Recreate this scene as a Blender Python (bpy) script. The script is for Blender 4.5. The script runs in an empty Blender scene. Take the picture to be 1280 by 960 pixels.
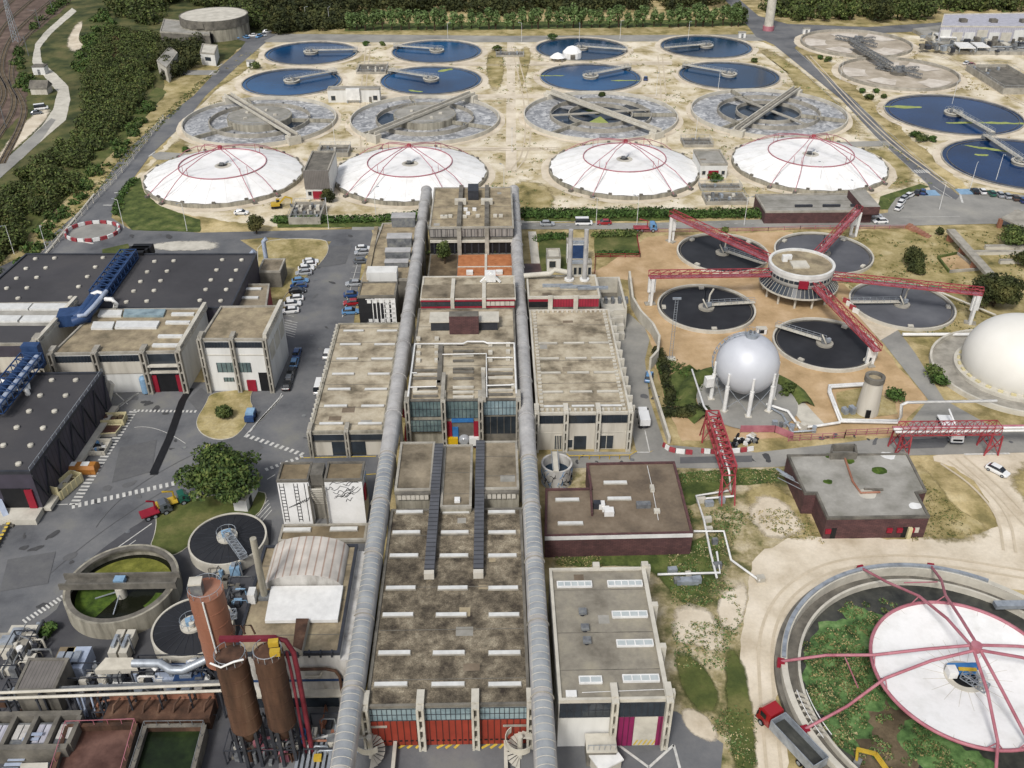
import bpy, math, random
import numpy as np
from mathutils import Vector, Matrix, noise
random.seed(7)
rng = np.random.default_rng(7)
PI = math.pi
sc = bpy.context.scene
COL = sc.collection
# ---- survey of the site: the flight height and tilt of the drone give ground positions
H = 110.0; F = 1180.0; TILT = math.atan(780/F); YAW = math.radians(-1.13)
CY, SY, CT, ST = math.cos(YAW), math.sin(YAW), math.cos(TILT), math.sin(TILT)
def U(px, py, z=0.0):
    a = (px-640)/F; b = (480-py)/F
    fy = CT+b*ST; fz = -ST+b*CT
    t = (z-H)/fz
    return Vector((CY*a*t-SY*fy*t, SY*a*t+CY*fy*t, z))
def U2(px, py, z=0.0):
    p = U(px, py, z); return (p.x, p.y)
def Q(pts, z=0.0): return [U2(a, b, z) for a, b in pts]
def circ(l, r, t, b, z=0.0):
    cx = (l+r)/2
    n = U(cx, b, z); f = U(cx, t, z); cy = (n.y+f.y)/2
    # width on the row of the centre
    w = U(r, (t+b)/2, z).x-U(l, (t+b)/2, z).x
    R = (w/2+(f.y-n.y)/2)/2
    return (n.x+f.x)/2, cy, R
def lin(h):
    h = h.lstrip('#')
    o = []
    for i in (0, 2, 4):
        v = int(h[i:i+2], 16)/255
        o.append(v/12.92 if v <= .04045 else ((v+.055)/1.055)**2.4)
    return tuple(o)+(1.0,)

class MB:
    """collects shapes, links them as ONE mesh object"""
    def __init__(s): s.v = []; s.f = []; s.mi = []; s.sm = []; s.mats = []
    def slot(s, m):
        if m not in s.mats: s.mats.append(m)
        return s.mats.index(m)
    def add(s, v, f, m, smooth=False):
        k = len(s.v); i = s.slot(m)
        s.v.extend([tuple(p) for p in v])
        for q in f:
            s.f.append([k+a for a in q]); s.mi.append(i); s.sm.append(smooth)
        return s
    def box(s, x0, y0, z0, x1, y1, z1, m, bottom=True):
        if x0 > x1: x0, x1 = x1, x0
        if y0 > y1: y0, y1 = y1, y0
        v = [(x0,y0,z0),(x1,y0,z0),(x1,y1,z0),(x0,y1,z0),(x0,y0,z1),(x1,y0,z1),(x1,y1,z1),(x0,y1,z1)]
        f = [(4,5,6,7),(0,1,5,4),(1,2,6,5),(2,3,7,6),(3,0,4,7)]
        if bottom: f.append((3,2,1,0))
        return s.add(v, f, m)
    def obox(s, c, sx, sy, sz, rz, m, tilt=None):
        """box centred on c in x,y standing on c.z, turned by rz"""
        R = Matrix.Rotation(rz, 4, 'Z')
        v = []
        for z in (0, sz):
            for x, y in ((-1,-1),(1,-1),(1,1),(-1,1)):
                p = R@Vector((x*sx/2, y*sy/2, z)); v.append((c[0]+p.x, c[1]+p.y, c[2]+p.z))
        return s.add(v, [(4,5,6,7),(0,1,5,4),(1,2,6,5),(2,3,7,6),(3,0,4,7),(3,2,1,0)], m)
    def poly(s, pts, z, m):
        a = sum(pts[i][0]*pts[(i+1) % len(pts)][1]-pts[(i+1) % len(pts)][0]*pts[i][1] for i in range(len(pts)))
        if a < 0: pts = pts[::-1]
        return s.add([(p[0], p[1], z) for p in pts], [tuple(range(len(pts)))], m)
    def prism(s, pts, z0, z1, m, top=None, cap=True, bottom=False):
        a = sum(pts[i][0]*pts[(i+1) % len(pts)][1]-pts[(i+1) % len(pts)][0]*pts[i][1] for i in range(len(pts)))
        if a < 0: pts = pts[::-1]
        n = len(pts)
        v = [(p[0], p[1], z0) for p in pts]+[(p[0], p[1], z1) for p in pts]
        s.add(v, [(i, (i+1) % n, n+(i+1) % n, n+i) for i in range(n)], m)
        if cap: s.add(v[n:], [tuple(range(n))], top or m)
        if bottom: s.add(v[:n], [tuple(range(n))[::-1]], m)
        return s
    def ring(s, cx, cy, z0, z1, ri, ro, m, n=64, a0=0, a1=2*PI, zb=None):
        full = abs(a1-a0-2*PI) < 1e-6
        k = n if full else n+1
        zb = z0 if zb is None else zb
        v = []
        for i in range(k):
            a = a0+(a1-a0)*i/n; c, d = math.cos(a), math.sin(a)
            v += [(cx+ri*c, cy+ri*d, zb), (cx+ri*c, cy+ri*d, z1), (cx+ro*c, cy+ro*d, z1), (cx+ro*c, cy+ro*d, z0)]
        f = []
        for i in range(n):
            j = (i+1) % k
            for q in range(3): f.append((4*i+q, 4*j+q, 4*j+q+1, 4*i+q+1))
        if not full: f += [(0,1,2,3), (4*n+3,4*n+2,4*n+1,4*n)]
        return s.add(v, [t[::-1] for t in f], m)
    def disc(s, cx, cy, z, r, m, n=48):
        return s.add([(cx+r*math.cos(2*PI*i/n), cy+r*math.sin(2*PI*i/n), z) for i in range(n)], [tuple(range(n))], m)
    def lathe(s, cx, cy, prof, m, n=32, smooth=True):
        v = []
        for r, z in prof:
            for i in range(n):
                a = 2*PI*i/n; v.append((cx+r*math.cos(a), cy+r*math.sin(a), z))
        f = []
        for k in range(len(prof)-1):
            for i in range(n):
                j = (i+1) % n
                f.append((k*n+i, k*n+j, (k+1)*n+j, (k+1)*n+i))
        return s.add(v, f, m, smooth)
    def cyl(s, cx, cy, z0, z1, r, m, n=20, r2=None, cap=True):
        r2 = r if r2 is None else r2
        s.lathe(cx, cy, [(r, z0), (r2, z1)], m, n)
        if cap: s.disc(cx, cy, z1, r2, m, n)
        return s
    def tube(s, path, r, m, n=8, cap=True):
        P = [Vector(p) for p in path]
        v = []
        L = len(P)
        up = None
        for i, p in enumerate(P):
            t = (P[min(i+1, L-1)]-P[max(i-1, 0)]).normalized()
            if up is None:
                up = Vector((0,0,1)) if abs(t.z) < .9 else Vector((1,0,0))
            a = t.cross(up).normalized(); b = a.cross(t).normalized(); up = b
            rr = r[i] if isinstance(r, (list, tuple)) else r
            for k in range(n):
                w = 2*PI*k/n; v.append(tuple(p+a*rr*math.cos(w)+b*rr*math.sin(w)))
        f = [(i*n+k, i*n+(k+1) % n, (i+1)*n+(k+1) % n, (i+1)*n+k) for i in range(L-1) for k in range(n)]
        s.add(v, f, m, True)
        if cap:
            s.add(v[:n], [tuple(range(n))[::-1]], m); s.add(v[-n:], [tuple(range(n))], m)
        return s
    def bar(s, p, q, w, h, m):
        p, q = Vector(p), Vector(q); t = (q-p).normalized()
        up = Vector((0,0,1)) if abs(t.z) < .95 else Vector((0,1,0))
        a = t.cross(up).normalized()*w/2; b = a.cross(t).normalized()*h/2
        v = [p-a-b, p+a-b, p+a+b, p-a+b, q-a-b, q+a-b, q+a+b, q-a+b]
        return s.add(v, [(0,1,2,3),(7,6,5,4),(0,4,5,1),(1,5,6,2),(2,6,7,3),(3,7,4,0)], m)
    def strip(s, path, w, z, m):
        """flat ribbon of width w along path (x,y)"""
        P = [Vector(p[:2]) for p in path]; v = []
        for i, p in enumerate(P):
            t = (P[min(i+1, len(P)-1)]-P[max(i-1, 0)]).normalized(); nn = Vector((-t.y, t.x))*w/2
            v += [(p.x-nn.x, p.y-nn.y, z), (p.x+nn.x, p.y+nn.y, z)]
        return s.add(v, [(2*i, 2*i+2, 2*i+3, 2*i+1) for i in range(len(P)-1)], m)
    def wall(s, path, w, z0, z1, m):
        for i in range(len(path)-1):
            p, q = Vector(path[i][:2]), Vector(path[i+1][:2]); t = (q-p).normalized(); nn = Vector((-t.y, t.x))*w/2
            s.prism([p-nn, q-nn, q+nn, p+nn], z0, z1, m)
        return s
    def build(s, name, parent=None, off=None):
        me = bpy.data.meshes.new(name)
        o0 = Vector((0,0,0))
        if parent is not None:
            r = parent
            while r.parent: r = r.parent
            o0 = Vector(r.location)
        if off is not None: o0 = Vector(off)
        V = np.array(s.v, dtype=np.float64).reshape(-1, 3)-np.array(o0)
        me.from_pydata(V.tolist(), [], s.f)
        for m in s.mats: me.materials.append(m)
        me.polygons.foreach_set('material_index', s.mi)
        me.polygons.foreach_set('use_smooth', s.sm)
        me.update()
        o = bpy.data.objects.new(name, me); COL.objects.link(o)
        if parent is not None: o.parent = parent
        elif off is not None: o.location = off
        return o

def tag(o, label=None, cat=None, group=None, kind=None):
    if label: o['label'] = label
    if cat: o['category'] = cat
    if group: o['group'] = group
    if kind: o['kind'] = kind
    return o
def T(name, label, cat, loc=(0,0,0), group=None, rz=0):
    o = bpy.data.objects.new(name, None); COL.objects.link(o)
    o.location = (loc[0], loc[1], loc[2] if len(loc) > 2 else 0); o.rotation_euler = (0,0,rz)
    o.empty_display_size = .5
    return tag(o, label, cat, group)
def kids(o): return [c for c in o.children]
def dup(o, loc=None, rz=None, label=None, parent=None, scale=None):
    c = o.copy(); COL.objects.link(c)
    if parent is not None: c.parent = parent
    if loc is not None: c.location = (loc[0], loc[1], loc[2] if len(loc) > 2 else 0)
    if rz is not None: c.rotation_euler = (0,0,rz)
    if scale is not None: c.scale = scale if isinstance(scale, (tuple, list)) else (scale,)*3
    if label: c['label'] = label
    for k in kids(o): dup(k, parent=c)
    return c
def setmat(root, part, mat, slot=0):
    for k in root.children:
        if k.name.split('.')[0] == part:
            k.material_slots[slot].link = 'OBJECT'; k.material_slots[slot].material = mat
        for q in k.children:
            if q.name.split('.')[0] == part:
                q.material_slots[slot].link = 'OBJECT'; q.material_slots[slot].material = mat
ORD = ['first','second','third','fourth','fifth','sixth','seventh','eighth','ninth','tenth','eleventh','twelfth','thirteenth','fourteenth','fifteenth','sixteenth','seventeenth','eighteenth','nineteenth','twentieth']
TENS = {20:'twenty',30:'thirty',40:'forty',50:'fifty',60:'sixty'}
def ordn(i):
    if i < 20: return ORD[i]
    n = i+1; t = n//10*10
    return (TENS[t]+'-'+ORD[n-t-1]) if n > t else TENS[t][:-1]+'ieth'
# ------------------------------------------------------------------ materials
def newmat(name):
    m = bpy.data.materials.new(name); m.use_nodes = True
    nt = m.node_tree; return m, nt, nt.nodes, nt.links, nt.nodes['Principled BSDF']
def nm(name, cols, scale=.3, detail=8, rough=.9, bump=0., bscale=3., metal=0., spread=(.3,.7), streak=None, fine=0., spec=.3, big=0., coat=0., rnd=0., grit=0.):
    """noise-coloured material in world metres. cols: list of hex. streak: z squeeze. fine: grain contrast. big: large-scale patchiness"""
    m, nt, N, L, B = newmat(name)
    geo = N.new('ShaderNodeNewGeometry'); pos = geo.outputs['Position']
    if streak:
        mp = N.new('ShaderNodeMapping'); mp.inputs['Scale'].default_value = streak; L.new(pos, mp.inputs['Vector']); src = mp.outputs[0]
    else: src = pos
    no = N.new('ShaderNodeTexNoise'); no.inputs['Scale'].default_value = scale; no.inputs['Detail'].default_value = detail; no.inputs['Roughness'].default_value = .62
    L.new(src, no.inputs['Vector'])
    r = N.new('ShaderNodeValToRGB'); e = r.color_ramp.elements
    k = len(cols)
    for i, c in enumerate(cols):
        p = spread[0]+(spread[1]-spread[0])*(i/(k-1) if k > 1 else 0)
        if i < 2: e[i].position = p; e[i].color = lin(c)
        else: q = e.new(p); q.color = lin(c)
    if k == 1: e[1].color = lin(cols[0]); e[1].position = 1
    L.new(no.outputs['Fac'], r.inputs[0]); out = r.outputs[0]
    def mul(fac_socket, lo, hi, out):
        mr = N.new('ShaderNodeMapRange'); mr.inputs[1].default_value = .25; mr.inputs[2].default_value = .75
        mr.inputs[3].default_value = lo; mr.inputs[4].default_value = hi; L.new(fac_socket, mr.inputs[0])
        mx = N.new('ShaderNodeMix'); mx.data_type = 'RGBA'; mx.blend_type = 'MULTIPLY'; mx.inputs[0].default_value = 1
        L.new(out, mx.inputs[6]); L.new(mr.outputs[0], mx.inputs[7]); return mx.outputs[2]
    if fine:
        n2 = N.new('ShaderNodeTexNoise'); n2.inputs['Scale'].default_value = 1.7; n2.inputs['Detail'].default_value = 5; n2.inputs['Roughness'].default_value = .8
        L.new(pos, n2.inputs['Vector']); out = mul(n2.outputs['Fac'], 1-fine, 1+fine*.7, out)
    if big:
        n3 = N.new('ShaderNodeTexNoise'); n3.inputs['Scale'].default_value = .045; n3.inputs['Detail'].default_value = 5
        L.new(pos, n3.inputs['Vector']); out = mul(n3.outputs['Fac'], 1-big, 1+big*.6, out)
    if grit:
        n5 = N.new('ShaderNodeTexNoise'); n5.inputs['Scale'].default_value = 5.5; n5.inputs['Detail'].default_value = 3; n5.inputs['Roughness'].default_value = .8
        L.new(pos, n5.inputs['Vector']); out = mul(n5.outputs['Fac'], 1-grit, 1+grit, out)
    if rnd:
        oi = N.new('ShaderNodeObjectInfo'); mr = N.new('ShaderNodeMapRange'); mr.inputs[3].default_value = 1-rnd; mr.inputs[4].default_value = 1+rnd
        L.new(oi.outputs['Random'], mr.inputs[0]); mx = N.new('ShaderNodeMix'); mx.data_type = 'RGBA'; mx.blend_type = 'MULTIPLY'; mx.inputs[0].default_value = 1
        L.new(out, mx.inputs[6]); L.new(mr.outputs[0], mx.inputs[7]); out = mx.outputs[2]
    L.new(out, B.inputs['Base Color'])
    B.inputs['Roughness'].default_value = rough; B.inputs['Metallic'].default_value = metal
    B.inputs['Specular IOR Level'].default_value = spec
    if coat: B.inputs['Coat Weight'].default_value = coat; B.inputs['Coat Roughness'].default_value = .08
    if bump:
        n4 = N.new('ShaderNodeTexNoise'); n4.inputs['Scale'].default_value = bscale; n4.inputs['Detail'].default_value = 4
        L.new(pos, n4.inputs['Vector']); bp = N.new('ShaderNodeBump'); bp.inputs['Strength'].default_value = min(1, bump); bp.inputs['Distance'].default_value = .25
        L.new(n4.outputs['Fac'], bp.inputs['Height']); L.new(bp.outputs[0], B.inputs['Normal'])
    return m
def ribbed(name, c1, c2, pitch, axis='X', rough=.6, metal=0., contrast=.5, dirt=.25):
    """sheet with ribs at a real pitch along an axis of the world, dirt noise over it"""
    m, nt, N, L, B = newmat(name)
    geo = N.new('ShaderNodeNewGeometry'); sp = N.new('ShaderNodeSeparateXYZ'); L.new(geo.outputs['Position'], sp.inputs[0])
    d = N.new('ShaderNodeMath'); d.operation = 'MULTIPLY'; d.inputs[1].default_value = 1/pitch; L.new(sp.outputs[axis], d.inputs[0])
    fr = N.new('ShaderNodeMath'); fr.operation = 'FRACT'; L.new(d.outputs[0], fr.inputs[0])
    r = N.new('ShaderNodeValToRGB'); e = r.color_ramp.elements
    e[0].position = .12; e[0].color = lin(c2); e[1].position = .25; e[1].color = lin(c1)
    L.new(fr.outputs[0], r.inputs[0])
    no = N.new('ShaderNodeTexNoise'); no.inputs['Scale'].default_value = .5; no.inputs['Detail'].default_value = 7; L.new(geo.outputs['Position'], no.inputs['Vector'])
    mr = N.new('ShaderNodeMapRange'); mr.inputs[1].default_value = .25; mr.inputs[2].default_value = .75; mr.inputs[3].default_value = 1-dirt; mr.inputs[4].default_value = 1+dirt*.6; L.new(no.outputs['Fac'], mr.inputs[0])
    mx = N.new('ShaderNodeMix'); mx.data_type = 'RGBA'; mx.blend_type = 'MULTIPLY'; mx.inputs[0].default_value = 1
    L.new(r.outputs[0], mx.inputs[6]); L.new(mr.outputs[0], mx.inputs[7]); L.new(mx.outputs[2], B.inputs['Base Color'])
    bp = N.new('ShaderNodeBump'); bp.inputs['Strength'].default_value = contrast; bp.inputs['Distance'].default_value = .08; L.new(r.outputs[0], bp.inputs['Height']); L.new(bp.outputs[0], B.inputs['Normal'])
    B.inputs['Roughness'].default_value = rough; B.inputs['Metallic'].default_value = metal
    return m
def watermat(name, c1, c2, rough=.12, spec=.25, scale=.05, algae=None, bump=.18):
    m, nt, N, L, B = newmat(name)
    geo = N.new('ShaderNodeNewGeometry')
    no = N.new('ShaderNodeTexNoise'); no.inputs['Scale'].default_value = scale; no.inputs['Detail'].default_value = 4; L.new(geo.outputs['Position'], no.inputs['Vector'])
    r = N.new('ShaderNodeValToRGB'); e = r.color_ramp.elements; e[0].position = .35; e[1].position = .65; e[0].color = lin(c1); e[1].color = lin(c2)
    L.new(no.outputs['Fac'], r.inputs[0]); out = r.outputs[0]
    L.new(out, B.inputs['Base Color'])
    n4 = N.new('ShaderNodeTexNoise'); n4.inputs['Scale'].default_value = 1.3; n4.inputs['Detail'].default_value = 4; L.new(geo.outputs['Position'], n4.inputs['Vector'])
    bp = N.new('ShaderNodeBump'); bp.inputs['Strength'].default_value = bump; bp.inputs['Distance'].default_value = .2; L.new(n4.outputs['Fac'], bp.inputs['Height']); L.new(bp.outputs[0], B.inputs['Normal'])
    B.inputs['Roughness'].default_value = rough; B.inputs['Specular IOR Level'].default_value = spec
    return m
def foammat(name):
    m, nt, N, L, B = newmat(name)
    geo = N.new('ShaderNodeNewGeometry')
    n0 = N.new('ShaderNodeTexNoise'); n0.inputs['Scale'].default_value = .22; n0.inputs['Detail'].default_value = 10; n0.inputs['Roughness'].default_value = .72; n0.inputs['Distortion'].default_value = 2.2
    L.new(geo.outputs['Position'], n0.inputs['Vector'])
    r = N.new('ShaderNodeValToRGB'); e = r.color_ramp.elements; e[0].position = .40; e[0].color = lin('#6c6d6f'); e[1].position = .60; e[1].color = lin('#c2c2c0')
    q = e.new(.49); q.color = lin('#8d8e8f'); q = e.new(.54); q.color = lin('#a3a3a3')
    L.new(n0.outputs['Fac'], r.inputs[0]); L.new(r.outputs[0], B.inputs['Base Color']); B.inputs['Roughness'].default_value = .45
    bp = N.new('ShaderNodeBump'); bp.inputs['Strength'].default_value = .5; bp.inputs['Distance'].default_value = .3; L.new(n0.outputs['Fac'], bp.inputs['Height']); L.new(bp.outputs[0], B.inputs['Normal'])
    return m
def bricked(name, c1, c2, mortar, sc=(1,1,1), bw=.8, bh=.3):
    m, nt, N, L, B = newmat(name)
    geo = N.new('ShaderNodeNewGeometry'); sp = N.new('ShaderNodeSeparateXYZ'); L.new(geo.outputs['Position'], sp.inputs[0])
    ad = N.new('ShaderNodeMath'); ad.operation = 'ADD'; L.new(sp.outputs['X'], ad.inputs[0]); L.new(sp.outputs['Y'], ad.inputs[1])
    cb = N.new('ShaderNodeCombineXYZ'); L.new(ad.outputs[0], cb.inputs[0]); L.new(sp.outputs['Z'], cb.inputs[1])
    b = N.new('ShaderNodeTexBrick'); b.inputs['Scale'].default_value = 1; b.inputs['Brick Width'].default_value = bw; b.inputs['Row Height'].default_value = bh; b.inputs['Mortar Size'].default_value = .03
    b.inputs['Color1'].default_value = lin(c1); b.inputs['Color2'].default_value = lin(c2); b.inputs['Mortar'].default_value = lin(mortar)
    L.new(cb.outputs[0], b.inputs['Vector'])
    no = N.new('ShaderNodeTexNoise'); no.inputs['Scale'].default_value = .6; no.inputs['Detail'].default_value = 6; L.new(geo.outputs['Position'], no.inputs['Vector'])
    mr = N.new('ShaderNodeMapRange'); mr.inputs[1].default_value = .25; mr.inputs[2].default_value = .75; mr.inputs[3].default_value = .65; mr.inputs[4].default_value = 1.3; L.new(no.outputs['Fac'], mr.inputs[0])
    mx = N.new('ShaderNodeMix'); mx.data_type = 'RGBA'; mx.blend_type = 'MULTIPLY'; mx.inputs[0].default_value = 1
    L.new(b.outputs[0], mx.inputs[6]); L.new(mr.outputs[0], mx.inputs[7]); L.new(mx.outputs[2], B.inputs['Base Color']); B.inputs['Roughness'].default_value = .85
    return m
K = {}
def defm():
    k = K
    k['ground'] = nm('dry_ground', ['#5d5836','#8a7d52','#b5a377','#c9b990'], .12, 10, fine=.3, big=.25)
    k['sand'] = nm('pale_sand', ['#82774f','#ab9c77','#c6baa0','#d6ccb7'], .09, 14, fine=.2, big=.12, spread=(.33,.6))
    k['sandroad'] = nm('dusty_track', ['#aea089','#c9bda8','#d8cdba'], .14, 9, fine=.12, big=.12)
    k['tan'] = nm('tan_gravel', ['#9a815d','#b09570','#bfa584'], .18, 9, fine=.14, big=.14)
    k['straw'] = nm('straw_grass', ['#5b5732','#857a4d','#a39468','#b5a780'], .16, 10, fine=.35, big=.22, spread=(.3,.66))
    k['weedy'] = nm('weedy_soil', ['#424a27','#686540','#8f845f','#ab9e7e','#bbaf94'], .2, 13, fine=.4, big=.2, spread=(.34,.62))
    k['green'] = nm('green_grass', ['#2f3d19','#434f24','#5a6432','#747347'], .3, 12, fine=.4, big=.2)
    k['lawn'] = nm('lawn_grass', ['#37431f','#535a2d','#777247'], .15, 10, fine=.3, big=.2)
    k['wild'] = nm('hill_scrub_ground', ['#252d14','#3c4421','#5c5b35','#6d6442'], .1, 10, fine=.4, big=.3)
    k['asph'] = nm('asphalt', ['#4d4e51','#616264','#6d6d6d','#77766f'], .09, 10, fine=.09, big=.16, spread=(.3,.72), bump=.1, bscale=6)
    k['asphd'] = nm('asphalt_dark', ['#3a3a3e','#4a4a4d','#565656'], .1, 10, fine=.09, big=.16)
    k['asphl'] = nm('asphalt_pale', ['#75746f','#8b8983','#9a978e'], .1, 9, fine=.09, big=.14)
    k['conc'] = nm('concrete', ['#7a766c','#959085','#aaa599'], .35, 9, fine=.1, big=.1, bump=.08)
    k['concd'] = nm('concrete_dark', ['#4b4842','#67635b','#7d786d'], .35, 9, fine=.12, big=.1)
    k['concl'] = nm('concrete_light', ['#a39e92','#b9b4a7','#c6c1b4'], .3, 9, fine=.08, big=.08)
    k['conct'] = nm('concrete_stained', ['#5f5b50','#8d887a','#a7a293'], .6, 9, fine=.12, streak=(1,1,.12))
    k['bed'] = nm('dry_basin_floor', ['#8a8070','#a59a89','#bcb2a3'], .12, 8, fine=.1, big=.1)
    k['roofg'] = nm('gravel_roof', ['#534b3e','#736958','#887d6a','#968a75'], .22, 11, fine=.22, big=.2, spread=(.3,.68))
    k['roofb'] = nm('beige_roof', ['#6b624f','#8c7f68','#a29579'], .3, 12, fine=.22, big=.2, spread=(.32,.64))
    k['roofm'] = nm('mossy_roof', ['#352e27','#574f42','#756b5a','#928874'], .45, 13, fine=.5, big=.3, spread=(.3,.66), grit=.6)
    k['roofp'] = nm('pale_roof', ['#625a4b','#8b806c','#a89d87','#b5ab96'], .2, 12, fine=.2, big=.2, spread=(.34,.62))
    k['roofr'] = nm('rusty_gravel_roof', ['#564c41','#706353','#827564'], .2, 10, fine=.2, big=.14)
    k['roofc'] = nm('grey_roof', ['#757369','#908d85','#a29f97'], .2, 10, fine=.12, big=.14)
    k['roofd'] = nm('dark_membrane_roof', ['#3a393b','#434244','#4c4a4a'], .07, 8, fine=.07, big=.16)
    k['roofo'] = nm('ochre_roof', ['#5a5040','#756852','#897b62'], .25, 9, fine=.2, big=.1)
    k['white'] = nm('white_wall', ['#a9a8a2','#c3c2bd','#cfcec9'], .5, 9, rough=.8, streak=(1,1,.15), spread=(.2,.6))
    k['cream'] = nm('cream_wall', ['#9c968a','#b5afa2','#c0bbaf'], .5, 9, rough=.8, streak=(1,1,.15), spread=(.25,.65))
    k['wpaint'] = nm('white_paint', ['#c4c3bf','#dddcd8'], .6, 6, rough=.5)
    k['skyl'] = nm('translucent_skylight', ['#b9b9b5','#d0d0cc'], .8, 6, rough=.4)
    k['fabric'] = nm('white_membrane', ['#c9c7c1','#dad9d5','#e3e2df'], .3, 10, rough=.7, fine=.05, big=.07, spread=(.25,.55))
    k['line'] = nm('road_paint', ['#a9a8a2','#cfcdc7'], 1.5, 8, rough=.7, fine=.2)
    k['yline'] = nm('yellow_paint', ['#b39a3c','#cdb24c'], 1.5, 8, rough=.7, fine=.2)
    k['red'] = nm('red_steel', ['#7b2a31','#953c42','#a55254'], .5, 7, rough=.5, fine=.12)
    k['pink'] = nm('faded_red_steel', ['#8b5059','#9f636c','#ad767d'], .4, 7, rough=.5, fine=.08)
    k['orange'] = nm('red_orange_panel', ['#742718','#863524','#93402c'], .4, 7, rough=.6, streak=(1,1,.2))
    k['crim'] = nm('crimson_panel', ['#7a1526','#8d1f30'], .4, 6, rough=.6)
    k['mag'] = nm('magenta_panel', ['#6d1240','#80194d'], .4, 6, rough=.6)
    k['steel'] = nm('galvanised_steel', ['#7d8288','#9aa0a6','#aab0b5'], .7, 7, rough=.42, metal=.35, fine=.08)
    k['dsteel'] = nm('dark_steel', ['#2f3136','#3f4147'], .7, 6, rough=.5, metal=.2)
    k['black'] = nm('black_paint', ['#141416','#1e1e20'], 1, 5, rough=.6)
    k['rub'] = nm('tyre_rubber', ['#121212','#1c1c1c'], 2, 4, rough=.9)
    k['glass'] = nm('dark_glass', ['#22272c','#343b42'], .35, 5, rough=.12, spec=.6)
    k['glassb'] = nm('blue_grey_glazing', ['#5f6f74','#7d8f94','#91a1a3'], .4, 6, rough=.2, spec=.5)
    k['glassg'] = nm('green_grey_glazing', ['#3f4c4e','#5b6b6b','#74837f'], .35, 6, rough=.2, spec=.5)
    k['carg'] = nm('car_glass', ['#14181c','#20262c'], .5, 3, rough=.06, spec=.7)
    k['wblue'] = watermat('blue_water', '#0b2a4a', '#1a4b75', scale=.03, spec=.14)
    k['wnavy'] = watermat('navy_water', '#122a44', '#1a3757')
    k['wdeep'] = watermat('deep_water', '#0a213f', '#15365f', scale=.03, spec=.14)
    k['wdark'] = watermat('dark_water', '#1a2430', '#273848')
    k['sludge'] = nm('dark_sludge', ['#232427','#2c2d30','#353639'], .12, 8, rough=.55, spec=.15)
    k['sludgel'] = nm('grey_sludge', ['#4b4c50','#58595d','#656669'], .1, 8, rough=.6, spec=.15)
    k['foam'] = foammat('foamy_water')
    k['algae'] = nm('green_algae', ['#26360f','#41561b','#5a6e25'], .6, 10, fine=.5)
    k['scum'] = nm('yellow_scum', ['#7e8a4a','#a0a763'], .5, 8, fine=.2)
    k['brown'] = bricked('brown_brick', '#4c3232', '#5b3c3a', '#3a2a2a')
    k['rust'] = nm('rusty_steel', ['#30231b','#443126','#573f31','#6a5342'], .5, 9, rough=.75, streak=(1,1,.12), fine=.15)
    k['terra'] = nm('terracotta_steel', ['#7d5240','#8d614d','#9a725e'], .3, 8, rough=.6, streak=(1,1,.15), fine=.08)
    k['redmud'] = nm('red_mud', ['#2c1c17','#412c25','#584038','#6d5248'], .18, 9, rough=.35, fine=.15)
    k['gsludge'] = nm('green_black_sludge', ['#131a0e','#1d2814','#2e3b1e'], .25, 9, rough=.3, fine=.3)
    k['bluep'] = nm('blue_paint', ['#21375a','#31496f'], .8, 6, rough=.5, fine=.1)
    k['blueb'] = nm('bright_blue_paint', ['#2a5f96','#3e77ac'], .8, 6, rough=.5)
    k['gpipe'] = nm('grey_blue_pipe', ['#8791a3','#a6afbd'], .6, 6, rough=.5)
    k['sphere'] = nm('silver_paint', ['#a9abb0','#b9bbc0','#c2c4c8'], .1, 5, rough=.48, metal=.1, spec=.4)
    k['dome'] = nm('white_dome_skin', ['#cfccc3','#dbd8d0'], .1, 6, rough=.6, big=.05)
    k['bark'] = nm('bark', ['#2d2419','#4a3d2c'], 2, 6)
    k['leafd'] = nm('dark_leaves', ['#1e2412','#303719','#474b25','#605c32'], .22, 9, rough=.8, fine=.3, rnd=.15, big=.35)
    k['leafm'] = nm('mid_leaves', ['#273116','#3d4a21','#55622f','#72763f'], .5, 6, rough=.75, fine=.3, rnd=.2, big=.2)
    k['leafl'] = nm('pale_leaves', ['#324324','#4c6033','#637746','#7f8d5b'], .6, 6, rough=.75, fine=.25, rnd=.14)
    k['leaft'] = nm('tree_leaves', ['#141d0d','#263717','#3d5122','#5b6b33'], .5, 7, rough=.75, fine=.3, rnd=.1)
    k['ballast'] = nm('rail_ballast', ['#3f332d','#57483f','#6b5a4f','#7e6d61'], .15, 11, fine=.3, big=.3)
    k['rail'] = nm('rail_steel', ['#6a625c','#8b837c'], .6, 5, rough=.5, metal=.3)
    k['court'] = nm('terracotta_paving', ['#8d5836','#a56a44','#b37a53'], .6, 8, fine=.15)
    k['yellow'] = nm('yellow_paint_machine', ['#a58a2c','#bfa03a'], .8, 5, rough=.5, fine=.1)
    k['ochre'] = nm('orange_container_paint', ['#96602a','#ab7536'], .6, 6, rough=.6, fine=.15)
    k['creamp'] = nm('cream_container_paint', ['#b6ab83','#cdc39b'], .6, 6, rough=.6, fine=.12)
    k['lav'] = ribbed('lilac_sheet_roof', '#aaa9b1', '#94939d', 1.0, 'X', .6)
    k['ribdark'] = ribbed('ribbed_dark_duct', '#55565a', '#2c2d30', .9, 'Y', .6, .1)
    k['ribgrey'] = ribbed('ribbed_grey_roof', '#6f6a65', '#57534f', .5, 'X', .8)
    k['arch'] = ribbed('weathered_arched_sheet', '#bcb5ab', '#9b8576', 1.1, 'X', .6, 0, .3, .3)
    k['clad'] = ribbed('grey_cladding', '#8c8781', '#5a5550', 1.5, 'X', .7)
    k['violet'] = ribbed('violet_dark_cladding', '#3d3944', '#2a2730', 1.2, 'Y', .6)
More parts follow.
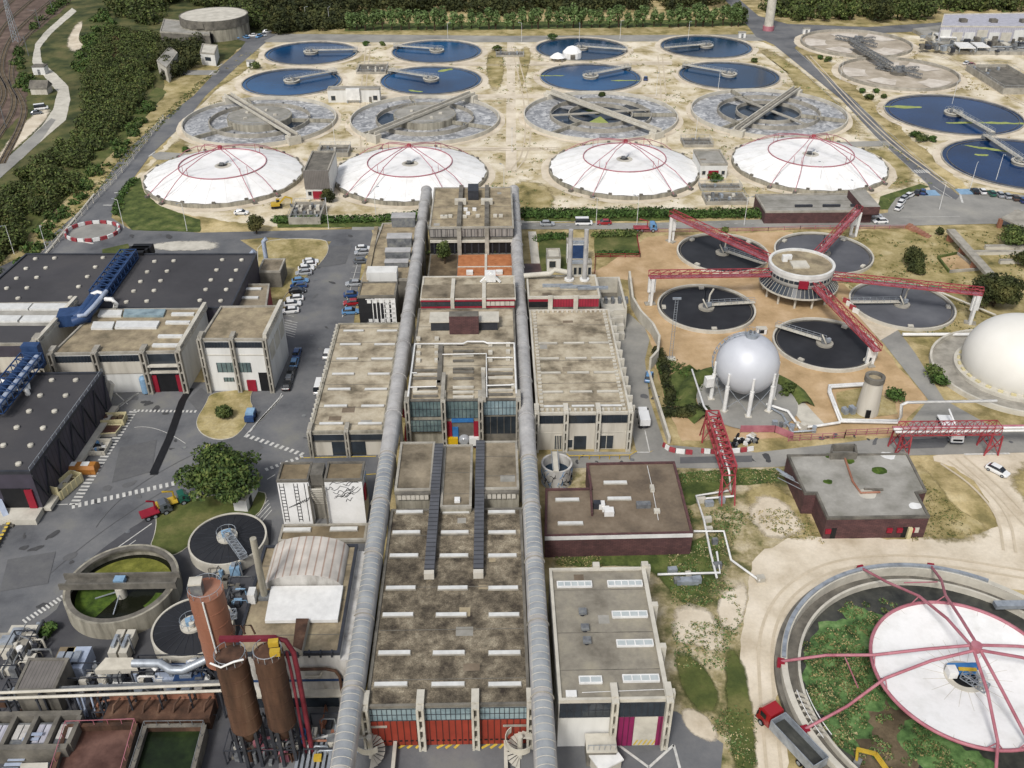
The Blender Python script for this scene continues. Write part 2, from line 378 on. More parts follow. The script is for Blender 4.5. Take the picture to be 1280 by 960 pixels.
    k['panelr'] = ribbed('red_ribbed_doors', '#8a3323', '#4a1a12', .85, 'X', .6)
    k['panelm'] = ribbed('magenta_ribbed_doors', '#7d1a4c', '#4d0f30', .7, 'X', .6)
    k['panelc'] = ribbed('crimson_ribbed_wall', '#8d2033', '#6a1626', .6, 'X', .6)
    k['dirtw'] = nm('dirty_white_wall', ['#8f8b84','#b3b0aa','#c2bfb9'], .6, 10, rough=.8, fine=.1, streak=(1,1,.25))
    k['tubep'] = nm('grey_gallery_sheet', ['#918f8d','#a6a4a1','#b5b3b0'], .4, 9, rough=.5, metal=.05, fine=.1, big=.1)
    k['tubeg'] = nm('gallery_glazing', ['#81858a','#959899','#a5a7a6'], .4, 6, rough=.25, metal=.1, spec=.5)
    for nme, c in dict(cwhite='#d6d6d4', csilver='#989b9e', cblack='#17181b', cgrey='#54585d', cred='#8e1a20', cblue='#1f3f6e', clblue='#5b86ae', cbrown='#4a3a30', cgreen='#23584a', corange='#c0571e', cyellow='#c9a41a').items():
        k[nme] = nm('car_paint_'+nme[1:], [c], .5, 2, rough=.28, spec=.5, coat=.4)
    k['lampw'] = nm('headlamp_glass', ['#c9ccd0'], 1, 2, rough=.1)
    k['lampr'] = nm('tail_lamp_glass', ['#7a0d10'], 1, 2, rough=.2)
    k['ltblue'] = nm('light_blue_panel', ['#6d8ca6','#86a3ba'], .8, 4, rough=.5)
    k['greenp'] = nm('green_pipe_paint', ['#2a7a5a','#35936d'], .8, 4, rough=.5)
    k['mud'] = nm('dark_basin_mud', ['#272826','#343532','#464640','#57564d'], .25, 10, rough=.5, fine=.25)
    k['tread'] = nm('tyre_worn_track', ['#b5a891','#c2b59f'], .3, 8, fine=.15)
    k['stain'] = nm('oil_stain', ['#3f3f40','#4b4b4b'], .8, 8, fine=.2)
    k['apatch'] = nm('asphalt_patch', ['#565658','#636362'], .4, 8, fine=.12)
    k['seam'] = nm('membrane_seam', ['#bdbbb6','#cbc9c4'], .5, 4)
    k['bedl'] = nm('pale_silt', ['#a79d90','#bfb6a9','#cfc8bd'], .2, 9, fine=.12)
    k['maroon'] = nm('maroon_duct_paint', ['#4f1620','#64202b','#742c36'], .5, 6, rough=.5, fine=.1)
    k['olive'] = nm('olive_algae', ['#4a4d1c','#6a6c2c','#86853f'], .4, 9, fine=.4)
    k['wink'] = watermat('ink_blue_water', '#0d2740', '#173b5b', spec=.12, scale=.03)
    k['blackw'] = watermat('black_water', '#14160f', '#1f2117', spec=.2)
    k['roofe'] = nm('pale_felt_roof', ['#6c665b','#868073','#98917f'], .25, 12, fine=.18, big=.15)
    k['paleg'] = nm('pale_glass', ['#9fa6a6','#b6bcba'], .5, 4, rough=.2, spec=.5)
    k['mural'] = nm('black_mural_paint', ['#1c1c1e','#242426'], 1, 4, rough=.8)
    k['iron'] = nm('grey_machinery', ['#4b4d50','#6a6c6e','#84857f'], .8, 7, rough=.6, fine=.15)
    k['soil'] = nm('bare_soil', ['#443a2c','#5b4f3d','#746650'], .3, 10, fine=.35)
    k['leafh'] = nm('hedge_leaves', ['#1c2a0e','#30441a','#46602a','#62733a'], .5, 6, rough=.8, fine=.35)
    k['leafr'] = nm('reddish_scrub', ['#2b2214','#43321f','#5b452c'], .4, 6, rough=.8, fine=.35)
    k['reed'] = nm('basin_weeds', ['#2b3f22','#476336','#5f7d48','#7c9060'], .5, 7, rough=.8, fine=.3)
defm()
# ------------------------------------------------------------------ ground, roads, markings
lvc = {}
def lv(level):
    lvc[level] = lvc.get(level, -1)+1
    return .02*level+.0006*min(lvc[level], 32)
def rough_edge(P, amp, step=1.2, fr=.12):
    out = []
    n = len(P)
    for i in range(n):
        a, b = Vector(P[i]), Vector(P[(i+1) % n]); d = (b-a).length
        k = max(1, min(110, int(d/step)))
        t = (b-a)/max(d, 1e-6); nn = Vector((-t.y, t.x))
        for j in range(k):
            p = a+(b-a)*j/k
            w = noise.noise(Vector((p.x*fr, p.y*fr, 3.3)))+.6*noise.noise(Vector((p.x*fr*3, p.y*fr*3, 9.1)))+.3*noise.noise(Vector((p.x*fr*8, p.y*fr*8, 4.7)))
            q = p+nn*amp*w; out.append((q.x, q.y))
    return out
def smooth(P, it=2):
    for _ in range(it):
        o = []
        for i in range(len(P)):
            a, b = P[i], P[(i+1) % len(P)]
            o += [(a[0]*.75+b[0]*.25, a[1]*.75+b[1]*.25), (a[0]*.25+b[0]*.75, a[1]*.25+b[1]*.75)]
        P = o
    return P
softm = {}
def softmat(m):
    if m not in softm:
        k = K[m].copy(); k.name = K[m].name+'_fading'; nt = k.node_tree; N, L = nt.nodes, nt.links
        at = N.new('ShaderNodeAttribute'); at.attribute_name = 'fade'; geo = N.new('ShaderNodeNewGeometry')
        no = N.new('ShaderNodeTexNoise'); no.inputs['Scale'].default_value = .35; no.inputs['Detail'].default_value = 9; no.inputs['Roughness'].default_value = .7; L.new(geo.outputs['Position'], no.inputs['Vector'])
        ad = N.new('ShaderNodeMath'); ad.operation = 'ADD'; L.new(at.outputs['Fac'], ad.inputs[0]); L.new(no.outputs['Fac'], ad.inputs[1])
        mr = N.new('ShaderNodeMapRange'); mr.inputs[1].default_value = .72; mr.inputs[2].default_value = 1.02; L.new(ad.outputs[0], mr.inputs[0]); L.new(mr.outputs[0], N['Principled BSDF'].inputs['Alpha']); softm[m] = k
    return softm[m]
def soft_patch(name, P, m, z, k=.55):
    c = sum((Vector(p) for p in P), Vector((0,0)))/len(P); n = len(P)
    v = [(c.x+(p[0]-c.x)*1.12, c.y+(p[1]-c.y)*1.12, z) for p in P]+[(c.x+(p[0]-c.x)*(1-k), c.y+(p[1]-c.y)*(1-k), z) for p in P]
    mb = MB().add(v, [(i, (i+1) % n, n+(i+1) % n, n+i) for i in range(n)]+[tuple(range(n, 2*n))], softmat(m))
    if sum(P[i][0]*P[(i+1) % n][1]-P[(i+1) % n][0]*P[i][1] for i in range(n)) < 0: mb.f = [f[::-1] for f in mb.f]
    o = mb.build(name); at = o.data.attributes.new('fade', 'FLOAT', 'POINT'); at.data.foreach_set('value', [0.]*n+[1.]*n); return o
def patch(name, px, m, level, amp=0., sm=0, world=False, kind='structure', label=None):
    if name in ('bare_ground', 'dry_grass') or (name == 'grass' and amp >= 1): return tag(soft_patch(name, smooth(Q(px), 2), m, lv(level)), label, kind=kind)
    P = px if world else Q(px)
    if sm: P = smooth(P, sm)
    if amp: P = rough_edge(P, amp)
    o = MB().poly(P, lv(level), K[m]).build(name)
    return tag(o, label, kind=kind)
g = MB()
for i in range(12):
    for j in range(12):
        s = 4000/12; x, y = -2000+i*s, -500+j*s
        g.add([(x,y,0),(x+s,y,0),(x+s,y+s,0),(x,y+s,0)], [(0,1,2,3)], K['ground'])
tag(g.build('ground'), kind='structure')
# base fields
patch('hillside_ground', [(-200,-60),(330,-60),(330,40),(300,60),(240,110),(150,215),(40,325),(-60,420),(-200,440)], 'wild', 1, 2)
patch('sand_field', [(330,52),(940,50),(985,62),(1200,252),(1110,258),(1090,268),(640,268),(640,283),(340,283),(180,262),(158,240),(235,140),(262,108)], 'sand', 1, 2)
patch('sand_field', [(1000,44),(1120,42),(1340,70),(1340,245),(1208,236)], 'sand', 1, 1.5)
patch('dry_grass_field', [(990,290),(1330,286),(1330,420),(1210,450),(1120,420),(1060,350)], 'straw', 1, 1.5)
patch('gravel_terrace', [(690,330),(748,338),(810,296),(990,290),(1010,320),(1065,365),(1100,430),(1155,500),(1120,545),(850,552),(822,470),(812,420),(785,350),(745,345)], 'tan', 1, .8)
patch('weedy_ground', [(690,585),(985,575),(985,700),(950,700),(925,800),(950,980),(690,980)], 'weedy', 1, 1)
patch('dusty_track', [(960,676),(1060,672),(1165,672),(1246,664),(1248,640),(1205,590),(1155,572),(1200,566),(1400,556),(1400,760),(1140,714),(1060,720),(1002,765),(978,808),(968,850),(985,990),(958,990),(925,860),(930,770),(940,715)], 'sandroad', 2, 1, 1)
patch('dry_grass', [(1140,575),(1160,585),(1200,640),(1246,660),(1235,678),(1150,684),(1130,640)], 'straw', 3, .8)
patch('dry_grass', [(1255,575),(1400,570),(1400,720),(1300,650),(1262,615)], 'straw', 3, .8)
patch('dry_grass', [(985,600),(1035,680),(960,674),(945,660),(920,600)], 'straw', 3, 1.2)
patch('bare_ground', [(955,610),(1000,640),(1010,670),(960,680),(925,640)], 'sandroad', 4, 3)
patch('bare_ground', [(835,772),(850,752),(880,756),(898,772),(912,800),(898,822),(866,806),(838,806)], 'sandroad', 4, 3)
patch('bare_ground', [(900,740),(940,720),(930,790),(905,790),(893,770)], 'sandroad', 4, 2.5)
patch('bare_ground', [(850,880),(890,895),(905,930),(870,925),(848,900)], 'sandroad', 4, 2)
patch('grass', [(690,690),(760,684),(862,678),(900,660),(925,690),(900,760),(850,760),(810,705),(690,712)], 'green', 2, 1, 0)
patch('grass', [(838,810),(862,808),(895,850),(905,890),(880,900),(850,870)], 'lawn', 5, 2)
patch('grass', [(905,800),(925,800),(945,900),(948,985),(915,985),(905,880)], 'lawn', 5, 2)
patch('grass', [(848,590),(962,586),(972,600),(960,606),(900,608),(850,640),(835,600)], 'green', 4, .5, 1)
# asphalt yards and roads
patch('asphalt_yard', [(-80,1000),(-80,560),(110,478),(330,478),(338,420),(350,398),(398,326),(414,302),(336,297),(300,300),(330,320),(320,345),(-40,352),(44,313),(115,250),(146,248),(139,272),(161,286),(250,291),(464,286),(468,300),(452,330),(440,420),(520,430),(460,660),(420,990)], 'asph', 3)
patch('dark_asphalt', [(-80,1000),(-80,815),(20,800),(70,762),(100,705),(180,650),(260,650),(340,650),(350,1000)], 'asphd', 4, .5)
patch('asphalt_yard', [(420,1000),(440,880),(700,880),(845,890),(905,930),(900,1000)], 'asph', 3, .3)
patch('road', [(110,256),(154,193),(194,156),(242,120),(276,83),(300,62),(312,46),(336,50),(296,84),(257,120),(229,156),(188,194),(150,246)], 'asph', 4)
patch('road', [(312,42),(640,45),(960,43),(962,51),(640,53),(333,53)], 'asphl', 4)
patch('road', [(945,46),(925,20),(900,-6),(918,-6),(948,20),(985,30),(1085,34),(1180,28),(1180,38),(1090,42),(1010,44),(993,60),(1070,127),(1115,173),(1198,244),(1240,254),(1290,272),(1320,300),(1240,278),(1175,264),(1160,231),(1094,170),(1052,125),(967,56)], 'asph', 4)
patch('road', [(440,282),(654,279),(813,279),(970,274),(1089,269),(1110,266),(1110,258),(1122,246),(1140,238),(1168,240),(1195,250),(1208,236),(1400,258),(1400,296),(1240,280),(1115,283),(970,285),(813,287),(654,287),(440,288)], 'asphl', 5)
patch('road', [(690,564),(813,566),(828,556),(945,566),(1123,546),(1280,538),(1400,536),(1400,560),(1280,566),(1130,570),(970,584),(880,586),(800,584),(690,586)], 'asphl', 4)
patch('service_yard', [(762,400),(786,392),(806,410),(812,425),(806,450),(812,500),(832,560),(796,568),(775,470)], 'asphl', 5)
patch('road', [(1100,424),(1120,410),(1144,442),(1180,500),(1260,545),(1120,550),(1160,500)], 'asphl', 5)
patch('path', [(1052,372),(1066,374),(1124,412),(1100,426)], 'sandroad', 6)
patch('side_path', [(188,194),(200,190),(245,193),(250,200),(196,200)], 'asphl', 5)
patch('side_path', [(1045,178),(1110,176),(1114,183),(1048,184)], 'asphl', 5)
patch('side_path', [(205,88),(275,88),(270,94),(205,94)], 'asphl', 5)
patch('concrete_path', [(634,52),(643,52),(646,215),(632,215)], 'sandroad', 2)
patch('concrete_path', [(430,183),(690,184),(690,188),(430,187)], 'sandroad', 2)
patch('concrete_path', [(470,78),(840,76),(840,81),(470,83)], 'sandroad', 2)
patch('concrete_path', [(470,118),(850,118),(850,123),(470,123)], 'sandroad', 2)
patch('concrete_path', [(440,276),(655,276),(990,266),(990,269),(655,279)], 'concl', 6)
# grass in the tank field
for P in [[(140,262),(150,238),(175,222),(180,240),(200,258),(250,275),(250,290),(165,288)],]:
    patch('grass', P, 'green', 5, .3)
patch('grass', [(345,270),(460,276),(520,268),(526,282),(470,284),(347,285)], 'green', 5, .3)
patch('grass', [(655,263),(800,262),(925,264),(950,270),(800,277),(655,277)], 'green', 6, .4)
patch('grass', [(1100,246),(1150,230),(1162,234),(1140,240),(1120,248),(1110,262),(1096,262)], 'green', 6, .2)
patch('dry_grass', [(160,238),(232,160),(240,190),(200,205),(180,225),(178,245)], 'straw', 2, .8)
patch('dry_grass', [(245,120),(300,62),(330,56),(325,75),(300,95),(265,115),(235,150)], 'straw', 2, .8)
patch('dry_grass', [(940,60),(965,58),(1050,126),(1092,172),(1060,175),(1060,150),(1000,120),(975,80)], 'straw', 2, .8)
patch('dry_grass', [(1060,184),(1116,180),(1158,230),(1100,245),(1110,210)], 'straw', 2, .8)
patch('dry_grass', [(648,55),(668,58),(655,110),(648,115)], 'straw', 2, 1)
patch('dry_grass', [(606,62),(632,58),(630,115),(608,115)], 'straw', 2, 1)
patch('dry_grass', [(640,220),(690,230),(700,262),(655,268),(642,260)], 'straw', 2, 1.5)
patch('grass_verge', [(330,38),(640,34),(930,30),(960,44),(640,46),(330,43)], 'straw', 2, .8)
patch('grass_verge', [(430,30),(920,24),(935,32),(640,37),(430,39)], 'green', 3, .8)
patch('grass_verge', [(960,24),(1050,26),(1180,22),(1180,28),(1085,34),(985,30)], 'straw', 5, .8)
patch('grass_verge', [(242,120),(276,83),(262,80),(205,86),(205,120),(160,170),(100,232),(30,300),(-40,372),(-40,400),(44,316),(115,250),(154,193),(194,156)], 'straw', 2, .5)
patch('grass_verge', [(160,172),(208,116),(196,108),(165,142),(60,240),(-40,340),(-40,368),(30,298),(100,231)], 'lawn', 3, .6)
# islands on the left yard
isl = [0]
def island(px, m, label=None, sm=1):
    isl[0] += 1; e = .004*isl[0]
    P = smooth(Q(px), 2) if sm else Q(px)
    mb = MB().prism(P, .0, .2+e, K["concl"], cap=False)
    c = sum((Vector(p) for p in P), Vector((0,0)))/len(P)
    mb2 = MB().poly([(c.x+(p[0]-c.x)*.985, c.y+(p[1]-c.y)*.985) for p in P], .21+e, K[m])
    a = MB().poly(P, .2+e, K['concl']); a.v = a.v; 
    mb.add(a.v, a.f, K['concl'])
    o = mb.build('kerb_island'); tag(o, kind='structure'); o2 = mb2.build('island_grass'); tag(o2, kind='structure')
    return o
island([(262,492),(300,488),(318,484),(312,500),(318,512),(300,545),(276,552),(252,545),(243,528),(258,505)], 'straw')
island([(322,300),(405,298),(412,308),(408,322),(385,345),(352,372),(348,395),(330,400),(325,360),(322,330)], 'straw')
island([(340,400),(348,395),(352,384),(344,370),(338,372)], 'straw', sm=0)
island([(195,640),(230,625),(330,612),(335,625),(320,650),(250,672),(215,700),(185,690),(195,665)], 'lawn')
patch('grass', [(130,330),(165,318),(160,305),(128,312)], 'lawn', 6, .2)
patch('bare_ground', [(185,315),(185,302),(280,300),(276,314)], 'concl', 6, .5)
# left track
patch('track', [(0,208),(52,158),(66,138),(72,115),(52,92),(40,78),(44,55),(58,38),(90,10),(96,14),(64,42),(50,60),(52,78),(70,92),(85,108),(88,125),(82,150),(50,178),(-10,232)], 'concl', 4, .2)
patch('track', [(-10,232),(50,178),(70,150),(64,148),(40,170),(-10,215)], 'asphl', 5, .2)
patch('bare_ground', [(0,186),(40,142),(62,132),(66,140),(50,160),(-10,212)], 'sandroad', 5, .5)
patch('bare_ground', [(80,55),(96,26),(106,26),(96,50),(110,62),(90,68)], 'sandroad', 4, .8)
patch('railway_ballast', [(-120,-40),(110,-40),(86,5),(45,40),(22,55),(20,85),(36,112),(30,140),(-30,200),(-160,240)], 'ballast', 2, 1.2)
patch('parking_bay_ground', [(292,48),(335,40),(345,44),(320,56)], 'asph', 6)
# ---- painted markings
mk = MB(); zc = [.135]
def pl(a, b, w=.15, m='line', mb=None):
    (mb or mk).strip([U2(*a), U2(*b)], w, .142, K[m])
def dashes(a, b, n, w, duty=.5, m='line', mb=None):
    A, B = Vector(U2(*a)), Vector(U2(*b))
    for i in range(n):
        (mb or mk).strip([A+(B-A)*(i/n), A+(B-A)*((i+duty)/n)], w, .142, K[m])
dashes((90,634),(222,604), 17, 1.3)
dashes((92,632),(168,513), 30, 1.6)
dashes((167,514),(248,515), 16, .8)
dashes((308,545),(382,570), 12, 1.1)
dashes((332,588),(382,570), 8, .9)
dashes((30,778),(82,745), 11, 1.1)
dashes((-20,815),(25,790), 9, 1.2)
pl((136,693),(190,655), .2); pl((150,690),(170,676), .15); pl((58,632),(85,631), .2)
for i in range(8): pl((142+i*4,512-i*2.4),(158+i*2.2,500-i*1.2), .2)
pl((146,512),(172,493), .2); pl((160,506),(145,492),.2)
for i in range(9): pl((312+i*4.2,541-i*4.5),(330+i*3,520-i*3.2), .2)
pl((305,547),(350,497), .2); pl((350,497),(352,492), .15)
for i in range(7): pl((354,400+i*3),(372-i*.6,404+i*3), .14)
for i in range(13):
    t = i/12; pl((382-27*t,330+70*t),(392-27*t,331+71*t), .13)
for i in range(9):
    t = i/8; pl((446-14*t,310+62*t),(455-10*t,310+62*t), .13)
pl((428,397),(447,330), .15)
for a, b in [((129,257),(146,257)),((143,241.5),(160,241.5)),((186,196),(194,190)),((262,94),(266,90)),((272,84),(278,80))]: pl(a, b, .5)
dashes((970,279.5),(1100,276), 14, .12, .4); dashes((655,283),(970,279.5), 30, .12, .4)
dashes((1141,215),(1162,214.5), 7, 3.0, .55)
pl((1166,233),(1190,248), .2); pl((1198,236),(1203,254), .6); pl((1125,272),(1200,271), .15)
pl((968,58),(1160,231), .12); pl((995,63),(1200,244), .12)
pl((1150,541.5),(1192,541), .5); pl((1205,568.5),(1262,567.5), .5); pl((806,538),(812,566), .2); pl((796,566),(812,566), .3)
pl((770,930),(811,960), .35); pl((811,960),(842,932), .35); pl((842,932),(850,962), .35)
for k, (a, b) in enumerate([(498,536),(546,574),(602,632)]):
    for i in range(3): pl((a+i*11,936),(a+10+i*9,930.5), .35, 'yline')
pl((375,573),(470,571), .2, 'yline'); pl((455,594),(470,593), .2, 'yline'); pl((334,600),(344,594),.15)
for i in range(5): pl((316+i*3,640+i*3),(334+i*1.5,622+i*4), .15)
tag(mk.build('road_markings'), kind='structure')
dp = MB(); dp.strip([U2(238,486),U2(228,502),U2(212,548),U2(192,592)], 1.5, .146, K['black']); dp.strip([U2(188,592.5),U2(198,592)], .9, .1465, K['black'])
tag(dp.build('tar_repair'), kind='structure')

# worn ground: patches, stains, wheel tracks, drain covers
wn = MB()
def wblob(px, py, rx, ry, m, z, rot=0):
    q = U(px, py); P = [(q.x+rx*math.cos(u)*math.cos(rot)-ry*math.sin(u)*math.sin(rot), q.y+rx*math.cos(u)*math.sin(rot)+ry*math.sin(u)*math.cos(rot)) for u in [2*PI*i/16 for i in range(16)]]
    wn.poly(rough_edge(P, .5, .6, .5), z, K[m])
zz = .1262
for (x0, y0, x1, y1, n) in ((100,490,240,700,22),(20,660,90,760,10),(350,330,440,560,16),(60,292,440,300,8),(700,568,960,580,8),(960,545,1270,560,10),(800,420,825,550,6),(1020,80,1190,240,5)):
    for k in range(n): zz += .00004; wblob(random.uniform(x0,x1), random.uniform(y0,y1), random.uniform(.3,1.6), random.uniform(.2,.8), random.choice(['stain','stain','apatch']), zz, random.random()*3)
for (P) in ([(252,485),(330,560),(300,575),(235,500)],[(150,560),(196,550),(190,590),(140,604)],[(400,310),(440,306),(432,330),(395,335)],[(1130,550),(1190,548),(1180,560),(1120,562)],[(850,572),(940,570),(940,578),(850,580)],[(10,700),(70,690),(60,730),(0,740)],[(130,480),(230,478),(232,488),(128,490)]): zz += .0002; wn.poly(Q(P), zz, K['apatch'])
tag(wn.build('asphalt_repairs'), kind='structure')
wt = MB()
def track(px, m, w, gap, z):
    P = [Vector(p) for p in Q(px)]
    for _ in range(3):
        o = [P[0]]
        for i in range(len(P)-1): o += [P[i]*.75+P[i+1]*.25, P[i]*.25+P[i+1]*.75]
        P = o+[P[-1]]
    for s in (-gap/2, gap/2):
        R = []
        for i, p in enumerate(P):
            t = (P[min(i+1,len(P)-1)]-P[max(i-1,0)]).normalized(); R.append(p+Vector((-t.y,t.x))*s)
        wt.strip(R, w, z, K[m])
for i, (px, w) in enumerate([([(970,985),(958,870),(955,790),(985,735),(1050,702),(1160,698),(1290,720)],.45),([(1180,578),(1220,605),(1255,645),(1262,690)],.45),([(1200,572),(1245,610),(1290,660)],.4),([(640,215),(660,190),(660,130),(642,60)],.5),([(430,186),(560,188),(700,186)],.5),([(470,80),(640,82),(840,79)],.5),([(1010,70),(1100,170),(1190,235)],.5),([(1140,60),(1195,75),(1240,110),(1290,135)],.6),([(830,190),(830,120),(825,70)],.5),([(455,190),(452,130),(460,60)],.5)]): track(px, 'tread', w, 1.9, .1205+.0005*i)
tag(wt.build('wheel_tracks'), kind='structure')
wa = MB()
for px in ([(232,555),(195,530),(168,535)],[(120,660),(150,610),(260,560)],[(60,720),(150,640),(250,590)]):
    P = [Vector(p) for p in Q(px)]
    P = [P[0]*(1-u)**2+P[1]*2*u*(1-u)+P[2]*u*u for u in [i/12 for i in range(13)]]; wa.strip(P, .12, .1405, K['line' if px[0][0] > 200 else 'apatch'])
tag(wa.build('tyre_marks'), kind='structure')
for k, (px, py) in enumerate([(250,566),(408,470),(400,500),(230,560),(110,700),(380,520),(160,665),(122,735),(790,575),(900,578),(395,350),(390,420)]):
    q = U(px, py); tag(MB().cyl(q.x, q.y, .0, .139, .45, K['iron'], 16).build('drain_cover'), kind='structure')
# ------------------------------------------------------------------ tanks
def rail(mb, cx, cy, z, r, m, n=48, h=1.0, posts=True, a0=0, a1=2*PI):
    P = [(cx+r*math.cos(a0+(a1-a0)*i/n), cy+r*math.sin(a0+(a1-a0)*i/n)) for i in range(n+1)]
    mb.tube([(x, y, z+h) for x, y in P], .05, m, 4, False)
    if posts:
        for x, y in P[:-1:2]: mb.bar((x, y, z), (x, y, z+h), .06, .06, m)
def lattice(mb, p, q, w, h, m, n, ch=.14, br=.08, top=True):
    """box truss between p and q: chords, uprights, diagonals"""
    p, q = Vector(p), Vector(q); t = (q-p).normalized(); s = t.cross(Vector((0,0,1))).normalized()*w/2; u = Vector((0,0,h))
    C = [(s*-1), s, s+u, s*-1+u]
    for c in C: mb.bar(p+c, q+c, ch, ch, m)
    for i in range(n+1):
        b = p+(q-p)*i/n
        for k in range(4): mb.bar(b+C[k], b+C[(k+1) % 4], br, br, m)
        if i < n:
            b2 = p+(q-p)*(i+1)/n
            mb.bar(b+C[1], b2+C[2], br, br, m); mb.bar(b+C[0], b2+C[3], br, br, m)
            mb.bar(b+C[2], b2+C[3], br, br, m); mb.bar(b+C[0], b2+C[1], br, br, m)
CIRC = []
def pale_apron(cx, cy, R, w=2.5):
    CIRC.append((cx, cy, R+.8))
    P = [(cx+(R+w)*math.cos(2*PI*i/60), cy+(R+w)*math.sin(2*PI*i/60)) for i in range(60)]
    tag(MB().poly(rough_edge(P, .5), lv(4), K['sandroad']).build('gravel_apron'), kind='structure')
def clarifier(spec, wm, ba, label, group, bl=1.0, scum=(), pier=3.1):
    cx, cy, R = circ(*spec)
    t = T('settling_tank', label, 'settling tank', (cx, cy), group)
    MB().ring(cx, cy, 0, .45, R-.45, R, K['conc'], 80).build('rim_wall', t)
    pale_apron(cx, cy, R)
    w = MB().disc(cx, cy, .12, R-.45, K[wm], 80).build('water', t)
    MB().ring(cx, cy, .12, .3, R-2.0, R-1.85, K['concd'], 80).build('weir', t)
    # centre pier
    pr = MB().cyl(cx, cy, .12, .9, pier, K['conc'], 28); pr.cyl(cx, cy, .9, 1.15, pier+.25, K['concl'], 28); pr.ring(cx, cy, 1.15, 1.3, pier-.9, pier-.7, K['dsteel'], 24)
    rail(pr, cx, cy, 1.15, pier+.1, K['steel'], 20)
    for k in range(3):
        a = ba+1+k*2; pr.box(cx+1.3*math.cos(a)-.4, cy+1.3*math.sin(a)-.4, 1.15, cx+1.3*math.cos(a)+.4, cy+1.3*math.sin(a)+.4, 2.1, K['iron'])
    pr.build('centre_pier', t)
    # revolving bridge
    b = MB(); e = (cx+(R+.1)*bl*math.cos(ba), cy+(R+.1)*bl*math.sin(ba)); s = (cx-2.2*math.cos(ba), cy-2.2*math.sin(ba))
    z = 1.55; dv = Vector((math.cos(ba), math.sin(ba), 0)); sv = Vector((-dv.y, dv.x, 0))
    b.bar((s[0], s[1], z), (e[0], e[1], z), 1.9, .25, K['concl'])
    for k in (-1, 1):
        for hh in (.55, 1.05):
            b.bar(Vector((s[0], s[1], z+hh))+sv*.9*k, Vector((e[0], e[1], z+hh))+sv*.9*k, .09, .09, K['steel'])
        for i in range(13):
            p = Vector((s[0]+(e[0]-s[0])*i/12, s[1]+(e[1]-s[1])*i/12, z))+sv*.9*k
            b.bar(p, p+Vector((0,0,1.05)), .08, .08, K['steel'])
    br = b.build('scraper_bridge', t)
    ec = MB().obox((e[0]-1.0*dv.x, e[1]-1.0*dv.y, .45), 1.8, 2.6, 1.0, ba, K['iron']).build('drive_carriage', br)
    for i, (px, py, ln, wd, a) in enumerate(scum):
        c = U2(px, py)
        P = [(c[0]+math.cos(u)*ln*math.cos(a)-math.sin(u)*wd*math.sin(a), c[1]+math.cos(u)*ln*math.sin(a)+math.sin(u)*wd*math.cos(a)) for u in [2*PI*k/24 for k in range(24)]]
        MB().poly(rough_edge(P, .8, 1.0, .4), .14+.005*i, K['scum']).build('floating_scum', t)
    return t
def aim(px1, py1, px2, py2):
    a, b = Vector(U2(px1, py1)), Vector(U2(px2, py2)); d = b-a; return math.atan2(d.y, d.x)
G = 'round settling tanks with revolving bridges in the far field'
clarifier((330,448,53,82), 'wblue', aim(388,67,440,66), 'round blue settling tank at the left end of the far row', G)
clarifier((487,605,51.5,79.5), 'wblue', aim(545,66,492,62), 'round blue settling tank second from left in the far row, bridge pointing left', G)
clarifier((667,786,48,76.5), 'wink', aim(724,60,778,64), 'round dark blue settling tank third from left in the far row', G)
clarifier((823,942,45.5,73.5), 'wink', aim(882,59,828,64), 'round dark blue settling tank at the right end of the far row', G)
clarifier((298,432,87.5,120), 'wblue', aim(366,103,425,92), 'round blue settling tank at the left end of the second row, beside the white shed', G)
clarifier((473,605,84,119), 'wblue', aim(540,100,480,90), 'round blue settling tank with yellow scum patches, second from left in the second row', G, scum=[(557,88,4,1.4,.6),(518,114,3.5,1.1,-.4)])
clarifier((671,805,81,115), 'wblue', aim(736,97,795,85), 'round blue settling tank third from left in the second row, bridge pointing right', G, scum=[(690,95,6,.5,0),(782,101,6,.6,0)])
clarifier((844,978,79,112), 'wink', aim(910,94,852,84), 'round dark blue settling tank at the right end of the second row', G)
clarifier((1100,1282,121,168), 'wdeep', aim(1183,142,1252,181), 'large round navy settling tank with pale scum streaks beside the diagonal road', 'navy settling tanks on the right', scum=[(1128,134,7,1.6,-.05),(1240,154,13,1.1,-.1),(1200,154,5,.7,0)])
clarifier((1173,1380,176,238), 'wdeep', aim(1278,199,1232,168), 'large round navy settling tank cut by the right edge above the parked cars', 'navy settling tanks on the right', scum=[(1232,186,8,1.0,-.5),(1226,194,2.5,.8,0)])
